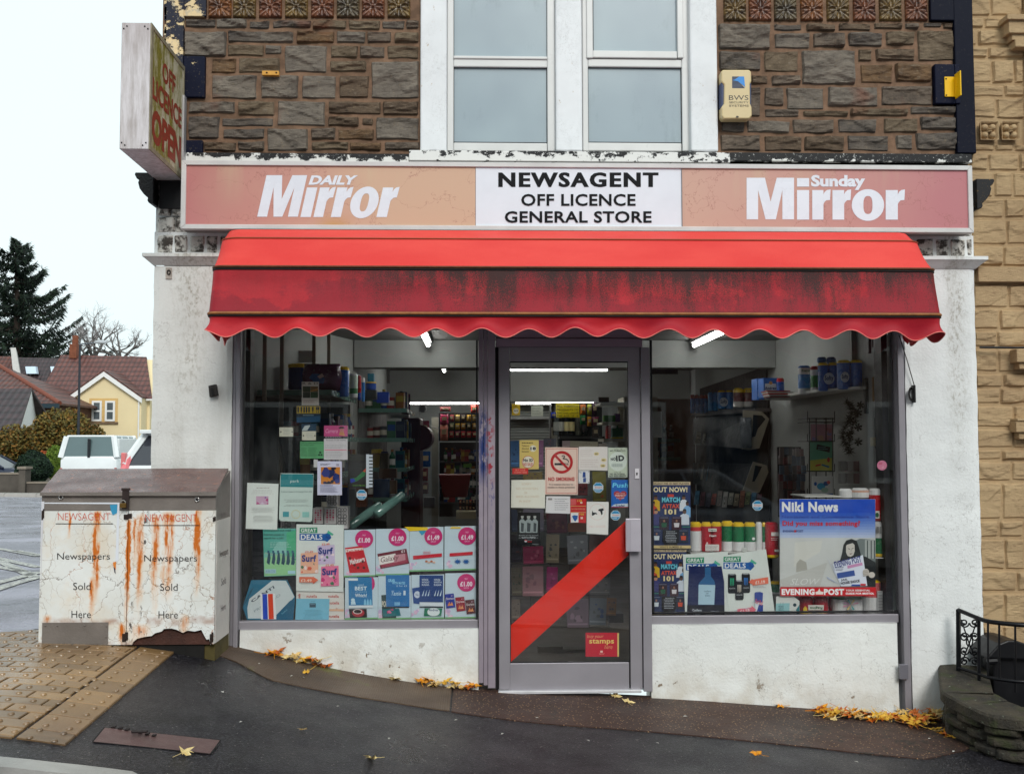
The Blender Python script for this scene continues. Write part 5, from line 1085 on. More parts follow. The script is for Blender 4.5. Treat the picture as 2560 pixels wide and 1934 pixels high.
k.poly([(1658,1238),(1808,1238),(1818,1172),(1664,1172)],(30,120,90)); k.ell(1742,1204,54,36,(222,230,232)); k.text('Andrex',1700,1176,1784,1196,(20,60,110),.02); fin(k,'poster','navy poster reading wings without sugar, wings with sugar')
k=offer(1840,2122,866,1264,''); price(k,2024,952,78,'£1.00')
for (a,b,c1) in ((1838,1052,(24,50,150)),(1928,1080,(150,24,44)),(2014,1102,(86,30,36))): k.poly([(a+14,b+122),(a+92,b+112),(a+78,b-8),(a,b)],c1); k.text('Doritos',a+12,b+26,a+78,b+46,(236,226,226),.01,0,-6); k.poly([(a+24,b+100),(a+40,b+62),(a+56,b+98)],(220,130,70)); k.poly([(a+46,b+98),(a+62,b+64),(a+74,b+96)],(226,150,90)); k.text('£1',a+54,b+6,a+70,b+18,(236,200,220))
fin(k,'poster','offer poster at £1.00 with three packets of tortilla crisps')
yd=.0475
def dcard(z,base,c,y=yd,rot=0,mid=None): return card(z,base,c,y,rot,mid)
k=dcard(ZC,(432,980,606,1244),(214,190,112),.050); k.lines(452,998,580,1012,1,(70,60,40),.6)
for i,t in enumerate(('Tobacco','Alcohol','Solvents')): k.text(t,452,1024+i *26,516,1038+i *26,(60,50,40),.02)
k.ell(554,1056,30,30,(226,222,206)); k.text('18',530,1042,580,1070,(24,30,56),.05); k.ell(510,1178,56,56,(186,50,50)); k.ell(510,1178,52,52,(226,222,206)); k.text('No ID',466,1148,552,1176,(26,30,44),.05); k.text('NO SALE!',466,1184,552,1214,(190,40,40),.03); fin(k,'notice','yellow age 18 notice reading no ID no sale on the door glass','notice')
k=dcard(ZC,[(664,1474),(960,1476),(966,1046),(664,1044)],(232,206,192)); rr=(186,24,30)
for a in ((674,1056,952,1060),(674,1460,952,1464)): k.rect(*a,rr)
for a in ((672,1056,675,1464),(951,1056,954,1464)): k.rect(*a,rr)
k.rect(750,1188,850,1207,BLACK); k.rect(858,1188,864,1207,BLACK); k.rect(868,1188,874,1207,BLACK)
k.poly([(812,1125),(824,1116),(840,1118),(846,1132),(838,1146),(860,1148),(878,1164),(880,1182),(872,1182),(868,1166),(850,1156),(826,1154),(822,1144),(836,1130),(830,1124),(818,1132)],(90,84,84))
k.ring(814,1180,102,78,rr,48); k.poly([(748,1126),(762,1112),(880,1234),(866,1248)],rr)
k.text('NO SMOKING',692,1316,930,1350,rr,.035); k.text('It is against the law to',702,1374,918,1392,(90,80,80),.02); k.text('smoke in these premises',686,1400,934,1418,(90,80,80),.02); fin(k,'sign','pink-white no smoking sign with a red barred circle','sign')
k=dcard(ZC,[(966,1252),(1232,1256),(1232,1040),(970,1040)],(226,220,216)); k.lines(985,1065,1110,1130,4,(206,190,186),.25); k.lines(985,1150,1150,1230,4,(206,190,186),.25)
for p in ((1130,1104),(1196,1160),(1188,1212)): k.ell(p[0],p[1],24,16,(222,204,150)); k.lines(p[0]-14,p[1]-8,p[0]+14,p[1]+8,1,(90,84,60),.6)
fin(k,'notice','faded handwritten price notice right of the no smoking sign','notice')
k=dcard(ZC,(1236,1048,1414,1318),(190,200,190)); k.rect(1240,1052,1410,1314,(196,206,186)); k.ell(1325,1172,82,86,(214,222,214)); k.text('under 18',1290,1058,1362,1068,(60,66,66)); k.text('NO TOBACCO',1252,1070,1392,1084,(40,46,50),.03); k.text('NO',1260,1138,1306,1166,(30,34,40),.04,0,-6); k.text('ID',1308,1118,1382,1170,(30,34,40),.05,0,-4); k.lines(1268,1190,1384,1226,1,(176,186,180),.8); k.text('under 18',1290,1266,1352,1276,(60,66,66)); k.text('NO ALCOHOL',1250,1280,1390,1294,(40,46,50),.03); k.text('NO SOLVENTS',1246,1298,1396,1312,(40,46,50),.03); fin(k,'notice','grey-green notice reading no tobacco, no ID, no alcohol, no solvents','notice')
k=dcard(ZC,(366,1236,510,1288),(206,40,40)); k.text('BUY YOUR',396,1244,484,1260,(240,170,150)); k.text('STAMPS HERE',384,1266,498,1280,(240,170,150)); fin(k,'sticker','small red stamps sticker under the yellow age 18 notice','sticker')
k=dcard(ZC,[(354,1592),(664,1598),(664,1338),(358,1342)],(228,226,214),.0495);
for t,a,b,c_ in (('SORRY!',450,545,1368),('NO SCOOTERS',402,598,1410),('OR',474,502,1448),('BIKES ALLOWED',402,610,1482),('IN SHOP',430,532,1524)): k.text(t,a,c_,b,c_+20,(206,180,150),-.01)
fin(k,'notice','white handwritten sheet asking for no scooters or bikes in the shop','notice')
k=dcard(ZC,(968,1258,1068,1372),(222,222,224),.0490); k.poly([(1004,1318),(1032,1318),(1030,1270),(1008,1268)],(30,70,140)); k.poly([(1008,1362),(1034,1362),(1036,1322),(1010,1324)],(30,70,140)); k.text('5',982,1266,994,1280,(60,90,120))
for p in ((976,1266),(1060,1266),(976,1362),(1060,1362)): k.ell(*p,4,4,(90,90,96),8)
fin(k,'sign','small white square sign with a blue bottle shape','sign')
octo(ZC,1146,1410,50,'blue eight-sided sticker in the middle of the door glass',yd); octo(ZC,1304,1662,48,'blue eight-sided sticker low at the right of the door glass',yd)
k=dcard(ZC,[(1264,1592),(1422,1592),(1424,1340),(1266,1340)],(24,100,186)); k.text('Push',1278,1368,1420,1410,(110,206,236),.03,.15)
hp2=[(1346+60*math.sin(t)**3,1478-3.1*(13*math.cos(t)-5*math.cos(2*t)-2*math.cos(3*t)-math.cos(4*t))) for t in [i/24*2*math.pi for i in range(24)]][::-1]
k.poly(hp2,(170,50,60)); k.text('FIND YOUR',1308,1458,1388,1468,(236,190,190),.01); k.text('PERFECT',1300,1474,1396,1492,(236,200,196),.03); k.text('PARTNER',1312,1500,1384,1512,(236,190,190),.02); k.poly([(1266,1580),(1420,1586),(1420,1554),(1300,1560)],(206,220,230)); k.text('Trader',1302,1564,1390,1582,(20,40,90),.03); k.rect(1264,1586,1422,1592,(186,50,50)); fin(k,'sticker','blue push sticker with a red heart','sticker')
k=dcard(ZC,[(668,1640),(892,1648),(892,1490),(676,1488)],(224,222,224),.0490); k.lines(690,1500,730,1530,1,(120,110,110),.6); k.lines(750,1505,880,1620,6,(130,126,134),.25); fin(k,'notice','small white handwritten slip directly below the no smoking sign','notice')
k=dcard(ZS,[(746,168),(866,172),(868,-12),(748,-12)],(196,34,36),.0485); k.rect(750,-8,790,36,(210,90,90)); k.text('10',800,-6,834,12,(226,180,60),.03); k.rect(822,12,838,24,(236,220,200)); k.rect(748,42,866,46,(226,190,120)); k.text('BUY YOUR STAMPS HERE',756,60,858,72,(240,180,150)); k.rect(748,90,866,93,(226,190,120)); k.rect(750,94,808,168,(226,226,226)); k.poly([(758,120),(776,112),(804,116),(800,140),(782,162),(768,140)],(30,90,160)); k.text('100',816,98,850,114,(226,180,60),.03); k.rect(824,126,842,142,(236,200,190)); fin(k,'sticker','red stamps leaflet with a blue map shape','sticker')
k=dcard(ZS,[(870,252),(1034,262),(1038,12),(872,10)],(232,230,226),.0478); k.ring(952,88,62,58,(230,206,200)); k.poly([(910,118),(912,76),(920,92),(944,94),(952,108),(936,104),(926,112)],BLACK); k.poly([(954,78),(966,66),(998,60),(1000,76),(990,82),(992,104),(982,112),(974,84)],BLACK); k.poly([(934,60),(944,54),(982,114),(972,120)],(236,226,222)); k.text('NO DOGS',892,190,1012,206,(232,204,196)); fin(k,'sign','white no dogs sign with two black dog heads','sign')
k=dcard(ZS,[(342,342),(520,342),(518,92),(346,92)],(12,14,18));
for cx,s_ in ((382,.9),(430,1.1),(477,.9)):
    k.poly([(cx-22*s_,246),(cx+22*s_,246),(cx+26*s_,160),(cx+8,142),(cx-8,142),(cx-26*s_,160)],(150,160,160)); k.poly([(cx-12*s_,236),(cx+10*s_,240),(cx+14*s_,176),(cx-10*s_,168)],(60,68,72)); k.ell(cx,124,12*s_,17*s_,(170,172,168),14); k.poly([(cx-12,118),(cx+12,118),(cx+9,104),(cx-9,104)],(24,26,28))
k.text('BE PART OF THE ACTION',358,262,502,270,(180,186,190)); k.text('~ WITH PEPSI ~',358,276,500,290,(200,206,210),.01); k.ell(408,308,10,10,(200,206,214),14); k.poly([(399,306),(417,306),(414,299),(402,299)],(200,30,40)); k.text('PEPSI',422,298,456,304,(160,170,180)); k.text('MAX',422,308,456,318,(200,30,40),.02); k.lines(458,328,508,334,1,(150,156,160),.6); fin(k,'poster','black poster with three pale footballers on the door')
k=dcard(ZS,[(862,1186),(1116,1186),(1116,1004),(862,1004)],(196,20,50)); k.rect(1104,1006,1116,1184,(222,200,120)); k.text('buy your',876,1018,998,1050,(240,180,130),-.01,.2); k.text('stamps',890,1052,1078,1098,(246,214,120),.02); k.text('here',1008,1096,1066,1126,(240,180,130),-.01,.2); k.rect(974,1140,992,1154,(240,200,190)); k.lines(960,1158,1006,1172,2,(236,160,150),.4,True); fin(k,'sign','red buy your stamps here sign at the bottom of the door','sign')
def footy(x0,y0,x1,y1,label,y):
    s_=(y1-y0)/540.0; P=lambda a,b: (x0+a *(x1-x0)/316.0,y0+b *s_)
    k=card(ZF,(x0,y0,x1,y1),(34,50,96),y); T=lambda t,a,b,c_,d,col_,bo=.02: k.text(t,P(a,b)[0],P(a,b)[1],P(c_,d)[0],P(c_,d)[1],col_,bo)
    q=lambda a,b,c_,d,col_: k.rect(P(a,b)[0],P(a,b)[1],P(c_,d)[0],P(c_,d)[1],col_)
    q(0,0,316,26,(206,186,150)); T('COLLECT THE 101 BEST PLAYERS',8,6,304,22,(60,46,40)); T('OUT NOW!',20,42,292,84,(236,222,180),.035)
    for (a,b,sh,sk,w_) in ((38,150,(216,176,40),(110,70,50),1),(20,200,(196,70,50),(150,100,80),.9),(40,262,(60,60,120),(190,140,110),1.1),(262,150,(216,222,230),(120,84,64),1),(290,200,(120,170,214),(90,60,50),.9),(268,262,(206,214,226),(100,70,56),1.1)):
        pp=P(a,b); k.poly([(pp[0]-34*w_,min(y1,pp[1]+84*s_)),(min(x1,pp[0]+34*w_),pp[1]+84*s_),(min(x1,pp[0]+32*w_),pp[1]+8),(pp[0]+8,pp[1]-8),(pp[0]-8,pp[1]-8),(max(x0,pp[0]-32*w_),pp[1]+8)] if pp[0]-34*w_>x0 else [(x0,pp[1]+84*s_),(pp[0]+34*w_,pp[1]+84*s_),(pp[0]+32*w_,pp[1]+8),(pp[0]+8,pp[1]-8),(pp[0]-8,pp[1]-8),(x0,pp[1]+8)],sh)
        k.ell(pp[0],pp[1]-24,14*w_,19*w_,sk,14); k.poly([(pp[0]-14*w_,pp[1]-28),(pp[0]+14*w_,pp[1]-28),(pp[0]+9*w_,pp[1]-44),(pp[0]-9*w_,pp[1]-44)],(30,22,20))
    q(80,120,236,168,(30,60,90)); T('MATCH',86,124,232,164,(110,200,220),.05); q(132,100,182,122,(200,70,60)); T('ATTAX',88,178,228,212,(214,90,70),.05); T('101',108,220,200,262,(226,210,160),.05)
    for (a,b,c1,c2) in ((66,280,(44,24,40),(30,90,60)),(166,280,(60,30,40),(214,210,214)),(6,384,(24,40,80),(206,214,220)),(220,384,(30,40,60),(206,80,50))):
        q(a,b,a+76,b+104,c1); q(a+6,b+6,a+70,b+10,(110,120,150)); cc=P(a+38,b+34); k.ell(cc[0],cc[1],8,10,(150,110,90),10); k.poly([P(a+20,b+84),P(a+56,b+84),P(a+60,b+50),P(a+16,b+50)],c2)
    q(0,250+108,64,364,(60,140,110)); q(250,358,316,364,(60,140,110)); k.poly([P(92,480),P(110,508),P(206,508),P(222,480),P(222,386),P(92,386)],(22,22,26)); k.lines(P(110,392)[0],P(0,392)[1],P(206,0)[0],P(0,486)[1],7,(170,176,184),.4,True)
    q(0,510,316,534,(206,184,130)); T("WHO'S NUMBER 1?",66,514,244,530,(60,46,40)); return fin(k,'poster',label)
footy(88,76,404,614,'upper blue football card poster reading out now',.078); footy(90,612,372,1145,'lower blue football card poster reading out now, partly covered',.084)
def b2(k):
    head(k,368,680,272); k.poly([(376,1158),(678,1158),(672,752),(392,752)],(20,34,84)); k.poly([(376,1158),(678,1158),(676,1062),(378,1062)],(16,18,34)); k.poly([(470,1060),(596,1060),(602,900),(596,870),(568,834),(566,760),(520,760),(520,834),(478,880),(466,900)],(40,100,150)); k.poly([(466,1058),(594,1060),(602,902),(470,898)],(176,206,222)); k.text('casillero',512,944,570,958,(50,80,110)); k.text('del',528,962,548,974,(50,80,110)); k.text('diablo',520,980,562,992,(50,80,110)); k.text('Casillero',420,1094,492,1112,(214,220,230),.02); k.text('Diablo',428,1126,482,1144,(214,220,230),.02); k.text('MERLOT',566,1108,632,1118,(150,160,180)); k.ell(430,1152,20,5,(30,100,130),12)
deals(ZF,[(362,1156),(716,1156),(704,634),(344,658)],'great deals poster with a dark blue wine bottle',b2,0,.0725)
def b3(k):
    head(k,668,672,262)
    for (a,b,c1) in ((704,812,(40,180,130)),(814,808,(50,120,200)),(762,864,(216,206,190))):
        k.poly([(a+6,b+158),(a+60,b+158),(a+68,b+144),(a+66,b+12),(a+58,b),(a+6,b),(a,b+12),(a,b+144)],(20,24,30)); k.ell(a+33,b+5,26,6,(150,156,160),14)
        for j in range(3): k.poly([(a+20+j *11,b+96+(j==1)*6),(a+24+j *11,b+90),(a+26+j *11,b+36),(a+18+j *11,b+36)],c1)
        k.text('MONSTER',a+10,b+112,a+58,b+122,(206,210,214))
    k.poly([(902,906),(902,898),(868,880),(898,850),(900,858),(1024,838),(1028,890)],(232,118,92)); k.text('£1.19',922,866,1000,892,(250,226,214),.03,0,-5); k.lines(905,905,1010,925,2,(160,160,166),.3)
    k.poly([(924,1128),(984,1132),(984,964),(974,956),(924,958),(916,966)],(226,230,236)); k.poly([(918,1040),(980,1040),(984,964),(960,956),(924,958),(916,966)],(24,60,150)); k.poly([(930,1126),(984,1128),(984,1060),(950,1060)],(24,60,150)); k.text('Red Bull',920,1020,982,1056,(206,60,80),.02,0,20)
    k.poly([(778,1130),(892,1118),(894,1130),(930,1098),(892,1066),(892,1080),(778,1094)],(226,110,130)); k.text('£1.59',800,1096,876,1120,(250,226,226),.02,0,-5); wrink(k,700,1000,1000,1140)
deals(ZF,[(722,1158),(1084,1150),(1010,616),(640,668)],'great deals poster with black energy drink cans at £1.19',b3,0,.0695)
octo(ZF,942,266,44,'blue eight-sided sticker in the middle of the right window')
k=Card(ZE,.074,0,None,.0002); k.base([(1936+40*math.cos(i/24*6.2832),1180-40*math.sin(i/24*6.2832)) for i in range(24)],(214,130,160)); k.blobs(1905,1150,1966,1210,[(226,160,180),(200,100,130)],6,5,.2); fin(k,'sticker','round pink sticker high at the right of the right window','sticker')
k=card(ZF,[(1119,988),(1886,988),(1886,215),(1119,214)],(220,222,224),.068)
for i in range(14):
    a=216+i *22; t=max(0,(i-4)/10); c1=tuple(int(p+(q_-p)*t) for p,q_ in zip((22,78,190),(206,214,230))); k.rect(1120,a,1885,a+22,c1)
k.text('Niki News',1136,236,1586,318,(240,242,246),.045); k.text('Newsagent and Convenience Store',1136,344,1834,372,(40,70,170),.02); k.text('Did you miss something?',1140,388,1762,440,(206,30,50),.035); k.text('EVENING POST',1144,462,1306,480,(40,60,130),.03); k.rect(1234,462,1250,480,(206,60,70))
k.rect(1120,524,1885,916,(206,208,206)); k.poly([(1240,560),(1460,545),(1440,640),(1230,760)],(214,214,208)); k.poly([(1250,800),(1340,780),(1330,720),(1280,694),(1252,730)],(176,174,166)); k.poly([(1120,916),(1440,916),(1500,720),(1120,860)],(196,196,192)); k.text('SLOW',1210,850,1430,900,(226,228,226),-.01,.4)
k.poly([(1600,916),(1885,916),(1885,540),(1760,530),(1700,560)],(120,130,130)); k.poly([(1800,690),(1885,690),(1885,540),(1800,540)],(176,182,180));
for a in (1816,1846,1872): k.rect(a,545,a+8,690,(60,70,74))
k.poly([(1596,720),(1618,640),(1628,580),(1650,545),(1692,532),(1734,548),(1752,600),(1768,660),(1790,700),(1700,740)],(38,44,46)); k.poly([(1600,900),(1885,916),(1885,720),(1810,676),(1740,660),(1650,670),(1600,700)],(26,32,36))
k.poly([(1648,640),(1660,668),(1684,676),(1706,664),(1718,630),(1716,580),(1696,560),(1664,564),(1648,590)],(206,202,194)); k.poly([(1664,612),(1680,616),(1680,611),(1664,607)],(60,60,60)); k.poly([(1692,614),(1708,608),(1708,604),(1692,609)],(60,60,60)); k.poly([(1684,630),(1690,632),(1692,612)],(150,146,140)); k.poly([(1672,650),(1700,646),(1686,657)],(110,80,80)); k.poly([(1650,580),(1720,560),(1700,548),(1664,550)],(38,44,46))
k.poly([(1482,655),(1606,904),(1640,912),(1540,760)],(206,212,226)); k.poly([(1490,830),(1600,900),(1500,850)],(176,186,210)); k.poly([(1606,912),(1818,908),(1782,660),(1540,735)],(222,228,240)); k.text('EVENING POST',1552,690,1770,742,(36,50,130),.03,0,-13); k.poly([(1580,850),(1720,826),(1712,782),(1572,806)],(60,90,160)); k.lines(1565,752,1640,790,3,(60,70,110),.4); k.poly([(1660,770),(1780,742),(1776,720),(1656,746)],(206,150,190)); k.text('JAIL',1606,850,1660,870,(30,30,50),.03,0,-8); k.text('HOUSE SHOCK',1604,866,1760,888,(30,30,50),.04,0,-8); k.rect(1690,896,1760,908,(40,80,170)); k.rect(1762,890,1804,906,(200,50,60)); k.ell(1806,800,26,30,(206,200,192)); k.ell(1852,820,26,24,(206,200,192));
for i in range(4): k.poly([(1782,786+i *13),(1826,780+i *13),(1826,786+i *13),(1782,793+i *13)],(176,170,162))
k.rect(1120,918,1885,988,(204,28,40)); k.text('EVENING',1130,930,1394,980,WHITE,.055); k.text('POST',1468,930,1630,980,WHITE,.055); k.poly([(1404,976),(1460,976),(1466,956),(1440,950),(1432,926),(1420,950),(1400,956)],(236,226,220)); k.text('YOUR ESSENTIAL',1642,936,1838,950,WHITE,.03); k.text('GUIDE FOR BRISTOL',1642,960,1870,976,WHITE,.03); fin(k,'poster','large blue and red news poster of a woman reading an evening newspaper')
k=Card(ZC,5.6,0,None,.002); k.base((762,650,974,776),(226,206,30),.004)
for i,t in enumerate(('SELL TOBACCO','PRODUCTS TO','ANYONE UNDER','THE AGE OF 18')): k.text(t,770,664+i *29,970-(4 if i != 2 else 0),684+i *29,(110,100,20),.02)
fin(k,'sign','yellow sign about selling tobacco products at the back of the shop','sign')
k=Card(ZC,5.6,0,None,.002); k.base((362,652,436,754),(216,180,36),.004); k.ell(400,716,26,26,(226,220,206)); k.text('No ID',382,706,418,720,(30,30,40),.04); k.lines(370,662,424,684,2,(90,80,30),.4); fin(k,'notice','small yellow no ID notice at the back of the shop','notice')
k=Card(ZC,5.6,0,None,.002); k.base((538,670,646,762),(206,210,196),.004); k.lines(548,680,636,750,5,(120,124,110),.3); fin(k,'notice','white handwritten notice on the grey shutter at the back','notice')
# ================= goods and fittings inside the shop =================
def W(z,x,y,Y): return at(z[0]+x/z[2],z[1]+y/z[2],Y)
def slab(z,x0,y0,x1,y1,Y,d,c,mb=None,f=0,**k):
    mb=mb or MB(); mb.use(c if not isinstance(c,tuple) else mat(c,.45,.08)); a,b=W(z,x0,y1,Y),W(z,x1,y0,Y); mb.box(a.x,b.x,Y-f,Y-f+d,a.z,b.z); return mb
def rolls(z,x0,y0,x1,y1,Y,n_,bands,label,rows=1,text=None,name='roll_pack',group=None):
    """plastic-wrapped pack of paper rolls: n_ columns, printed bands (fraction from top, colour)"""
    a,b=W(z,x0,y1,Y),W(z,x1,y0,Y); w_=(b.x-a.x)/n_; H=b.z-a.z; mb=MB(); r=w_/2
    for dy in range(rows):
        for i in range(n_):
            cx=a.x+w_ *(i+.5)
            for (f0,f1,c) in bands:
                mb.use(mat(c,.28,.05,5,.25,18,spec=.6,coat=.3)); zt,zb=b.z-H *f0,b.z-H *f1
                e0=.012 if f0==0 else 0; e1=.008 if f1==1 else 0
                prof=[(r *(.75 if e1 else 1),zb),(r,zb+e1),(r,zt-e0),(r *(.7 if e0 else 1),zt)]
                mb.lathe((cx,Y+r+dy *w_,0),prof,18)
    o=mb.build(name,None,label,'toilet roll pack' if name=='roll_pack' else 'pack',group,smooth=False)
    if text:
        t,tx0,ty0,tx1,ty1,c=text; k=Card(z,Y-.004,0,None,.0008);
        if c[1]: k.base([((tx0+tx1)/2+(tx1-tx0)*.62*math.cos(q *.2618),(ty0+ty1)/2-(ty1-ty0)*.95*math.sin(q *.2618)) for q in range(24)],c[1],.003)
        k.text(t,tx0,ty0,tx1,ty1,c[0],.03); k.mb.build('print',o)
    return o
BLU,YEL,WHT,GRN,RED,MAR=(24,92,176),(230,190,30),(222,222,222),(24,112,66),(176,26,40),(90,24,36)
def tubelight(x0,y0,x1,y1,z,label):
    t=thing('strip_light',label,'light',((x0+x1)/2,(y0+y1)/2,z),'fluorescent tubes on the shop ceiling')
    d=(Vector((x1,y1,0))-Vector((x0,y0,0))).normalized()
    m=MB(emit((1,1,.96),15)); m.tube([(x0,y0,z),(x1,y1,z)],.016,10); m.build('tube',t)
    m=MB(mat((200,200,200),.4)); n_=Vector((-d.y,d.x,0))*.03
    m.prism([(x0-d.x *.03-n_.x,y0-d.y *.03-n_.y),(x1+d.x *.03-n_.x,y1+d.y *.03-n_.y),(x1+d.x *.03+n_.x,y1+d.y *.03+n_.y),(x0-d.x *.03+n_.x,y0-d.y *.03+n_.y)],'z',z+.022,z+.05)
    for s_,(x,y) in ((-1,(x0,y0)),(1,(x1,y1))): m.tube([(x,y,z),(x+d.x *.03*s_,y+d.y *.03*s_,z)],.018,8); m.tube([(x+d.x *.02*s_,y+d.y *.02*s_,z),(x+d.x *.02*s_,y+d.y *.02*s_,z+.03)],.01,6)
    m.build('fitting',t)
tubelight(-.41,1.35,-.41,2.5,2.30,'strip light glimpsed under the awning at the top of the left window')
tubelight(-.37,4.5,-.37,5.55,2.30,'short bright end of a strip light seen deeper inside the left window')
tubelight(1.84,1.3,1.84,2.5,2.30,'slanting strip light at the top of the right window')
a,b=W(ZC,345,340,5.3),W(ZC,1225,340,5.3); tubelight(a.x,5.3,b.x,5.3,a.z,'long bright strip light across the top of the door glass')
a,b=at(1021,1007,7.6),at(1200,1007,7.6); tubelight(a.x,7.6,b.x,7.6,a.z,'strip light at the back of the shop seen through the left window')
a,b=at(1290,1007,7.6),at(1483,1007,7.6); tubelight(a.x,7.6,b.x,7.6,a.z,'lower strip light at the back of the shop seen through the door')
for a,b,t in ((600,1194,'left'),(1630,2244,'right')):
    m=MB(mat((70,66,64),.6)); m.box(px_x(a,1500),px_x(b,1500),.10,.52,px_z(1551)-.03,px_z(1551)+.004); m.build('display_shelf',None,'dark %s window display board just above the stall riser' %t,'shelf')
SH=mat((150,156,154),.4,.08); SHG=mat((96,132,122),.25,.08); DKS=mat((34,36,42),.5,.2)
def part_x(y): return -1.74+(y-.2)/2.4*.69
PROD=[(24,60,120),(20,80,90),(130,30,36),(60,66,76),(170,150,60),(40,90,60),(90,40,90),(150,150,150),(30,36,60),(140,90,40),(26,40,80),(70,30,36)]
def bottle(c,h,r,cap):
    m=MB(mat(c,.25,.05,6)); m.lathe((0,0,0),[(r *.9,0),(r,.005),(r,h *.62),(r *.45,h *.78),(r *.4,h *.88)],12); m.use(mat(cap,.4)); m.lathe((0,0,0),[(r *.5,h *.88),(r *.5,h)],10)
    m.use(mat((206,206,200),.5)); m.lathe((0,0,0),[(r *1.02,h *.18),(r *1.02,h *.5)],12); return m
def carton(c,w_,d,h,c2):
    m=MB(mat(c,.4,.08,9)); m.box(-w_/2,w_/2,-d/2,d/2,0,h); m.use(mat(c2,.4)); m.box(-w_ *.42,w_ *.42,-d/2-.001,-d/2-.0004,h *.45,h *.8); m.box(w_/2+.0004,w_/2+.001,-d *.4,d *.4,h *.45,h *.8); return m
PROTO=[]
def put(m,name,label,cat,loc,rz,group):
    o=m.build(name,None,label,cat,group,origin=(0,0,0)); o.location=loc; o.rotation_euler=(0,0,rz); return o
_protos={}
def goods(path,n_,z,hmax,group,where,kinds=('bottle','carton','tin'),rz=0):
    """a row of small goods along a path"""
    p0,p1=Vector(path[0]),Vector(path[1])
    for i in range(n_):
        t=(i+.5+rnd.uniform(-.2,.2))/n_; p=p0.lerp(p1,t); c=PROD[rnd.randrange(len(PROD))]; kd=rnd.choice(kinds); key=(kd,c)
        cn={(24,60,120): 'blue',(20,80,90): 'teal',(130,30,36): 'red',(60,66,76): 'slate',(170,150,60): 'mustard',(40,90,60): 'green',(90,40,90): 'purple',(150,150,150): 'grey',(30,36,60): 'navy',(140,90,40): 'brown',(26,40,80): 'dark blue',(70,30,36): 'maroon'}[c]
        if key not in _protos:
            h={'bottle': .2,'carton': .17,'tin': .11}[kd]
            if kd=='bottle': m=bottle(c,h,.032,PROD[(PROD.index(c)+4)%12])
            elif kd=='carton': m=carton(c,.085,.06,h,PROD[(PROD.index(c)+7)%12])
            else: m=MB(mat(c,.35)); m.lathe((0,0,0),[(.034,0),(.036,.006),(.036,h-.006),(.034,h)],14); m.use(mat((200,196,180),.4)); m.lathe((0,0,0),[(.0366,h *.3),(.0366,h *.7)],14)
            me=m.build(kd,None,origin=(0,0,0)); _protos[key]=(me.data,h); bpy.data.objects.remove(me)
        me,h=_protos[key]; o=bpy.data.objects.new(kd,me); COL.objects.link(o); s_=min(1,hmax/h)*rnd.uniform(.85,1)
        o.location=(p.x,p.y,z); o.scale=(s_,s_,s_); o.rotation_euler=(0,0,rz+rnd.uniform(-.2,.2)); tag(o,'%s %s standing %s' %(cn,kd,where),kd,group)
def shelf(x0,x1,y0,y1,z,label,mt=SH,lip=None):
    t=MB(mt); t.prism([(x0 if not isinstance(x0,tuple) else x0[0],y0),(x1,y0),(x1,y1),(x0 if not isinstance(x0,tuple) else x0[1],y1)],'z',z-.018,z)
    t.use(lip or SHG); t.box(x1+.0005,x1+.004,y0,y1,z-.03,z+.006); t.box(x0 if not isinstance(x0,tuple) else x0[0],x1,y0-.004,y0-.0005,z-.03,z+.006); return t.build('wall_shelf',None,label,'shelf','shelves in the shop')
xr_=lambda y: (part_x(y)+.02)
LV=[(1.835,'topmost'),(1.52,'second'),(1.26,'third'),(1.0,'fourth')]
for z,w_ in LV: shelf((xr_(.95),xr_(2.4)),-1.0 if z>1.6 else -.98,.95,2.4,z,'%s shelf from the top on the left wall behind the left window' %w_)
for z,w_ in LV[1:]: goods(((-1.06,1.0,0),(-1.03,2.35,0)),13,z,.2,'goods on the left wall shelves','on the %s left wall shelf' %w_); goods(((-1.35,1.02,0),(-1.08,1.02,0)),4,z,.2,'goods on the left wall shelves','at the near end, %s left wall shelf' %w_)
bp_=MB(DKS); bp_.prism([(xr_(.96) ,.93),(-1.06,.93),(-1.06,.945),(xr_(.96),.945)],'z',.3,1.2); bp_.build('shelving_end',None,'dark end panel of the left wall shelving behind the posters','panel')
for z,w_ in ((1.78,'topmost'),(1.52,'second'),(1.26,'third'),(1.0,'fourth')):
    shelf(-1.04,-.62,2.95,4.1,z,'%s glass shelf of the far unit past the beam on the left' %w_,mat((120,140,136),.2)); goods(((-.68,3.0,0),(-.68,4.0,0)),9,z,.19,'goods on the far left shelving','on the %s shelf of the far left unit' %w_); goods(((-.98,3.0,0),(-.72,3.0,0)),4,z,.19,'goods on the far left shelving','at the near end, %s shelf of the far left unit' %w_)
def tub(z,x0,y0,x1,y1,Y,c,lid,label):
    a,b=W(z,x0,y1,Y),W(z,x1,y0,Y); r=(b.x-a.x)/2; H=b.z-a.z; o=thing('tub',label,'tub',((a.x+b.x)/2,Y+r,a.z)); m=MB(mat(c,.35)); m.lathe(((a.x+b.x)/2,Y+r,a.z),[(r *.9,0),(r,.01),(r,H *.84)],20); m.build('body',o); m=MB(mat(lid,.35)); m.lathe(((a.x+b.x)/2,Y+r,a.z),[(r *1.04,H *.84),(r *1.04,H *.97),(r *.9,H)],20); m.build('lid',o)
tub(ZA,522,360,690,578,1.25,(20,56,110),(220,180,40),'large dark blue tub with a yellow lid on the top left shelf')
tub(ZA,1180,515,1268,582,2.1,(30,70,150),(220,180,40),'small blue tub with a yellow lid on top of a dark jar');
t=slab(ZA,1180,583,1270,660,2.1,.12,(50,56,56)); t.build('jar_box',None,'dark jar box on the top left shelf under the small blue tub','box')
t=slab(ZA,1200,446,1252,512,2.2,.08,(40,110,140)); t.build('tea_box',None,'small teal box perched above the small blue tub','box')
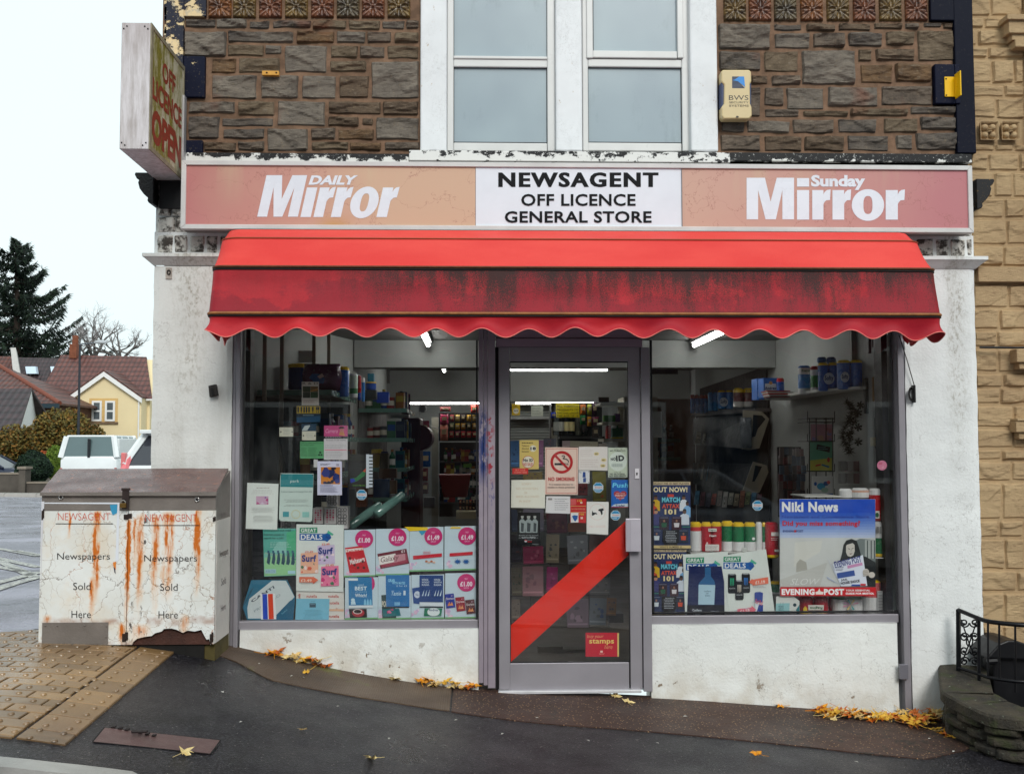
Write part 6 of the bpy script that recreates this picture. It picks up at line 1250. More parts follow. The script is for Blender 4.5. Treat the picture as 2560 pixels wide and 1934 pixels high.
t=slab(ZA,1275,600,1376,690,2.3,.1,(24,60,150)); t.build('blue_carton',None,'bright blue carton at the far end of the top left shelf','carton')
def bag(z,x0,y0,x1,y1,Y,d,c,label,patches=()):
    a,b=W(z,x0,y1,Y),W(z,x1,y0,Y); cx,cz=(a.x+b.x)/2,(a.z+b.z)/2; hw,hh=(b.x-a.x)/2,(b.z-a.z)/2; m=MB(mat(c,.22,.15,6,.5,14,spec=.7))
    def fn(s_):
        def g_(u,v):
            X,Z=(u-.5)*2,(v-.5)*2; k=(1-X**4)*(1-Z**4); return (cx+X *hw *(1+.05*math.cos(Z *3)),Y+d/2-s_ *d/2*max(0,k)**.5+.01*noise.noise((X *3,Z *3,s_)),cz+Z *hh *(1+.05*noise.noise((X *2,1,1))) )
        return g_
    m.grid(fn(1),16,12); m.grid(fn(-1),16,12); o=m.build('snack_bag',None,label,'bag',smooth=True)
    if patches:
        k=Card(z,Y-.003,0,None,.0008); k.n=1
        for p,c2 in patches: k.poly(p,c2)
        k.mb.build('print',o)
bag(ZA,645,358,965,582,1.05,.16,(92,50,84),'crumpled purple bag lying on the top left shelf',[([(712,480),(740,445),(800,450),(842,490),(830,530),(760,525)],(40,90,150)),([(780,470),(820,445),(838,470),(800,490)],(200,170,160))])
rolls(ZA,925,385,1040,640,1.35,1,[(0,.12,YEL),(.12,1,BLU)],'tall blue roll pack with a yellow top on the top left shelf',1)
rolls(ZA,1042,442,1114,655,1.6,1,[(0,.1,WHT),(.1,.6,(190,206,190)),(.6,.8,(60,130,80)),(.8,1,WHT)],'white and green roll pack on the top left shelf')
rolls(ZA,1114,460,1146,668,1.8,1,[(0,.7,RED),(.7,1,(40,70,170))],'narrow red roll pack on the top left shelf')
rolls(ZA,1146,480,1176,680,1.95,1,[(0,.2,WHT),(.2,1,(40,120,200))],'narrow light blue roll pack on the top left shelf')
t=slab(ZA,610,255,742,356,1.6,.02,(170,170,168)); t.build('card_sheet',None,'grey card propped above the top left shelf','card')
for (a,b,c,d,kind,l) in ((700,310,788,446,1,'left of the pair of white gift boxes with pink dots'),(798,308,900,448,1,'right of the pair of white gift boxes with pink dots'),(905,300,1000,488,0,'grey gift box with a circle pattern under the bird poster'),(818,196,912,298,0,'smaller grey gift box with circles above the dotted pair'),(420,424,520,500,0,'grey gift box with circles behind the green poster')):
    m=slab(ZBt,a,b,c,d,.32,.12,(206,202,202)); o=m.build('gift_box',None,l,'box'); k=Card(ZBt,.319,0,None,.0004)
    r2=random.Random(a)
    for i in range(16):
        cx,cy=a+12+(c-a-24)*((i%3)+.5)/3,b+10+(d-b-20)*(i // 3+.5)/6
        if kind: k.ell(cx,cy,*([r2.uniform(4,10)]*2),(190,60,100),10)
        else: k.ring(cx,cy,r2.uniform(12,20),10,(120,118,120),14)
        if cy>d-16: break
    k.mb.build('print',o)
t=MB(mat((16,26,48),.35,.5,3,.6,5)); a,b=W(ZA,455,1290,.9),W(ZA,640,975,.9)
t.grid(lambda u,v: (a.x+(b.x-a.x)*u,.9+.03*math.sin(u *9+v *4)+.02*noise.noise((u *5,v *3,0)),a.z+(b.z-a.z)*v),20,20); t.build('dark_drape',None,'dark blue folded sheet hanging behind the left window notices','cloth',smooth=True)
t=MB(mat((20,22,26),.6,.2)); a,b=W(ZA,175,1671,.42),W(ZA,452,700,.42); t.box(a.x,b.x,.44,.46,a.z-.35,b.z+.02); t.build('backing_board',None,'tall black board behind the far left of the left window','board')
for (x0,y0,x1,y1,l) in ((1020,470,1275,285,'clear green plastic chute leaning low in the left window'),(1250,360,1470,200,'smaller clear plastic chute behind the first in the left window')):
    m=MB(mat((110,150,142),.12,.1,8,spec=.8)); p,q=W(ZBt,x0,y0,.6),W(ZBt,x1,y1,.9); m.tube([p,p.lerp(q,.97),q],[.03,.03,.028],10); o=m.build('plastic_chute',None,l,'chute',smooth=True); m=MB(mat((190,206,200),.15)); m.tube([p.lerp(q,.45)-Vector((0,.03,0)),p.lerp(q,.62)-Vector((0,.031,0))],.006,6); m.build('highlight_strip',o)
for i,(x0,y0,x1,y1,c) in enumerate(((1040,1410,1100,1640,(90,96,100)),(1100,1400,1190,1560,(110,60,40)),(1245,1120,1295,1230,(150,130,60)),(1300,1110,1370,1240,(70,70,60)),(1180,1500,1240,1650,(90,100,110)),(955,1400,1032,1560,(30,60,120)),(1250,1330,1380,1480,(36,70,110)),(1370,1340,1440,1450,(120,90,50)),(1295,1240,1440,1320,(110,80,60)),(985,1390,1035,1440,(190,150,40)))):
    t=slab(ZA,x0,y0,x1,y1,1.3+i *.04,.1,c); cn=['slate grey','rust brown','mustard','olive','pale slate','royal blue','steel blue','tan','dusty brown','small yellow'][i]; t.build('book',None,'%s book stacked in the middle of the left window behind the posters' %cn,'book','books behind the left window')
o=thing('drinks_cooler','dark red drinks cooler with white cola lettering running up its side','fridge',(W(ZA,1555,1600,4.3).x,4.6,0))
m=MB(mat((74,14,20),.35,.1)); a,b=W(ZA,1478,1700,4.3),W(ZA,1640,815,4.3); m.box(a.x,b.x,4.3,4.9,.0,b.z); m.build('cabinet',o,bevel=.02)
m=MB(mat((90,20,26),.35)); m.tube([(b.x-.01,4.32,b.z-.2),(b.x-.01,4.88,b.z-.2)],.13,24); m.build('header',o)
k=Card(ZA,4.297,0,None,.001); k.text('Coke',1408,1336,1610,1384,(150,140,140),.03,0,-90); k.mb.build('lettering',o)
t=slab(ZA,1388,642,1545,815,4.7,.2,(150,152,148)); t.build('meter_box',None,'grey box on the wall beside the strip light','box')
m=MB(mat((150,148,146),.5)); c0=W(ZA,1662,740,7.6); m.tube([c0,c0+Vector((.0,-.06,0))],.05,14); m.tube([c0+Vector((-.05,0,-.02)),c0+Vector((-.02,0,-.2)),c0+Vector((.2,.0,-.26))],.008,6); m.build('camera',None,'small round security camera with a cable on the back wall','camera')
bwm=mat((150,146,132),.6)
t=MB(bwm); a,b=W(ZA,1735,1480,7.9),W(ZA,1790,810,7.9); t.box(a.x,b.x,7.9,7.96,0,b.z); t.build('door_jamb',None,'pale upright door jamb at the back of the shop','door frame')
sb=MB(mat((18,16,20),.6)); a,b=W(ZA,1795,1010,7.7),W(ZA,2160,775,7.7); sb.box(a.x,b.x,7.7,7.72,a.z,b.z); sb.build('snack_board',None,'black board hung with rows of snack packets at the back','display board')
def packet(z,x0,y0,x1,y1,Y,c,label,c2=(220,200,160),group=None):
    a,b=W(z,x0,y1,Y),W(z,x1,y0,Y); m=MB(mat(c,.25,.1,9,.3,20)); cx,cz=(a.x+b.x)/2,(a.z+b.z)/2; w_,h=b.x-a.x,b.z-a.z
    m.grid(lambda u,v: (a.x+w_ *u,Y-.03*max(0,(1-(2*u-1)**4)*(1-(2*v-1)**4))**.5,a.z+h *v),8,8); m.add([(a.x,Y+.004,a.z),(b.x,Y+.004,a.z),(b.x,Y+.004,b.z),(a.x,Y+.004,b.z)],[(0,1,2,3)])
    m.use(mat(c2,.4)); m.add([(cx-w_ *.3,Y-.034,cz-h *.1),(cx+w_ *.3,Y-.034,cz-h *.1),(cx+w_ *.3,Y-.034,cz+h *.22),(cx-w_ *.3,Y-.034,cz+h *.22)],[(0,1,2,3)]); m.build('packet',None,label,'packet',group,smooth=True)
cs=[(150,60,60),(190,160,90),(60,50,40),(196,150,40),(150,120,50),(90,100,60),(190,150,40),(170,120,30),(60,60,30),(150,110,40),(160,40,40),(140,50,70),(180,30,40),(190,60,60),(160,30,30)]
for i in range(15): x=1884+(i%5)*48; y=790+(i // 5)*68; packet(ZA,x,y,x+38,y+56,7.66,cs[i],['top','middle','bottom'][i // 5]+' row, ' +['first','second','third','fourth','last'][i%5]+' packet from the left on the black snack board',group='packets on the snack board')
for i,(x0,y0,x1,y1,c,l) in enumerate(((1808,785,1875,870,(190,50,90),'pink packet at the top left of the black snack board'),(1808,875,1872,1005,(196,120,100),'peach packet at the lower left of the black snack board'),(1642,840,1715,975,(190,80,100),'pink bag hanging beside the cooler'),(1640,985,1700,1070,(150,30,50),'red bag hanging below the pink bag beside the cooler'),(1645,1095,1725,1225,(40,90,160),'blue bag hanging low beside the cooler'),(1645,1235,1705,1345,(130,60,60),'brown-red bag hanging below the blue bag'),(1650,1350,1710,1450,(100,60,60),'dull bag lowest of those beside the cooler'),(2062,708,2125,775,(190,60,50),'red and yellow packet above the black snack board'),(1805,725,1895,765,(110,50,50),'flat red packet lying above the black snack board'))): packet(ZA,x0,y0,x1,y1,7.0 if x0<1700 else 7.64,c,l)
t=slab(ZA,1895,1095,2125,1185,7.3,.2,(30,60,110)); t.build('counter_box',None,'blue counter display box under the black snack board','box')
t=slab(ZA,2000,1200,2070,1230,7.1,.2,(90,140,60)); t.build('counter_box',None,'small green box on the counter under the snack board','box')
m=MB(mat((110,14,20),.4)); a,b=W(ZA,1790,1480,5.2),W(ZA,2062,1290,5.2); m.prism([(a.x+.06,a.z),(b.x-.04,a.z),(b.x,b.z),(a.x,b.z)],'y',5.2,5.6); m.build('red_basket',None,'dark red shopping basket seen deep in the left window','basket',bevel=.01)
t=slab(ZA,1670,1480,1760,1570,5.0,.1,(90,80,76)); t.build('floor_box',None,'grey-brown box below the red basket','box')
t=slab(ZA,1940,1600,2120,1660,4.6,.3,(190,180,150)); t.build('stand_header',None,'cream topped low stand at the bottom of the left window view','stand')
for i in range(12):
    x=1965+(i%6)*28; y=1500+(i // 6)*50; packet(ZA,x,y,x+20,y+36,4.9,[(130,40,30),(60,30,30),(160,120,90)][i%3],'small dark packet on the low stand deep in the left window',group='packets on the low stand')
n=NB('ribbed_shutter'); wv=n.node('ShaderNodeTexWave',{'bands_direction': 'Z'},{'Vector': n.pos,'Scale': 9}).outputs[0]; n.bump(wv,.5,.01); M_SHUT=n.done(n.mix(wv,lin((130,136,134)),lin((168,172,168))),.5)
t=MB(M_SHUT); a,b=W(ZC,330,1000,6.5),W(ZC,700,655,6.5); t.box(a.x,b.x,6.5,6.53,.5,b.z); t.build('grey_shutter',None,'ribbed grey shutter behind the counter seen through the door','shutter')
t=MB(mat((186,188,186),.4)); a,b=W(ZC,350,790,6.3),W(ZC,700,765,6.3); t.box(a.x,b.x,6.3,6.5,a.z,b.z); t.build('counter_shelf',None,'pale shelf edge crossing the grey shutter','shelf')
t=MB(mat((20,18,18),.5)); a,b=W(ZC,722,1020,6.45),W(ZC,1180,640,6.45); t.box(a.x,b.x,6.45,6.75,a.z-.3,b.z); t.use(mat((176,170,150),.5)); t.box(a.x-.001,a.x+.07,6.40,6.449,a.z-.3,b.z-.3); t.use(mat((60,58,56),.4)); c0=W(ZC,750,945,6.2); t.box(a.x+.08,b.x,6.2,6.449,c0.z-.03,c0.z); t.build('spirits_cabinet',None,'dark cabinet of bottles behind the counter under the yellow sign','cabinet')
for i,(x,c,lc) in enumerate(((762,(16,20,16),(150,150,140)),(812,(20,16,12),(190,190,180)),(864,(14,14,12),(220,206,150)),(905,(14,14,12),(220,206,150)),(966,(90,90,80),(60,60,50)),(1020,(20,24,20),(50,50,50)))):
    p=W(ZC,x,935,6.3); m=MB(mat(c,.12,.05)); m.lathe((p.x,6.3,p.z),[(.034,0),(.036,.01),(.036,.2),(.014,.26),(.013,.32)],14); ob=m.build('spirit_bottle',None,['first','second','third','fourth','fifth','sixth'][i]+' bottle from the left in the dark cabinet behind the counter','bottle','bottles in the cabinet'); m=MB(mat(lc,.5)); m.lathe((p.x,6.3,p.z),[(.0368,.05),(.0368,.16)],14); m.build('bottle_label',ob)
for i,(x0,y0,x1,y1,c,l) in enumerate(((984,655,1032,748,(222,120,40),'orange packet hanging beside the yellow sign'),(984,752,1032,838,(30,120,60),'green packet hanging below the orange one'),(1046,655,1088,752,(190,200,60),'lime packet hanging right of the orange one'),(1046,762,1084,856,(220,150,30),'amber packet hanging below the lime one'),(718,728,764,780,(30,60,170),'blue packet at the lower left of the yellow sign'),(1090,640,1136,760,(70,30,60),'dark purple packet hanging near the white shelving'),(1090,765,1150,850,(120,40,70),'wine coloured packet hanging near the white shelving'),(1092,860,1150,960,(60,40,30),'brown packet hanging near the white shelving'))): packet(ZC,x0,y0,x1,y1,5.4,c,l)
o=thing('goods_shelving','white shelving bay with green packets seen high at the right of the door glass','shelving',(W(ZC,1300,1000,4.6).x,4.8,.3))
m=MB(mat((176,172,158),.5)); a,b=W(ZC,1385,1040,4.6),W(ZC,1425,590,4.6); m.box(a.x,b.x+.3,4.6,5.1,.3,b.z); m.build('side',o)
for (x0,y0,x1,y1) in ((1165,640,1390,662),(1185,815,1390,838),(1195,968,1390,995)): m=MB(mat((190,186,170),.5)); a,b=W(ZC,x0,y1,4.6),W(ZC,x1,y0,4.6); m.box(a.x,b.x,4.6,5.1,a.z,b.z); m.build('shelf',o)
for i,(x0,y0,x1,y1,c,l) in enumerate(((1200,755,1300,812,(60,130,50),'green carton on the middle white shelf'),(1305,740,1345,814,(90,50,110),'purple carton beside the green one on the middle white shelf'),(1265,870,1385,950,(20,90,50),'dark green carton on the lowest white shelf'),(1255,952,1385,966,(220,200,50),'flat yellow box on the lowest white shelf'),(1225,850,1262,966,(190,50,50),'red striped packet on the lowest white shelf'),(1345,700,1390,812,(196,190,170),'cream carton at the right end of the middle white shelf'),(1150,590,1245,636,(60,60,60),'small grey box on top of the white shelving'))): t=slab(ZC,x0,y0,x1,y1,4.7,.12,c); t.build('carton',None,l,'carton')
def wire_rack(name,label,z,x0,y0,x1,y1,Y,nx,rows):
    o=thing(name,label,'card rack',(W(z,(x0+x1)/2,y1,Y).x,Y+.1,W(z,x0,y1,Y).z)); m=MB(mat((90,90,92),.35,metal=.6)); a,b=W(z,x0,y1,Y),W(z,x1,y0,Y)
    for i in range(nx+1): x=a.x+(b.x-a.x)*i/nx; m.tube([(x,Y+.05,a.z),(x,Y+.05,b.z)],.003,5)
    m.build('upright_wire',o); m=MB(mat((90,90,92),.35,metal=.6))
    for y in rows: zz=W(z,x0,y,Y).z; m.tube([(a.x,Y+.04,zz),(a.x,Y-.03,zz),(b.x,Y-.03,zz),(b.x,Y+.04,zz)],.0025,5); m.tube([(a.x,Y-.03,zz+.05),(b.x,Y-.03,zz+.05)],.002,5)
    m.build('pocket_wire',o)
wire_rack('card_rack','wire greeting card rack standing just inside the door',ZS,300,30,1040,980,.75,5,(235,480,720,960))
def gcard(z,x0,y0,x1,y1,Y,c,label,c2=None,rot=0,name='greeting_card',group='greeting cards in the rack behind the door'):
    k=Card(z,Y,rot,((x0+x1)/2,(y0+y1)/2),.0006); k.base((x0,y0,x1,y1),c,.012)
    if c2: k.blobs(x0+(x1-x0)*.15,y0+(y1-y0)*.2,x1-(x1-x0)*.15,y1-(y1-y0)*.2,[c2,tuple(int(v *.8) for v in c)],7,int(x0+y0),.22)
    k.rect(x0+6,y1-(y1-y0)*.16,x1-8,y1-(y1-y0)*.10,tuple(min(240,int(v *1.3)) for v in c)); return k.done(name,label,'greeting card',None,group)
GC=[(388,350,542,482,(164,60,96),'pink card in the second row of the rack',(196,100,130)),(562,258,662,474,(150,140,120),'tall cream card with leaning edges in the rack',(90,90,90)),(724,266,880,482,(130,134,140),'grey card right of the cream one in the rack',(170,176,180)),(892,264,1012,392,(110,84,80),'brown card partly behind the red stripe',None),(384,502,542,726,(150,110,116),'large dusty pink card in the third row of the rack',(126,90,100)),(566,506,650,690,(150,30,100),'magenta card beside the large dusty pink one',(180,70,130)),(300,512,380,722,(96,90,76),'olive card at the left edge of the third row',(60,70,60)),(300,752,366,902,(110,100,90),'brown card at the left edge of the fourth row',(50,46,44)),(722,752,886,966,(140,120,134),'mauve card below the red stripe',(180,150,170)),(892,744,1020,946,(120,130,140),'grey-blue framed card below the red stripe',(60,90,140)),(1022,742,1096,872,(150,100,40),'amber card at the right of the fourth row',(40,40,50)),(896,590,1050,712,(120,120,118),'tilted grey card half hidden by the red stripe',(150,150,140)),(300,70,346,240,(60,70,90),'dark blue card left of the black poster',None),(390,64,545,236,(130,126,140),'pale lilac card behind the black poster',(160,150,170)),(566,100,724,250,(90,50,60),'dark red card right of the black poster',(120,80,70)),(728,172,868,240,(120,80,60),'tan card under the red stamps leaflet',None),(300,262,380,470,(60,56,64),'near-black card at the left of the second row',(90,50,50))]
for i,g_ in enumerate(GC): gcard(ZS,*g_[:4],.70,g_[4],g_[5],g_[6],rnd.uniform(-2.5,2.5))
for g_ in ((350,985,430,1222,(50,100,150),'blue card at the left edge of the door glass, left of the yellow notice',(20,60,110)),(592,980,648,1222,(160,110,150),'lilac card right of the yellow notice',(190,140,170)),(650,966,764,1040,(90,90,104),'dark framed card above the no smoking sign',(130,80,90)),(820,986,890,1042,(170,150,150),'pinkish card top above the no smoking sign',None),(892,990,1144,1042,(170,162,140),'wide beige card above the handwritten price notice',(150,140,120)),(1096,1264,1220,1560,(130,124,60),'green and orange card behind the middle sticker',(190,90,40)),(962,1370,1050,1484,(110,30,30),'deep red card between no smoking sign and middle sticker',(60,20,20)),(464,1270,640,1340,(120,104,60),'olive framed card above the handwritten sheet',(70,50,90)),(1150,1010,1220,1042,(160,150,140),'small beige card top near the grey-green notice',None)): gcard(ZC,*g_[:4],.45,g_[4],g_[5],g_[6],rnd.uniform(-2,2),group='greeting cards on the upper rack')
t=slab(ZS,1040,860,1150,930,.8,.2,(70,66,60)); t.build('box',None,'dull box on the floor rack right of the cards','box')
for (x0,y0,x1,y1,l) in ((500,1110,690,1185,'dark wooden block low behind the door'),(690,1130,860,1160,'thin wooden batten low behind the door')): t=slab(ZS,x0,y0,x1,y1,1.2,.1,(70,62,54)); t.build('floor_batten',None,l,'batten')
t=MB(mat((206,206,200),.4)); e=[W(ZE,915,655,2.2),W(ZE,1130,632,1.6),W(ZE,1270,612,1.2),W(ZE,1400,582,.9),W(ZE,1600,556,.68),W(ZE,1752,516,.5)]
e=[(p.x,p.y) for p in e]; t.prism(e+[(2.56,.5),(2.56,2.2)],'z',1.822,1.84); t.build('curved_shelf',None,'long white curved shelf high on the right wall','shelf')
t=MB(mat((120,118,110),.5)); p=W(ZE,1655,140,.75); t.box(2.53,2.56,.7,.74,1.9,2.35); t.build('shelf_upright',None,'pale upright rail above the right wall shelf','rail')
def zrolls(x0,y0,x1,y1,Y,n_,bands,label,rows=1,text=None): return rolls(ZE,x0,y0,x1,y1,Y,n_,bands,label,rows,text)
zrolls(1592,322,1798,560,.60,2,[(0,.1,YEL),(.1,1,BLU)],'blue pack with a white circle at the right end of the curved shelf',1,('Softy',1608,440,1662,485,((30,50,110),(196,206,216))))
zrolls(1432,344,1592,575,.78,2,[(0,.1,YEL),(.1,1,BLU)],'blue pack with a white circle beside the rightmost pack on the curved shelf',1,('Softy',1470,450,1540,500,((30,50,110),(196,206,216))))
zrolls(1420,298,1572,345,.82,2,[(0,.3,(20,60,110)),(.3,1,(30,90,150))],'dark blue pack lying on top of the circle packs')
zrolls(1368,372,1436,590,.98,1,[(0,.14,RED),(.14,.35,WHT),(.35,.8,(40,140,70)),(.8,1,WHT)],'red topped green and white roll on the curved shelf')
zrolls(1272,368,1366,606,1.1,1,[(0,.08,(60,110,190)),(.08,.3,WHT),(.3,.78,(60,130,200)),(.78,1,WHT)],'light blue and white pack on the curved shelf',1,('Regina',1284,402,1350,420,((30,110,70),(206,210,206))))
for (a,b,c,d,Y,l) in ((975,470,1085,630,1.75,'front light blue tissue box on the curved shelf'),(920,474,974,645,2.0,'rear light blue tissue box on the curved shelf')):
    m=slab(ZE,a,b,c,d,Y,.16,(40,100,180)); o=m.build('tissue_box',None,l,'box'); k=Card(ZE,Y-.001,0,None,.0012); k.poly([(a+6,d-28),(c-6,d-28),(c-10,b+46),(a+10,b+46)],(206,216,222)); k.text('Andrex',a+8,b+70,c-8,b+94,(20,50,120),.03); k.ell((a+c)/2,b+40,(c-a)*.13,14,(190,150,80),12); k.mb.build('print',o)
zrolls(1088,470,1148,590,1.7,1,[(0,.25,RED),(.25,1,(30,80,160))],'blue roll with a red top beside the tissue boxes')
for i in range(5): t=slab(ZE,998+i *6,590+i *11-18,1190+(i%2)*26,599+i *11-18,1.5-i *.01,.16,[(150,40,40),(196,190,180),(170,50,40),(200,196,190),(120,60,50)][i]); t.build('paperback',None,['topmost red','second from top, pale','middle red','fourth from top, pale','bottom brown'][i]+' book of the flat stack in front of the tissue boxes','book','flat stack of books')
t=MB(mat((84,78,76),.5)); a,b=W(ZE,380,762,4.3),W(ZE,905,716,2.75); t.prism([(a.x,4.3),(b.x,2.75),(2.56,2.75),(2.56,4.3)],'z',b.z-.03,b.z); zt=b.z; t.build('rack_top',None,'dark top board of the magazine rack carrying roll packs','shelf')
zrolls(738,552,900,712,3.0,2,[(0,.22,YEL),(.22,.68,MAR),(.68,1,(190,186,180))],'maroon and white pack with a yellow price top on the rack',1,('£1.99',828,566,882,582,((60,40,20),None)))
zrolls(608,570,732,722,3.3,2,[(0,.1,YEL),(.1,1,(40,120,196))],'light blue pack with a white circle on the rack',1,('Softy',622,646,676,686,((24,40,90),(206,216,226))))
zrolls(526,586,606,738,3.6,2,[(0,1,(60,140,206))],'pale blue pack left of the circle pack on the rack')
zrolls(382,606,522,756,3.9,4,[(0,.2,(196,60,50)),(.2,1,(40,110,190))],'row of slim blue cartons with red tops on the rack')
o=thing('magazine_rack','tiered magazine rack with cream curved end panels along the right wall','magazine rack',(2.4,3.6,.1))
def poly3(m,pts,Y,d): pp=[(W(ZE,a,b,Y).x,W(ZE,a,b,Y).z) for a,b in pts][::-1]; m.prism(pp,'y',Y,Y+d)
for P_ in ([(808,730),(960,742),(1018,802),(938,1042),(850,1056),(800,1046)],[(890,1150),(1000,1180),(1012,1236),(940,1400),(872,1418),(800,1400)]):
    m=MB(mat((136,128,112),.5)); poly3(m,P_,2.7,.02); m.build('end_panel',o)
for P_ in ([(888,770),(960,775),(988,805),(925,885),(905,945),(880,950)],[(905,1180),(960,1190),(900,1310),(880,1312)]): m=MB(mat((20,20,22),.5)); poly3(m,P_,2.698,.0015); m.build('panel_slot',o)
for (y0a,y0b,y1a,y1b) in ((800,770,1010,1045),(1160,1170,1330,1405)):
    m=MB(mat((22,22,26),.5)); q=[W(ZE,400,y1a,4.9),W(ZE,840,y1b,2.72),W(ZE,900,y0b,2.74),W(ZE,400,y0a,5.0)]; m.add([tuple(p) for p in q]+[(p.x+.03,p.y,p.z) for p in q],[(0,1,2,3),(7,6,5,4),(0,4,5,1),(1,5,6,2),(2,6,7,3),(3,7,4,0)]); m.build('tray',o)
MC=[(110,100,96),(150,140,120),(60,110,140),(140,60,50),(170,170,160),(120,130,90),(60,60,80),(180,180,176),(150,100,80),(90,50,60)]
cn=['taupe','sand','teal','brick red','pale grey','moss','slate','silver','copper','plum']
def mag(x0,y0,x1,y1,Y,c,label,sl=20,rackn='magazines in the rack'):
    pts=[(x0-sl,y1),(x1-sl,y1),(x1,y0),(x0,y0)]; k=Card(ZE,Y,0,None,.001); k.base(pts,c,.01)
    k.poly([(x0-sl *.3,y0+(y1-y0)*.3),(x1-sl *.3-4,y0+(y1-y0)*.3),(x1-4,y0+6),(x0+4,y0+6)],tuple(min(230,int(v *1.25)) for v in c)); k.blobs(x0-sl *.3,y0+(y1-y0)*.4,x1-sl-2,y1-8,[tuple(int(v *.6) for v in c),tuple(min(230,int(v *1.4)) for v in c)],4,int(x0),.3); k.done('magazine',label,'magazine',None,rackn)
for i in range(10): x=440+i *44; mag(x,1165+i *4,x+40,1285+i *11,4.7-i *.19,MC[i],cn[i]+' magazine in the middle tier of the rack',26)
for i in range(7): x=430+i *55; mag(x,905+(i%3)*14,x+48,1000+i *5,4.6-i *.2,MC[(i *3+1)%10],cn[(i *3+1)%10]+' magazine in the top tier of the rack',12)
bag(ZE,790,790,880,1040,2.66,.05,(96,100,104),'crinkled clear plastic bag hanging on the top tier of the rack')
for i in range(12): x=420+i *46; mag(x,1385+(i%4)*8,x+36,1500+(i%3)*10,2.6-i *.03,MC[(i *7+2)%10],cn[(i *7+2)%10]+' paperback standing in the lowest tier of the rack',14,'paperbacks in the lowest tier')
t=slab(ZE,40,742,145,955,3.5,.02,(150,150,148)); t.build('plastic_sheet',None,'silvery plastic wrapped sheet at the left edge of the right window','sheet')
t=slab(ZE,52,325,275,438,4.2,.04,(24,26,48)); t.build('hanging_sign',None,'dark blue sign hanging below the beam at the left of the right window','sign')
t=MB(mat((70,44,34),.6,.2)); a,b=W(ZE,30,1080,6.0),W(ZE,520,640,6.0); t.box(a.x,b.x,6.0,6.05,0,b.z); t.build('brown_partition',None,'brown panelled partition deep in the right window','partition')
t=MB(mat((36,26,30),.6,.2)); q=[(2.55,2.85,1.93),(2.55,5.6,1.93),(2.55,5.6,2.1),(2.55,2.85,2.15)]; t.add(q+[(p[0]+.01,p[1],p[2]) for p in q],[(0,1,2,3),(7,6,5,4),(0,4,5,1),(1,5,6,2),(2,6,7,3),(3,7,4,0)]); t.build('dark_fascia_strip',None,'dark strip along the right wall above the roll packs','panel')
o=thing('card_spinner','black wire card spinner in the right window','card rack',(W(ZE,1445,1464,.95).x,1.0,1.0)); m=MB(mat((24,24,26),.4));
for x in (1345,1400,1480,1535): a,b=W(ZE,x,1560,.95),W(ZE,x,795,.95); m.tube([a,b,b+Vector((0,.2,0))],.004,6)
m.build('upright_wire',o); m=MB(mat((24,24,26),.4))
for y in (800,830,985,1228,1430): a,b=W(ZE,1330,y,.93),W(ZE,1550,y,.93); m.tube([a,b],.004,6); m.tube([a+Vector((0,.22,0)),a,W(ZE,1330,y-60,.93)],.003,5); m.tube([b+Vector((0,.22,0)),b,W(ZE,1550,y-60,.93)],.003,5)
m.build('pocket_wire',o)
k=card(ZE,(1356,845,1530,985),(176,130,140),.95); k.blobs(1362,870,1524,980,[(140,130,170),(190,150,130),(170,110,120)],9,2,.3); fin(k,'greeting_card','pink patterned card at the top of the spinner','greeting card')
k=card(ZE,(1350,980,1530,1225),(90,160,130),.945); k.poly([(1352,1222),(1528,1222),(1528,1120),(1352,1140)],(196,190,80)); k.poly([(1400,1050),(1508,1076),(1516,1032),(1408,1008)],(20,24,28)); k.lines(1416,1026,1500,1056,2,(110,170,170),.3); k.poly([(1392,1190),(1440,1180),(1436,1168),(1396,1176)],(200,50,40)); k.ell(1500,1135,12,20,(190,60,50),12); k.poly([(1440,1180),(1500,1200),(1510,1188),(1450,1168)],(40,110,150)); fin(k,'greeting_card','green and yellow card with a black label on the spinner','greeting card')
k=card(ZE,(1364,1268,1536,1420),(206,206,204),.94); k.ell(1440,1350,34,28,(60,150,190)); k.ell(1480,1328,22,18,(30,90,150)); k.ell(1500,1318,14,14,(196,70,80)); k.ell(1470,1380,30,20,(150,180,160)); k.rect(1364,1408,1536,1420,(60,90,170)); k.ell(1394,1330,12,16,(30,80,150)); fin(k,'greeting_card','white card with blue and red balloons at the foot of the spinner','greeting card')
n=NB('pegboard'); g_=n.vor(42,n.scale(1,1,1),'F1','Distance',0.0); PEG=n.done(n.mix(n.rng(g_,.28,.22),lin((150,152,150)),lin((30,30,32))),.6)
t=MB(PEG); t.add([(2.562,.12,1.3),(2.562,.55,1.3),(2.562,.55,2.35),(2.562,.12,2.35),(2.572,.12,1.3),(2.572,.55,1.3),(2.572,.55,2.35),(2.572,.12,2.35)],[(0,1,2,3),(7,6,5,4),(0,4,5,1),(3,2,6,7),(0,3,7,4),(1,5,6,2)]); t.build('pegboard',None,'perforated pegboard on the right wall near the glass','pegboard')
m=MB(mat((30,36,26),.5,.4,30)); r2=random.Random(3)
for i in range(700):
    t_=r2.random(); y=650+t_ *430; x=1650+30*math.sin(t_ *7)+(60*math.sin(t_ *3.14) if r2.random()<.5 else 0); c0=W(ZE,x,y,.6); d=Vector((r2.gauss(0,1),r2.gauss(0,1),r2.gauss(0,1))).normalized()*r2.uniform(.03,.06); s_=d.orthogonal().normalized()*.003
    m.add([c0-s_,c0+s_,c0+d],[(0,1,2)])
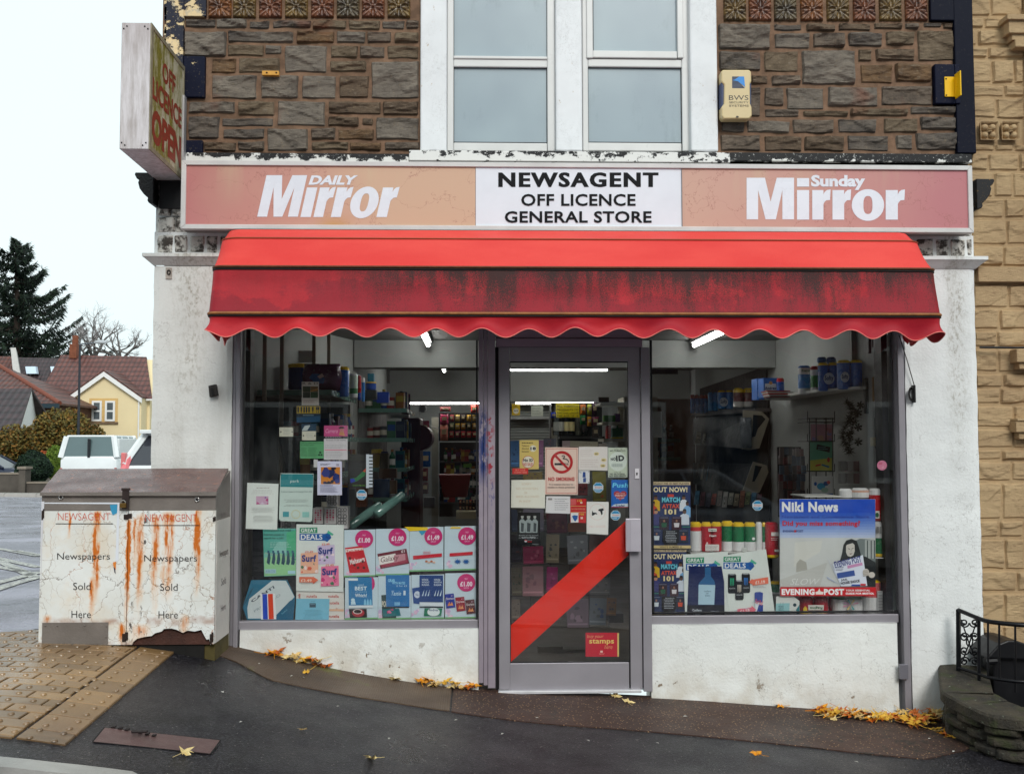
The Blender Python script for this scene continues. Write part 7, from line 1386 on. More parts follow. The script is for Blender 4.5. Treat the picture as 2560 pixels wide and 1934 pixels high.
for i in range(6):
    c0=W(ZE,1690+r2.uniform(-30,70),690+i *60,.59)
    for kk in range(6): a_=kk *1.05; m.add([c0,c0+Vector((.025*math.cos(a_),0,.025*math.sin(a_))),c0+Vector((.03*math.cos(a_+.5),-.01,.03*math.sin(a_+.5))),c0+Vector((.012*math.cos(a_+1),0,.012*math.sin(a_+1)))],[(0,1,2,3)])
m.build('tinsel_garland',None,'dark green spiky festive garland hanging right of the card spinner','garland')
for (x0,y0,x1,y1,Y,c,l) in ((1890,790,1998,1042,.35,(20,20,24),'black hanging pouch at the right edge of the right window'),(1800,470,1850,760,.5,(60,66,66),'narrow clear hanging pack right of the garland'),(1868,460,1905,660,.4,(140,110,70),'tan hanging pack near the pegboard'),(1872,380,1910,460,.42,(60,120,130),'small teal tag on the pegboard cord'),(1830,125,1850,270,.35,(50,50,52),'dark key-like gadget hanging on the pegboard'),(1866,110,1890,220,.33,(44,44,46),'second dark gadget hanging on the pegboard')): t=slab(ZE,x0,y0,x1,y1,Y,.03,c); t.build('hanging_pack',None,l,'hanging pack',bevel=.006)
m=MB(mat((176,166,140),.4)); c0=W(ZE,1864,985,.33); m.lathe((c0.x,c0.y,c0.z-.03),[(.012,0),(.02,0),(.02,.055),(.012,.055)],16,.9,.9); m.build('tape_roll',None,'roll of tan tape hanging beside the black pouch','tape')
for i in range(8): x=1600+(i%4)*56; y=1145+(i // 4)*100; t=slab(ZE,x,y,x+48,y+84,.7,.05,[(120,120,120),(140,136,134),(110,90,90),(100,104,110)][i%4]); t.build('blister_pack',None,'dull clear packs hanging below the garland at right','blister pack','clear packs below the garland',bevel=.004)
for i in range(36): x=1100+(i%6)*36+rnd.uniform(-8,8); y=1040+(i // 6)*68+rnd.uniform(-8,8); t=slab(ZE,x,y,x+rnd.uniform(24,36),y+rnd.uniform(56,84),1.5+rnd.uniform(0,.2),.02,rnd.choice([(130,120,120),(110,60,66),(90,110,130),(60,60,70)])); t.build('blister_pack',None,'small dim stationery packs hanging left of the card spinner','blister pack','stationery packs left of the spinner')
def fr2(x0,y0,x1,y1,Y,n_,bands,label,rows=1,text=None): return rolls(ZF,x0,y0,x1,y1,Y,n_,bands,label,rows,text)
def fshelf(y,x0,x1,label,Y=.13): a,b=W(ZF,x0,y+10,Y),W(ZF,x1,y,Y); t=MB(mat((206,206,202),.4)); t.box(a.x,b.x,Y,Y+.3,a.z,b.z); t.build('window_shelf',None,label,'shelf')
fshelf(684,1240,2020,'white window shelf right of the news poster'); fshelf(640,408,1010,'white shelf under the red and green roll packs'); fshelf(190,1320,1612,'thin white ledge under the card spinner')
t=MB(mat((190,190,186),.4)); a,b=W(ZF,1968,1140,.14),W(ZF,2008,694,.14); t.box(a.x,b.x,.14,.16,a.z,b.z); t.build('upright_post',None,'white upright leg under the right end of the window shelf','post')
fr2(408,400,500,640,.15,1,[(0,.16,YEL),(.16,.3,(200,60,60)),(.3,1,WHT)],'white roll with a yellow top beside the football poster')
o=fr2(500,400,662,640,.15,2,[(0,.14,YEL),(.14,1,RED)],'red roll pack with a yellow top right of the football poster',1,('Heart',556,498,612,516,((236,226,226),None)))
k=Card(ZF,.145,0,None,.0005); k.rect(524,578,634,630,(226,220,216)); k.lines(530,584,628,626,4,(120,110,110),.3); k.rect(548,450,614,474,(226,222,216)); k.text('Regina',556,455,606,470,(30,90,60),.03); k.poly([(526,576),(548,576),(538,556)],(230,200,200)); k.mb.build('print',o)
fr2(664,392,756,640,.18,1,[(0,.16,YEL),(.16,.66,GRN),(.66,1,WHT)],'left green roll pack with a yellow top')
o=fr2(756,402,936,640,.15,2,[(0,.14,YEL),(.14,.66,GRN),(.66,1,WHT)],'wide green and white roll pack with a yellow top'); k=Card(ZF,.145,0,None,.0005); k.rect(820,604,858,636,(200,204,200)); k.ell(910,532,12,12,(226,230,226)); k.mb.build('print',o)
fr2(936,400,984,640,.16,1,[(0,1,WHT)],'plain white roll beside the wide green pack'); fr2(984,402,1010,640,.18,1,[(0,.14,YEL),(.14,.66,GRN),(.66,1,WHT)],'sliver of green roll behind the plain white roll')
o=fr2(1018,402,1122,692,.14,1,[(0,.9,RED),(.9,1,YEL)],'red roll pack left of the news poster'); k=Card(ZF,.135,0,None,.0005); k.rect(1052,480,1112,510,(226,216,212)); k.lines(1050,520,1112,548,2,(230,190,190),.4); k.rect(1078,618,1116,636,(226,222,216)); k.mb.build('print',o)
fr2(1056,876,1140,984,.16,1,[(0,.2,YEL),(.2,.8,GRN),(.8,1,WHT)],'green roll pack peeping from under the news poster')
k=card(ZF,[(1086,1148),(1280,1152),(1278,1030),(1226,990),(1092,994)],(216,218,214),.076); k.poly([(1086,1140),(1196,1140),(1200,1046),(1090,1050)],(150,200,204)); k.ell(1240,1062,14,14,(30,60,70)); k.text('casillero del',1110,1040,1150,1120,(70,120,130)); k.poly([(1250,1100),(1278,1060),(1278,1140),(1256,1146)],(40,120,130)); fin(k,'card','torn pale card with a teal patch at the foot of the right window','card')
o=fr2(1286,1000,1526,1140,.14,2,[(0,.86,RED),(.86,1,YEL)],'red roll pack lying upside down under the news poster'); k=Card(ZF,.135,0,None,.0005); k.poly([(1350,1104),(1472,1104),(1474,1062),(1348,1062)],(226,222,214)); k.text('Regina',1362,1072,1462,1098,(30,100,60),.03,0,180); k.poly([(1290,1134),(1340,1134),(1340,1090),(1324,1070),(1308,1090),(1308,1110),(1290,1112)],YEL); k.mb.build('print',o)
fr2(1520,1000,1556,1140,.2,1,[(0,1,(130,20,34))],'dark red sliver of a pack between the red and flowered packs')
o=fr2(1560,1004,1802,1140,.15,2,[(0,.12,GRN),(.12,1,WHT)],'white roll pack printed with a pink and teal flower'); k=Card(ZF,.145,0,None,.0005)
for i in range(7): a_=R(20+i *45); k.poly([(1690,1060),(1690+60*math.cos(a_+.15),1060-40*math.sin(a_+.15)),(1690+66*math.cos(a_),1060-46*math.sin(a_)),(1690+60*math.cos(a_-.15),1060-40*math.sin(a_-.15))],[(226,150,180),(230,200,120),(60,160,160),(206,150,190)][i%4])
k.rect(1592,1108,1616,1136,(150,150,150)); k.mb.build('print',o)
fr2(1808,870,1956,1140,.16,1,[(0,.06,YEL),(.06,.5,(196,100,100)),(.5,1,WHT)],'pale red and white roll pack at the right foot of the window'); k=Card(ZF,.15,0,None,.0005); k.base((1904,950,1944,1132),(206,206,206),.002)
for i in range(22): k.rect(1908,955+i *8,1940,959+i *8-(i%3),(40,40,44))
fin(k,'card','upright barcode slip on the pale red pack','card')
fr2(1612,132,1716,214,.2,1,[(0,1,WHT)],'plain white roll above the news poster'); fr2(1718,128,1860,214,.18,1,[(0,.2,WHT),(.2,.4,(214,170,150)),(.4,1,WHT)],'white roll with faint print above the news poster')
o=fr2(1860,130,1974,392,.16,1,[(0,.2,WHT),(.2,1,RED)],'tall red and white pack right of the news poster'); k=Card(ZF,.155,0,None,.0005); k.ring(1948,206,18,13,(230,190,190)); k.rect(1888,310,1920,370,(220,214,206)); k.ell(1900,342,14,20,(30,90,60)); k.mb.build('print',o)
o=fr2(1884,396,1998,682,.15,1,[(0,.46,WHT),(.46,.9,GRN),(.9,1,YEL)],'upside-down green roll pack right of the news poster'); k=Card(ZF,.145,0,None,.0005); k.rect(1922,434,1968,490,(150,152,150)); k.rect(1896,436,1914,486,(110,110,110)); k.mb.build('print',o)
def dark(name,label,z,x0,y0,x1,y1,Y,d,c=(26,24,28)): t=slab(z,x0,y0,x1,y1,Y,d,c); return t.build(name,None,label,'shelving')
dark('shelving_unit','dark shelving unit at the back below the black snack board',ZA,1800,1020,2200,1640,7.45,.2)
zb3=W(ZA,1900,1100,7.2)
for j,(yy,w_) in enumerate(((1180,'top'),(1290,'second'),(1400,'third'),(1520,'lowest'))):
    a,b=W(ZA,1805,yy,7.2),W(ZA,2180,yy,7.2); t=MB(mat((60,58,60),.5)); t.box(a.x,b.x,7.15,7.45,a.z-.02,a.z); t.build('back_shelf',None,w_+' shelf of the dark unit at the back','shelf'); goods(((a.x+.05,7.25,0),(b.x-.05,7.25,0)),12,a.z,.19,'goods on the back shelves','on the %s back shelf under the snack board' %w_)
dark('shade_board','added dark board standing in for wall shade behind the card spinner and stationery packs',ZE,1095,1030,1345,1600,1.95,.02,(40,40,44))  # dark sheet added where the wall is only in shade
t=MB(mat((30,28,30),.6,.3,2)); t.add([(-1.045,2.95,.0),(-1.045,5.8,.0),(-1.045,5.8,1.95),(-1.045,2.95,1.95),(-1.035,2.95,.0),(-1.035,5.8,.0),(-1.035,5.8,1.95),(-1.035,2.95,1.95)],[(0,1,2,3),(7,6,5,4),(4,5,1,0),(3,2,6,7),(0,3,7,4),(1,5,6,2)]); t.build('shade_board',None,'added dark board standing in for shade behind the far left shelving','panel')  # near-black sheet puts the shade of the bare wall into a board
t=MB(mat((34,32,36),.6,.3,2)); t.prism([(part_x(.95)+.012,.95),(part_x(2.5)+.012,2.5),(part_x(2.5)+.02,2.5),(part_x(.95)+.02,.95)],'z',.3,1.8); t.build('shade_board',None,'added dark board standing in for shade behind the near left wall shelves','panel')  # wall shade behind the shelves, added as a dark sheet
t=MB(mat((30,28,30),.6,.3,2)); t.box(2.54,2.56,2.8,5.8,.0,1.9); t.build('shade_board',None,'added dark board standing in for shade behind the magazine rack','panel')  # added dark sheet in place of shade on the right wall
for j,yy in enumerate((1.62,1.42)): shelf(1.5,2.2,5.0,5.3,yy-.1,['upper','lower'][j]+' shelf deep in the right window beyond the rack'); goods(((1.5,5.1,0),(2.15,5.1,0)),9,yy-.1,.18,'goods deep in the right window','on the %s shelf beyond the magazine rack' %['upper','lower'][j])
# ================= neighbouring building, garden wall =================
NBd=thing('neighbour_building','tan painted rough stone building adjoining the shop on the right','building',(4.2,.2,-.3))
m=MB(M_SAND); NX0=XR+.004; m.box(NX0,6.5,.05,5,-.6,5.0); m.box(3.42,6.5,-.02,.05,-.6,5.0); m.build('wall',NBd)
m=MB(M_SAND); z=-.35; k=900; zq=(px_z(356,2500),px_z(302,2500)); lv=[]
for y0,y1 in ((1835,1780),(1778,1700),(1698,1640),(1638,1560),(1558,1480),(1478,1425),(1423,1345),(1343,1300),(1298,1205),(1203,1152),(1150,1122),(1120,1070),(1068,1012),(1010,970),(968,932),(930,872),(868,826),(824,772),(770,712),(710,668),(666,614),(612,548),(546,496),(494,430),(428,382),(380,360),(298,246),(244,212),(210,150),(148,118),(116,75),(73,44),(42,-10),(-12,-70)):
    x=NX0+(.0 if k%2 else -.05); za,zb=px_z(y0,2500,.05),px_z(y1,2500,.05)
    while x<3.41:
        w_=rnd.uniform(.12,.24); a,b=max(x,NX0),min(x+w_,3.415)
        if b-a>.03: stone(m,a+.003,b-.003,za+.003,zb-.003,.042,rnd.uniform(.026,.036),k,.011,.7)
        x+=w_; k+=1
m.build('rough_stonework',NBd)
def quat(m,cx,cz,s_,y,d):
    def fn(u,v):
        X,Z=(u-.5)*2,(v-.5)*2; r=math.hypot(X,Z); h=.1
        for ax_,az in ((.42,.42),(-.42,.42),(.42,-.42),(-.42,-.42)):
            q=math.hypot(X-ax_,Z-az)/.36
            if q<1: h=max(h,.25+.6*math.sqrt(1-q *q))
        for ax_,az in ((.1,.1),(-.1,.1),(.1,-.1),(-.1,-.1)):
            q=math.hypot(X-ax_,Z-az)/.11
            if q<1: h=max(h,.55+.45*math.sqrt(1-q *q))
        if max(abs(X),abs(Z))>.92: h=.7
        return (cx+X *s_/2,y-d *h,cz+Z *s_/2)
    m.grid(fn,36,36)
for a in (2470,2523): m=MB(M_SAND); c0=at(a,329,.03); quat(m,c0.x,c0.z,.115,.04,.045); m.build('flower_tile',NBd,smooth=True)
def sbox(n_,x0,y0,x1,y1,f,bev=.004): m=MB(M_SAND); a,b=at(x0,y1,f),at(x1,y0,f); m.box(a.x,b.x,f,.06,a.z,b.z); m.build(n_,NBd,bevel=bev)
sbox('cornice',2519,37,2700,48,-.07); sbox('cornice',2523,48.5,2700,82,-.05); sbox('cornice',2530,82.5,2700,100,-.03); sbox('cornice',2539,100.5,2700,117,-.04)
sbox('string_course',2447,668,2700,704,-.0); sbox('bracket',2543,872,2700,905,-.05); sbox('bracket',2549,905.5,2700,922,-.03); sbox('bracket',2544,1045,2700,1052,-.05); sbox('bracket',2541,1052.5,2700,1080,-.04); sbox('bracket',2548,1080.5,2700,1097,-.02)
m=MB(M_DARK); a,b=at(2449,868,-.01),at(2620,869,-.01); m.tube([(a.x,-.012,a.z),((a.x+b.x)/2,-.03,a.z-.004),(b.x,-.04,b.z)],.007,6); m.build('cable',NBd)
GW=thing('garden_wall','curved dark mossy stone garden wall in the bottom right corner','wall',(3.2,-.4,-.3))
base=[(2.80,.02)]+[g(a,b) for a,b in ((2369,1844),(2424,1873),(2487,1901),(2560,1916))]; base+=[(base[-1][0]+.35,base[-1][1]-.04),(base[-1][0]+.8,base[-1][1]+.02)]
cum=[0]
for p,q in zip(base,base[1:]): cum.append(cum[-1]+math.hypot(q[0]-p[0],q[1]-p[1]))
def wpt(s_,off=0,z=0):
    for i in range(len(cum)-1):
        if s_ <= cum[i+1] or i==len(cum)-2:
            t=(s_-cum[i])/(cum[i+1]-cum[i]); p,q=base[i],base[i+1]; dx,dy=q[0]-p[0],q[1]-p[1]; l=math.hypot(dx,dy); return (p[0]+dx *t-dy/l *off,p[1]+dy *t+dx/l *off,z)
WT=[gz(*base[1])+.0]
def top(s_): return lerp([(0,.145),(.3,.10),(.8,.06),(1.5,.05)],s_)
n=NB('mossy_wall_stone'); f_=n.noise(6,6,None,.7); c=n.mix(n.rng(f_,.35,.65),lin((74,66,52)),lin((36,33,29))); c=n.mix(n.rng(n.noise(9,5),.52,.62,0,.8),c,lin((54,58,28))); c=n.mix(n.rng(n.noise(50,4),.66,.72),c,lin((140,150,130))); n.bump(n.addv(n.noise(22,6),n.noise(90)),.8,.012); MW=n.done(c,.8)
m=MB(MW); S_end=cum[-1]
def blob(s0,s1,z0,z1,d):
    def fn(u,v):
        s_=s0+(s1-s0)*u; z=z0+(z1-z0)*v; X,Z=(2*u-1),(2*v-1); h=max(0,(1-abs(X)**5)*(1-abs(Z)**4))**.5
        p=wpt(s_,0,z); return wpt(s_,-d *h *(.8+.3*noise.noise((p[0]*7,p[1]*7,z *9)))+.02,z+.008*noise.noise((p[0]*12,z *12,3)))
    m.grid(fn,10,8)
sg=-1 if wpt(1,.1)[1]>wpt(1,0)[1] else 1
_w=wpt
if sg>0: wpt=lambda s_,off=0,z=0: _w(s_,-off,z)
for j in range(4):
    s_=-.0-(j%2)*.05
    while s_<S_end:
        l=rnd.uniform(.13,.26); a,b=max(0,s_),min(S_end,s_+l); p=wpt((a+b)/2); gzv=gz(p[0],p[1])-.05; H=(top(a)-.06-gzv)
        if b-a>.03: blob(a+.004,b-.004,gzv+H *j/4+.004+.01*noise.noise((s_ *5,j,0)),gzv+H *(j+1)/4-.004+.01*noise.noise((s_ *5,j+1,0)),rnd.uniform(.03,.055))
        s_+=l
m.use(mat((40,36,32),.9))
for i in range(20):
    a,b=S_end *i/20,S_end *(i+1)/20; m.add([wpt(a,.02,-.6),wpt(b,.02,-.6),wpt(b,.02,top(b)-.06),wpt(a,.02,top(a)-.06),wpt(a,.22,-.6),wpt(b,.22,-.6),wpt(b,.22,top(b)-.06),wpt(a,.22,top(a)-.06)],[(0,1,2,3),(4,7,6,5),(3,2,6,7)])
m.build('stonework',GW)
m=MB(MW); m.grid(lambda u,v: wpt(S_end *u,-.03+[0,0,.01,.27,.27][int(v *4)],top(S_end *u)+[-.06,-.012,0,0,-.06][int(v *4)]+.006*noise.noise((u *20,v *5,1))),60,4); m.build('coping',GW)
RL=thing('iron_railing','black wrought iron railing with a scrollwork panel on top of the mossy garden wall','railing',(3.2,-.4,.1))
MI=mat((20,20,24),.35,.1,30,.2,90,metal=.3)
rp=[(2396,1524,1668,-.10),(2447,1545,1684,-.26),(2470,1552,1692,-.33),(2498,1556,1697,-.39),(2538,1560,1702,-.44),(2580,1562,1704,-.46),(2660,1562,1706,-.46),(2740,1560,1706,-.44)]
tpz=[at(a,b,d) for a,b,c_,d in rp]; btm=[at(a,c_,d) for a,b,c_,d in rp]
def smooth(P,n_=6):
    out=[]
    for i in range(len(P)-1):
        p0,p1,p2,p3=P[max(i-1,0)],P[i],P[i+1],P[min(i+2,len(P)-1)]
        for k_ in range(n_): t=k_/n_; out.append(.5*((2*p1)+(p2-p0)*t+(2*p0-5*p1+4*p2-p3)*t *t+(3*p1-p0-3*p2+p3)*t**3))
    return out+[P[-1]]
m=MB(MI); m.tube(smooth(tpz),.013,8); m.build('top_rail',RL,smooth=True); m=MB(MI); m.tube(smooth(btm),.010,8); m.build('bottom_rail',RL,smooth=True)
for i,(p,q) in enumerate(zip(tpz,btm)):
    m=MB(MI); r_=.015 if i==0 else .010 if i==1 else .006; m.tube([p+Vector((0,0,.004)),q-Vector((0,0,.06 if i in (0,1,4) else 0))],r_,4 if i==0 else 6); m.build('post' if i<2 else 'baluster',RL)
def scroll(px,py,sx,sy,r_=14):
    P=[]
    for i in range(26):
        t=i/25; a=t *2.6*math.pi; rr_=r_ *(1-.72*t); P.append(at(px+sx *rr_ *math.cos(a),py+sy *rr_ *math.sin(a),-.10-.16*(px-2396)/51))
    m=MB(MI); m.tube(P,.0045,6); m.tube([P[-1]-Vector((0,.008,0)),P[-1]+Vector((0,.008,0))],.008,8); m.build('scroll',RL,smooth=True)
for px_,sx in ((2411,1),(2436,-1)):
    for py,sy in ((1556,1),(1592,-1),(1625,1),(1652,-1)): scroll(px_,py,sx,sy,12)
for s_ in (1,-1): m=MB(MI); m.tube([at(2423+20*s_,1548,-.18),at(2423+2*s_,1602,-.18),at(2423-18*s_,1655,-.18)],.004,6); m.build('scroll',RL)
m=MB(MI); m.tube([at(2424+8*math.cos(i/6*math.pi),1602+14*math.sin(i/6*math.pi),-.17) for i in range(13)],.004,6); m.build('scroll',RL)
o=thing('wheelie_bin','black wheelie bin with a domed lid behind the iron railing','bin',(at(2530,1690,-.12).x,-.1,-.1)); MBk=mat((22,22,25),.4,.1)
m=MB(MBk); a,b=at(2484,1700,-.2),at(2610,1640,-.2); m.box(a.x,b.x,-.2,.02,-.25,b.z); m.build('body',o,bevel=.01)
m=MB(MBk); P=[at(x,y,-.24) for x,y in ((2468,1645),(2474,1636),(2500,1608),(2520,1600),(2540,1600),(2575,1612),(2625,1640),(2625,1650))]; m.prism([(p.x,p.z) for p in P][::-1],'y',-.24,.03); m.build('lid',o,bevel=.008)
m=MB(MBk); m.tube([at(2462,1652,-.22),at(2490,1650,-.22)],.022,10); m.build('hinge',o)
# ================= fallen leaves =================
LC=[(214,142,22),(218,170,60),(190,98,28),(210,176,112),(140,80,32),(222,198,138)]; LM={}
def leafmesh(c):
    if c in LM: return LM[c]
    m=MB(mat(c,.5,.3,60,.3,200)); pts=[]; r_=[1,.42,.8,.38,.95,.4,.62,.35,.3,.35,.62,.4,.95,.38,.8,.42]
    for i,q in enumerate(r_): a=math.pi/2+i/16*2*math.pi; pts.append((q *math.cos(a)*.045,q *math.sin(a)*.045,.008*math.sin(i *2.1)+.007*q))
    m.add([(0,0,.004)]+pts,[(0,i+1,(i+1)%16+1) for i in range(16)]); m.tube([(0,-.01,.005),(.004,-.04,.008),(.012,-.065,.014)],.0012,4)
    o=m.build('leaf',origin=(0,0,0)); LM[c]=o.data; bpy.data.objects.remove(o); return LM[c]
CN=['deep yellow','yellow','orange','pale tan','brown','cream']
def leaf(X,Y,c,s_,where,up=0,grp='fallen maple leaves'):
    p=ground(X *1.1573,Y *1.1573); o=bpy.data.objects.new('maple_leaf',leafmesh(LC[c])); COL.objects.link(o); yy=min(p.y,.0); o.location=(p.x,yy,gz(p.x,yy)+.014+up); o.scale=(s_,)*3; o.rotation_euler=(rnd.uniform(-.35,.35)+up *4,rnd.uniform(-.35,.35),rnd.uniform(0,6.28)); tag(o,'%s maple leaf %s' %(CN[c],where),'leaf',grp)
for i,(X,Y,c) in enumerate([(590,1408,0),(603,1412,0),(612,1410,2),(655,1421,5),(668,1420,1),(690,1418,2),(700,1421,4),(672,1431,3),(690,1436,5),(706,1441,2),(625,1428,5),(645,1420,3)]): leaf(X,Y,c,1.3,'in the left group on the ramp below the left window',(i%3)*.012)
leaf(661,1457,1,1.0,'with its stalk up, lying alone below the left group of leaves')
for i,(X,Y,c) in enumerate([(855,1468,5),(912,1476,0),(924,1480,0),(936,1486,3),(942,1480,3),(962,1484,1),(975,1488,5),(990,1492,3),(985,1482,1),(1003,1484,0),(1014,1478,2),(1024,1484,0)]): leaf(X,Y,c,1.2,'in the group on the ramp just left of the door post',(i%3)*.012)
for X,Y,c,w_ in ((1330,1508,5,'just below the door threshold'),(1357,1521,5,'lying alone on the brown strip below the door'),(1684,1529,0,'lying alone against the wall under the right window'),(1800,1557,5,'lying apart in front of the right hand drift'),(803,1644,5,'with a red stalk, on the dark pavement near the bottom edge'),(400,1633,5,'on the dull red access cover'),(1634,1634,0,'on the dark pavement at lower right'),(655,1582,3,'tiny and flat on the dark pavement in the middle')): leaf(X,Y,c,.55 if 'tiny' in w_ else 1.0,w_)
for i,(X,Y) in enumerate(((630,1465),(655,1468),(560,1438),(840,1600),(1085,1590),(1270,1605),(2008,1600),(2060,1628),(1160,1555),(480,1500),(985,1560),(1420,1610),(1850,1650),(520,1565),(1480,1552),(730,1530))):
    p=ground(X *1.1573,Y *1.1573); m=MB(mat((206,204,196),.6,.2,30)); a_=rnd.uniform(0,3); l_=rnd.uniform(.008,.016); dx,dy=math.cos(a_)*l_,math.sin(a_)*l_; z_=gz(p.x,p.y)+.013; m.add([(p.x-dx,p.y-dy,z_),(p.x+dy *.5,p.y-dx *.5,z_+.002),(p.x+dx,p.y+dy,z_),(p.x-dy *.4,p.y+dx *.4,z_+.003)],[(0,1,2,3)]); m.build('paper_scrap',None,'tiny pale scrap of trodden litter on the pavement','litter','litter scraps on the pavement')
r3=random.Random(5)
for i in range(46):
    t=i/45; X=1765+185*t+r3.uniform(-5,5); Y=1545+16*t+r3.uniform(-3,6); leaf(X,Y,r3.choice([0,1,3,5,3,2]),1.25,'in the long drift against the wall under the right window',r3.uniform(0,.03))
for i in range(26): leaf(1958+r3.uniform(-10,66),1562+r3.uniform(-12,14),r3.choice([0,1,2,3,4,2,5]),1.35,'in the heap between the right pilaster and the garden wall',r3.uniform(0,.05))
for i in range(5): leaf(2020+i *9,1580+i *4,[1,3,0,2,1][i],1.0,'trailing from the heap along the garden wall foot')
# ================= left background =================
def leaves(m,cen,rad,n_,s_,seed,mats,fill=.5):
    r_=random.Random(seed)
    for i in range(n_):
        d=Vector((r_.gauss(0,1),r_.gauss(0,1),r_.gauss(0,1))).normalized(); q=fill+(1-fill)*r_.random(); lump=1+.22*noise.noise(d *2.3+Vector((seed,0,0)))
        c0=Vector(cen)+Vector((d.x *rad[0],d.y *rad[1],d.z *rad[2]))*q *lump; a=Vector((r_.gauss(0,1),r_.gauss(0,1),r_.gauss(0,1))).normalized()*s_ *r_.uniform(.6,1.3); b=a.orthogonal().normalized()*s_ *.6
        m.use(mats[r_.randrange(len(mats))]); m.add([c0-a,c0+b,c0+a,c0-b],[(0,1,2,3)])
def tilemat(c1,c2,sx=3.2,sy=3.0):
    n=NB('roof_tiles'); x,y,z=n.sep(); w1=n.math('FRACT',n.mul(z,sy)); w2=n.math('SINE',n.mul(x,sx *6.283)); c=n.mix(n.rng(w1,.0,.35),lin(tuple(v *.35 for v in c1)),n.mix(n.rng(n.noise(2.5,4),.35,.65),lin(c1),lin(c2))); c=n.mix(n.rng(w2,.2,-1,0,.45),c,lin(tuple(v *.4 for v in c1))); n.bump(n.addv(w1,w2),.6,.05); return n.done(c,.5)
T1=tilemat((118,74,66),(92,56,52)); T2=tilemat((72,56,58),(54,44,48)); T3=tilemat((110,62,50),(80,46,40))
CRM=mat((226,208,166),.7,.06,.5); BRK=mat((96,66,50),.8,.3,3); WHP=mat((226,226,224),.5,.05)
zH=(0,550,2.785)
def Hq(x,y,Y): p=at(x/2.785,550+y/2.785,Y); return tuple(p)
ZG=-.62
def roofq(m,pts,th=.12):
    m.add(pts+[(p[0],p[1],p[2]-th) for p in pts],[tuple(range(len(pts))),tuple(range(2*len(pts)-1,len(pts)-1,-1))]+[(i,i+len(pts),(i+1)%len(pts)+len(pts),(i+1)%len(pts)) for i in range(len(pts))])
Y0=60
CH=thing('cream_house','cream rendered house with a front gable and brown tiled roof beyond the parked van','house',(Hq(720,1500,Y0)[0],Y0+3,ZG))
m=MB(CRM); ga=[Hq(470,1235,Y0),Hq(722,1062,Y0),Hq(985,1232,Y0)]; m.prism([(ga[0][0],ZG),(ga[2][0],ZG),(ga[2][0],ga[2][2]),(ga[1][0],ga[1][2]),(ga[0][0],ga[0][2])],'y',Y0,Y0+3); a,b=Hq(418,1240,Y0+1.2),Hq(1045,1240,Y0+1.2); ap=Hq(430,950,Y0+4.5); m.box(a[0],b[0],Y0+1.2,Y0+8,ZG,a[2]-.1); m.prism([(Y0+1.2,a[2]-.1),(Y0+8,a[2]-.1),(Y0+4.6,ap[2]-.2)],'x',a[0]+.02,b[0]-.02); m.build('wall',CH)
m=MB(T1); rl,rr_=Hq(425,938,Y0+4.6),Hq(1020,952,Y0+4.6); el,er=Hq(432,1238,Y0+.9),Hq(1060,1240,Y0+.9); el=(rl[0]-.0,el[1],el[2]); roofq(m,[el,er,rr_,rl]); roofq(m,[rl,rr_,(rr_[0],Y0+8.4,er[2]),(rl[0],Y0+8.4,el[2])]); m.build('roof',CH)
m=MB(T3); gt,gl_,gr=Hq(722,1042,Y0-.25),Hq(455,1232,Y0-.25),Hq(985,1226,Y0-.25); gb=(gt[0],Y0+3.2,gt[2]); roofq(m,[gl_,gt,gb,(gl_[0],Y0+3.2,gl_[2])],.1); roofq(m,[gt,gr,(gr[0],Y0+3.2,gr[2]),gb],.1); m.build('porch_roof',CH)
m=MB(WHP)
for p,q in ((gl_,gt),(gr,gt)): m.prism([(p[0],p[2]-.1),(q[0],q[2]-.1),(q[0],q[2]-.42),(p[0],p[2]-.42)] if p is gl_ else [(q[0],q[2]-.1),(p[0],p[2]-.1),(p[0],p[2]-.42),(q[0],q[2]-.42)],'y',Y0-.24,Y0-.12)
a,b=Hq(972,1240,Y0-.1),Hq(1058,1252,Y0-.1); m.box(a[0],b[0],Y0+.75,Y0+.9,b[2],a[2]); m.tube([(a[0]-.05,Y0-.08,a[2]-.1),(a[0]-.05,Y0-.08,ZG)],.05,6); m.build('fascia_and_downpipe',CH)
st=MB(mat((206,170,110),.7)); a,b=Hq(620,1418,Y0),Hq(822,1240,Y0); st.box(a[0],b[0],Y0-.03,Y0,a[2],b[2]); st.use(mat((120,100,80),.7)); st.box(a[0]-.05,b[0]+.05,Y0-.12,Y0-.031,a[2],a[2]+.12); st.build('window_surround',CH)
for x0,x1 in ((640,712),(732,804)):
    m=MB(WHP); a,b=Hq(x0,1400,Y0),Hq(x1,1258,Y0); f_=.12; m.box(a[0],a[0]+f_,Y0-.09,Y0-.031,a[2],b[2]); m.box(b[0]-f_,b[0],Y0-.09,Y0-.031,a[2],b[2]); m.box(a[0]+f_,b[0]-f_,Y0-.09,Y0-.031,a[2],a[2]+f_); m.box(a[0]+f_,b[0]-f_,Y0-.09,Y0-.031,b[2]-f_,b[2]); mz=(a[2]+b[2])/2; m.box(a[0]+f_,b[0]-f_,Y0-.09,Y0-.031,mz-.05,mz+.05); w_=m.build('window',CH); m=MB(mat((84,92,96),.15,.3,2)); m.box(a[0]+.05,b[0]-.05,Y0-.06,Y0-.035,a[2]+.05,b[2]-.05); m.build('pane',w_)
m=MB(mat((124,72,50),.8,.3,4)); a,b=Hq(482,960,Y0+4.2),Hq(532,862,Y0+4.2); m.box(a[0],b[0],Y0+4.2,Y0+5,a[2],b[2]); m.tube([((a[0]+b[0])/2,Y0+4.6,b[2]),((a[0]+b[0])/2,Y0+4.6,b[2]+.6)],.2,10); m.build('chimney',CH)
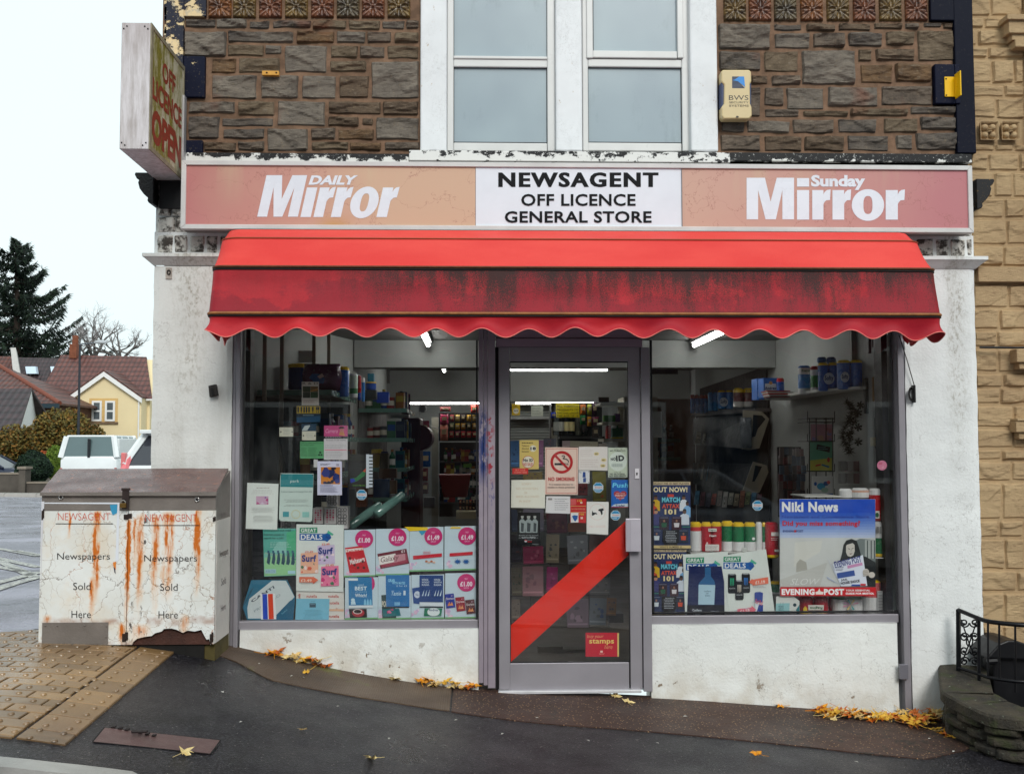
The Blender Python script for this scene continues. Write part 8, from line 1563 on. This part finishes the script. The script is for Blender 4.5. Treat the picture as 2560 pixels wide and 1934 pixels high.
BR=thing('dark_roofed_house','terrace behind the cream house with a dark tiled roof and two skylights','house',(Hq(200,1300,78)[0],80,ZG)); m=MB(T2); A_=[Hq(100,1262,74),Hq(425,1262,74),Hq(425,962,78),Hq(100,955,78)]; roofq(m,A_); roofq(m,[A_[3],A_[2],(A_[2][0],82,A_[1][2]),(A_[3][0],82,A_[0][2])]); m.build('roof',BR)
m=MB(BRK); m.box(A_[0][0]-14,A_[1][0]-.1,74.4,81.6,ZG,A_[0][2]-.1); m.build('wall',BR); m=MB(T3); L0,L1=Hq(85,1262,74),Hq(85,948,78); roofq(m,[(L0[0]-14,L0[1],L0[2]),L0,L1,(L1[0]-14,L1[1],L1[2])]); m.build('roof',BR,'redder left part of the roof')
m=MB(mat((180,176,172),.6)); P=[Hq(84,912,77.8),Hq(120,912,77.8),Hq(152,1092,75.4),Hq(100,1065,75.4)]; m.add([(p[0],p[1]-.3,p[2]+.25) for p in P]+[(p[0],p[1],p[2]-.1) for p in P],[(3,2,1,0),(4,5,6,7),(0,1,5,4),(1,2,6,5),(2,3,7,6),(3,0,4,7)]); m.build('parapet',BR)
for x0,x1 in ((183,262),(357,432)): P=[Hq(x0,1020,76.9),Hq(x1-8,1020,76.9),Hq(x1,1070,76.1),Hq(x0+8,1070,76.1)]; m=MB(mat((190,206,220),.1,0)); m.add([(p[0],p[1]-.2,p[2]) for p in P]+[(p[0],p[1]+.2,p[2]) for p in P],[(3,2,1,0),(4,5,6,7),(0,1,5,4),(1,2,6,5),(2,3,7,6),(3,0,4,7)]); m.build('skylight',BR)
HP=thing('hipped_house','brick house with a red-brown hipped roof left of the cream house','house',(Hq(100,1400,56)[0],60,ZG)); m=MB(T3); P=[Hq(-300,1272,54),Hq(415,1274,54),Hq(-10,1010,59),Hq(-300,1010,59)]; roofq(m,P); roofq(m,[P[1],(P[1][0],64,P[1][2]),P[2]]); m.build('roof',HP)
m=MB(mat((120,66,50),.7)); m.tube([P[1],P[2]],.14,8); m.build('ridge_tiles',HP); m=MB(BRK); m.box(P[0][0],P[1][0]-.4,54.5,63.5,ZG,P[0][2]-.08); m.build('wall',HP); m=MB(mat((30,50,60),.5)); m.box(P[0][0],P[1][0],53.85,54.0,P[0][2]-.3,P[0][2]-.05); m.build('gutter',HP)
GR=thing('garage','low building with a dark tiled roof and white boarded gable at the far left','garage',(Hq(60,1550,44)[0],45,ZG)); m=MB(T2); P=[Hq(-300,1466,42),Hq(132,1462,42),Hq(222,1172,45),Hq(-300,1172,45)]; roofq(m,P); P2=Hq(275,1400,48); roofq(m,[P[3],P[2],(P[2][0]+.15,48,P[1][2]),(P[3][0],48,P[0][2])]); m.build('roof',GR)
m=MB(WHP); m.add([P[1],(P2[0],48,P[1][2]+.3),P[2]],[(0,1,2)]); q0=P[1]; m.add([(q0[0]+.02,q0[1],q0[2]),(P2[0],48,P[1][2]+.3),(P2[0],48,P[1][2]-.1),(q0[0],q0[1],q0[2]-.1)],[(0,3,2,1)]); m.build('boarded_gable',GR)
m=MB(mat((116,108,100),.8)); m.box(P[0][0],P[1][0]-.5,42.6,47.4,ZG,P[0][2]-.02); m.build('wall',GR)
FH=thing('far_house','sliver of a dark roofed house just left of the shop corner','house',(at(384,1100,70).x,72,ZG)); m=MB(T2); P=[at(372,1026,70),at(420,1026,70),at(420,938,73),at(374,938,73)]; roofq(m,[tuple(p) for p in P]); m.build('roof',FH); m=MB(mat((110,100,96),.8)); m.box(P[0].x,P[1].x,70.3,76,ZG,P[0].z); m.build('wall',FH)
SL=thing('street_lamp','tall thin street lamp in front of the cream house','street lamp',(at(194,1150,38).x,38,gz(-14,36))); m=MB(mat((40,44,52),.5)); b0=at(195,1130,38); t0=at(200,862,38); m.tube([(b0.x,38,gz(b0.x,36)),tuple(b0),tuple(t0)],[.09,.06,.045],8); m.build('column',SL); m=MB(mat((90,96,104),.5)); m.tube([t0,at(205,860,38),at(235,857,38)],.03,6); m.build('arm',SL)
m=MB(mat((176,180,184),.4)); h0=at(252,857,38); m.lathe(tuple(h0),[(.02,-.05),(.28,-.02),(.3,.04),(.2,.1),(.02,.12)],12,1,.5); m.build('lantern',SL)
MC1,MC2,MC3=mat((22,38,28),.8,.3,2),mat((36,54,36),.8,.3,2),mat((14,26,22),.8,.3,2)
TR=thing('conifer_tree','tall dark spreading conifer behind the houses at far left','tree',(at(47,1100,92).x,92,ZG)); tb_=at(47,1130,92); tt_=at(40,600,92); m=MB(mat((50,40,34),.9)); m.tube([(tb_.x,92,ZG),tuple(tb_.lerp(tt_,.5)),tuple(tt_)],[.55,.35,.06],8); r4=random.Random(11); mf=MB()
for i in range(150):
    t=(i+.5)/150; z=tb_.z+2.5+(tt_.z-tb_.z-2.5)*t; a=r4.random()*6.283; L_b=(9.4*(1-t)**.85+.6)*r4.uniform(.6,1.12); bx_=tt_.x+(tb_.x-tt_.x)*(1-t); pts=[]
    for k_ in range(7): s_=k_/6; pts.append(Vector((bx_+math.cos(a)*L_b *s_,92+math.sin(a)*L_b *s_,z-L_b *.14*math.sin(s_ *2.6)+L_b *.36*s_ *s_)))
    m.tube(pts,[.07*(1-k_/7)+.012 for k_ in range(7)],4)
    for k_ in range(int(40+L_b *40)):
        s_=r4.random()**.7; j=min(5,int(s_ *6)); p=pts[j].lerp(pts[j+1],s_ *6-j); sd_=Vector((-math.sin(a),math.cos(a),0))*r4.uniform(-1,1)*(.55*(1-s_)+.22)*min(1.4,L_b *.4); d=(Vector((math.cos(a),math.sin(a),0))*r4.uniform(.1,.7)+Vector((0,0,r4.uniform(-.75,.45)))+sd_.normalized()*.4).normalized()*r4.uniform(.3,.62); w_=d.orthogonal().normalized()*.06
        mf.use((MC1,MC2,MC3)[r4.randrange(3)]); q=p+sd_ *.6+Vector((0,0,r4.uniform(-.25,.1))); mf.add([q-w_,q+d *.6-w_ *.6,q+d,q+w_],[(0,1,2,3)])
m.build('trunk',TR); mf.build('crown',TR)
def bare(px,py,Y,top_,seed,lab,spread=1.0):
    r_=random.Random(seed); b0=at(px,py,Y); t0=at(px,top_,Y); H=t0.z-b0.z; o=thing('bare_tree',lab,'tree',(b0.x,Y,ZG)); m=MB(mat((96,92,90),.9)); tw=MB(mat((150,146,146),.9)); m.tube([(b0.x,Y,ZG),tuple(b0)],[.35,.28],7)
    def grow(p,d,L_,r0,dep):
        q=p; P=[p]
        for k_ in range(3): d=(d+Vector((r_.gauss(0,.22),r_.gauss(0,.22),r_.gauss(.05,.15)))).normalized(); q=q+d *L_/3; P.append(q)
        (m if dep<3 else tw).tube(P,[r0,r0 *.85,r0 *.7,r0 *.5],5 if dep<3 else 3,False)
        if dep<5:
            for k_ in range(3 if dep<2 else (3 if dep<4 else 2)): d2=(d+Vector((r_.gauss(0,.6)*spread,r_.gauss(0,.5),r_.gauss(.15,.35)))).normalized(); grow(P[r_.choice([2,3])],d2,L_ *r_.uniform(.55,.8),r0 *(.55 if dep<2 else .5),dep+1)
    for k_ in range(4): grow(b0,Vector((r_.gauss(0,.45)*spread,r_.gauss(0,.3),1)).normalized(),H *.42,.17,0)
    m.build('trunk',o); tw.build('crown',o)
bare(238,900,88,780,21,'bare pollarded tree just right of the cream house chimney',.9); bare(300,905,88,800,33,'second bare tree nearer the shop corner',1.3)
def bush(nm,lab,px0,py0,px1,py1,Y,n_,s_,seed,mats,fill=.5,cat='shrub'):
    a,b=at(px0,py1,Y),at(px1,py0,Y); o=thing(nm,lab,cat,((a.x+b.x)/2,Y,gz(a.x,36))); m=MB(); cx,cz=(a.x+b.x)/2,(a.z+b.z)/2; leaves(m,(cx,Y,cz),((b.x-a.x)/2,(b.x-a.x)/2.6,(b.z-a.z)/2),n_,s_,seed,mats,fill); m.build('foliage',o); m=MB(mat((60,48,36),.9)); m.tube([(cx,Y,gz(cx,36)-.1),(cx,Y,cz)],[.1,.04],6); m.build('stem',o)
AU=[mat(c,.7,.3,2) for c in ((116,92,36),(84,74,30),(120,84,34),(64,62,26),(110,98,46))]
bush('autumn_shrub','large loose golden-brown autumn shrub in front of the cream house',78,1020,232,1150,41,9500,.085,4,AU,.25); bush('autumn_shrub','lower golden-brown shrub spreading at the far left',-30,1062,130,1160,42,7000,.085,6,AU,.25); bush('autumn_shrub','right hand end of the golden-brown shrubs',190,1062,274,1160,42,4200,.085,8,AU,.2)
GH=[mat(c,.8,.3,3) for c in ((24,44,30),(34,56,36),(18,34,26))]; GB=[mat(c,.8,.3,3) for c in ((92,116,36),(76,104,34),(110,130,50))]
bush('clipped_hedge','dark green rounded clipped bush behind the low garden wall',40,1128,127,1212,31,9000,.05,9,GH,.88,'hedge'); bush('clipped_hedge','bright green clipped bush beside the white van',112,1114,170,1200,32.5,6000,.05,10,GB,.88,'hedge'); bush('flowering_shrub','small orange shrub between the clipped bushes',92,1126,124,1165,33,900,.05,12,[mat((190,100,40),.7),mat((150,70,40),.7)],.3)
GWm=mat((84,78,72),.9,.35,1.5,.4,8)
for nm,lab,x0,y0,x1,y1,Y in (('boundary_wall','dark garden wall across the road at the far left',-200,1181,48,1240,29.6),('boundary_wall','lower garden wall across the road beside the white van',66,1203,330,1240,29.6)):
    a,b=at(x0,y1,Y),at(x1,y0,Y); m=MB(GWm); m.box(a.x,b.x,Y,Y+.25,gz(a.x,Y)-.3,b.z-.06); o=m.build(nm,None,lab,'wall'); m=MB(mat((130,120,108),.8)); m.box(a.x,b.x,Y-.03,Y+.28,b.z-.06,b.z); m.build('coping',o)
a,b=at(47,1240,29.5),at(65,1166,29.5); m=MB(GWm); m.box(a.x,b.x,29.45,29.9,gz(a.x,29)-.3,b.z-.08); o=m.build('gate_pier',None,'square brick gate pier at the end of the dark garden wall','pier'); m=MB(mat((130,120,108),.8)); m.box(a.x-.04,b.x+.04,29.4,29.95,b.z-.08,b.z); m.build('cap',o)
m=MB(); r5=random.Random(2)
for i in range(44): leaves(m,(-62+i *2.6+r5.uniform(-1,1),104+r5.uniform(-4,4),1.0+r5.uniform(-.6,.6)),(2.6,2.2,r5.uniform(2.2,3.4)),420,.24,100+i,AU[:2]+GH,.6)
m.build('distant_trees',None,'low line of trees and hedges far beyond the houses','trees',kind='stuff')
TY,RM=mat((22,22,24),.8),mat((150,150,154),.3,.05,metal=.8)
def veh(nm,lab,cat,loc,rz,paint,body,gh,Lg,wh,lights,glassc=(30,38,42),pill=None):
    """body/gh: stations along the length (s, half width, z low, z high) from the rear; gh = (base ring, roof ring)"""
    o=thing(nm,lab,cat,loc); o.rotation_euler=(0,0,rz); o['_o']=(0,0,0)
    def ring(hw,z0,z1,k_=.12): return [(-hw+k_ *.4,z0),(hw-k_ *.4,z0),(hw,z0+k_),(hw,z1-k_),(hw-k_,z1),(-hw+k_,z1),(-hw,z1-k_),(-hw,z0+k_)]
    m=MB(paint); v=[(x,s_,z) for s_,hw,z0,z1 in body for x,z in ring(hw,z0,z1)]; n_=len(body); m.add(v,[(i *8+j,i *8+(j+1)%8,(i+1)*8+(j+1)%8,(i+1)*8+j) for i in range(n_-1) for j in range(8)]+[tuple(range(8))[::-1],tuple(range(8*n_-8,8*n_))]); m.build('body',o,bevel=.02,smooth=True)
    (b0,b1,bw,bz),(r0,r1,rw,rz_)=gh; G=MB(mat(glassc,.06,.1,1,spec=.8)); B_=[(-bw,b0,bz),(bw,b0,bz),(bw,b1,bz),(-bw,b1,bz)]; T_=[(-rw,r0,rz_),(rw,r0,rz_),(rw,r1,rz_),(-rw,r1,rz_)]; G.add(B_+T_,[(i,(i+1)%4,4+(i+1)%4,4+i) for i in range(4)]); G.build('windows',o)
    m=MB(paint); m.box(-rw,rw,r0,r1,rz_-.03,rz_+.05); m.build('roof',o,bevel=.03,seg=3)
    for i in range(4): m=MB(paint); m.tube([B_[i],T_[i]],pill or .05,6); m.build('pillar',o)
    for t in (.36,.7):
        for s_ in (-1,1): m=MB(paint); m.tube([(s_ *bw *1.0,b0+(b1-b0)*t,bz),(s_ *rw,r0+(r1-r0)*t,rz_)],.03,5); m.build('pillar',o)
    for wy in wh:
        for s_ in (-1,1):
            m=MB(TY); m.tube([(s_ *.66,wy,.31),(s_ *.86,wy,.31)],.31,20); w_=m.build('wheel',o); m=MB(RM); m.tube([(s_ *.84,wy,.31),(s_ *.872,wy,.31)],.19,14); m.build('rim',w_)
    for (x0,x1,y0,y1,z0,z1,c,nm2) in lights: m=MB(mat(c,.2,.05)); m.box(x0,x1,y0,y1,z0,z1); m.build(nm2,o,bevel=.015)
    return o
PW=mat((222,226,226),.25,.04,2,coat=.5)
vx=(at(395/2.571,1160,27).x+at(762/2.571,1160,27).x)/2-.05
veh('white_van','small white van parked facing away, its twin rear windows above the newspaper bin','van',(vx,27,gz(vx,27)+.12),R(4),PW,[(0,.84,.3,1.15),(.06,.86,.25,1.2),(2.6,.87,.25,1.2),(3.2,.86,.25,1.0),(4.1,.8,.3,.8)],((.03,3.2,.85,1.14),(.16,2.5,.72,1.80)),4.1,(.8,3.3),[(-.86,-.79,-.03,.05,.6,.82,(150,30,30),'tail_light'),(.79,.86,-.03,.05,.6,.82,(150,30,30),'tail_light'),(-.04,.04,-.02,.10,1.14,1.74,(30,34,38),'door_seam'),(-.26,.26,-.05,-.02,.5,.62,(214,190,60),'number_plate'),(-.86,.86,.25,2.4,1.2,1.74,(222,226,226),'side_panel'),(-.84,.84,-.08,.02,.3,.48,(50,50,54),'bumper')],(84,104,106),.09)
veh('pale_hatchback','white hatchback parked beyond the shop corner, only its rear left corner showing','car',(at(297,1180,12).x+.9,12,gz(-5.5,12)),0,PW,[(0,.80,.35,.9),(.08,.86,.28,1.0),(1.0,.88,.25,1.02),(2.8,.88,.25,.98),(3.8,.85,.28,.85),(4.1,.76,.35,.7)],((.06,3.2,.84,.98),(.5,2.3,.62,1.5)),4.1,(.7,3.3),[(-.88,-.80,.02,.14,.84,1.2,(214,120,120),'tail_light'),(.80,.88,.02,.14,.84,1.2,(214,120,120),'tail_light'),(-.66,.66,.3,.6,1.53,1.6,(222,226,226),'spoiler'),(-.26,.26,-.02,.0,.55,.67,(214,190,60),'number_plate'),(-.84,.84,-.08,.02,.3,.5,(50,50,54),'bumper')],(44,46,54),.07)
hb=bpy.data.objects['pale_hatchback']; hb['_o']=(0,0,0); m=MB(mat((222,120,126),.2,.05)); m.tube([(-.83,.03,.86),(-.80,.12,1.05),(-.72,.30,1.27)],[.075,.07,.03],8); m.build('tail_light',hb)
SED=[(0,.74,.4,.7),(.1,.82,.3,.84),(.9,.87,.25,.92),(2.2,.88,.25,.94),(3.6,.87,.25,.96),(4.2,.82,.32,.84)]; SG=((.95,3.9,.82,.92),(1.7,3.1,.62,1.38)); SLt=[(-.8,-.5,.0,.12,.58,.74,(220,224,226),'headlight'),(.5,.8,.0,.12,.58,.74,(220,224,226),'headlight'),(-.8,-.55,4.1,4.2,.7,.84,(140,24,24),'tail_light'),(.55,.8,4.1,4.2,.7,.84,(140,24,24),'tail_light')]
veh('dark_car','dark blue car parked side-on behind the hedges at far left','car',(at(95,1140,34.5).x,34.5,gz(-15,34.5)+.05),R(90),mat((26,34,56),.25,.05,2,coat=.5),SED,SG,4.2,(.8,3.4),SLt)
veh('road_car','silver car parked on the street opposite the shop, seen mirrored in the right window','car',(5.1,-9.0,gz(2.5,-9)-.06),R(90),mat((150,154,164),.2,.05,2,coat=.6),SED,SG,4.2,(.8,3.4),SLt)
for i in range(6):
    x0=-18+i *6.2; zb_=gz(x0+3,-14)-.3; o=thing('terraced_house','%s house of the brick terrace across the street, mirrored in the shop glass' %['first','second','third','fourth','fifth','sixth'][i],'house',(x0+3.1,-17,zb_),'terrace across the street'); m=MB(mat([(96,70,56),(110,84,66),(84,66,58)][i%3],.8,.25,1.2)); m.box(x0,x0+6.18,-20,-14.0,zb_,5.4); m.build('wall',o)
    m=MB(T2); m.prism([(-13.7,5.35),(-20.3,5.35),(-17,7.6)],'x',x0-.0,x0+6.19); m.build('roof',o)
    for (a,b,c_,d) in ((1,2.4,3.3,4.7),(3.7,5.1,3.3,4.7),(.9,3.1,.7,2.3)): m=MB(WHP); m.box(x0+a,x0+b,-13.99,-13.93,c_,d); w_=m.build('window',o); m=MB(mat((50,56,60),.1)); m.box(x0+a+.1,x0+(a+b)/2-.04,-13.925,-13.92,c_+.1,d-.1); m.box(x0+(a+b)/2+.04,x0+b-.1,-13.925,-13.92,c_+.1,d-.1); m.build('pane',w_)
    m=MB(mat((40,60,80),.5)); m.box(x0+3.9,x0+4.9,-13.99,-13.93,zb_+.3,2.3); m.build('door',o)
sheet('opposite_pavement',mat((120,116,112),.6,.2,2),[x for x in XS if -30 <= x <= 40],[-14.2,-12.5,-10.6],.05)
for ob in COL.objects:
    if '_o' in ob: del ob['_o']
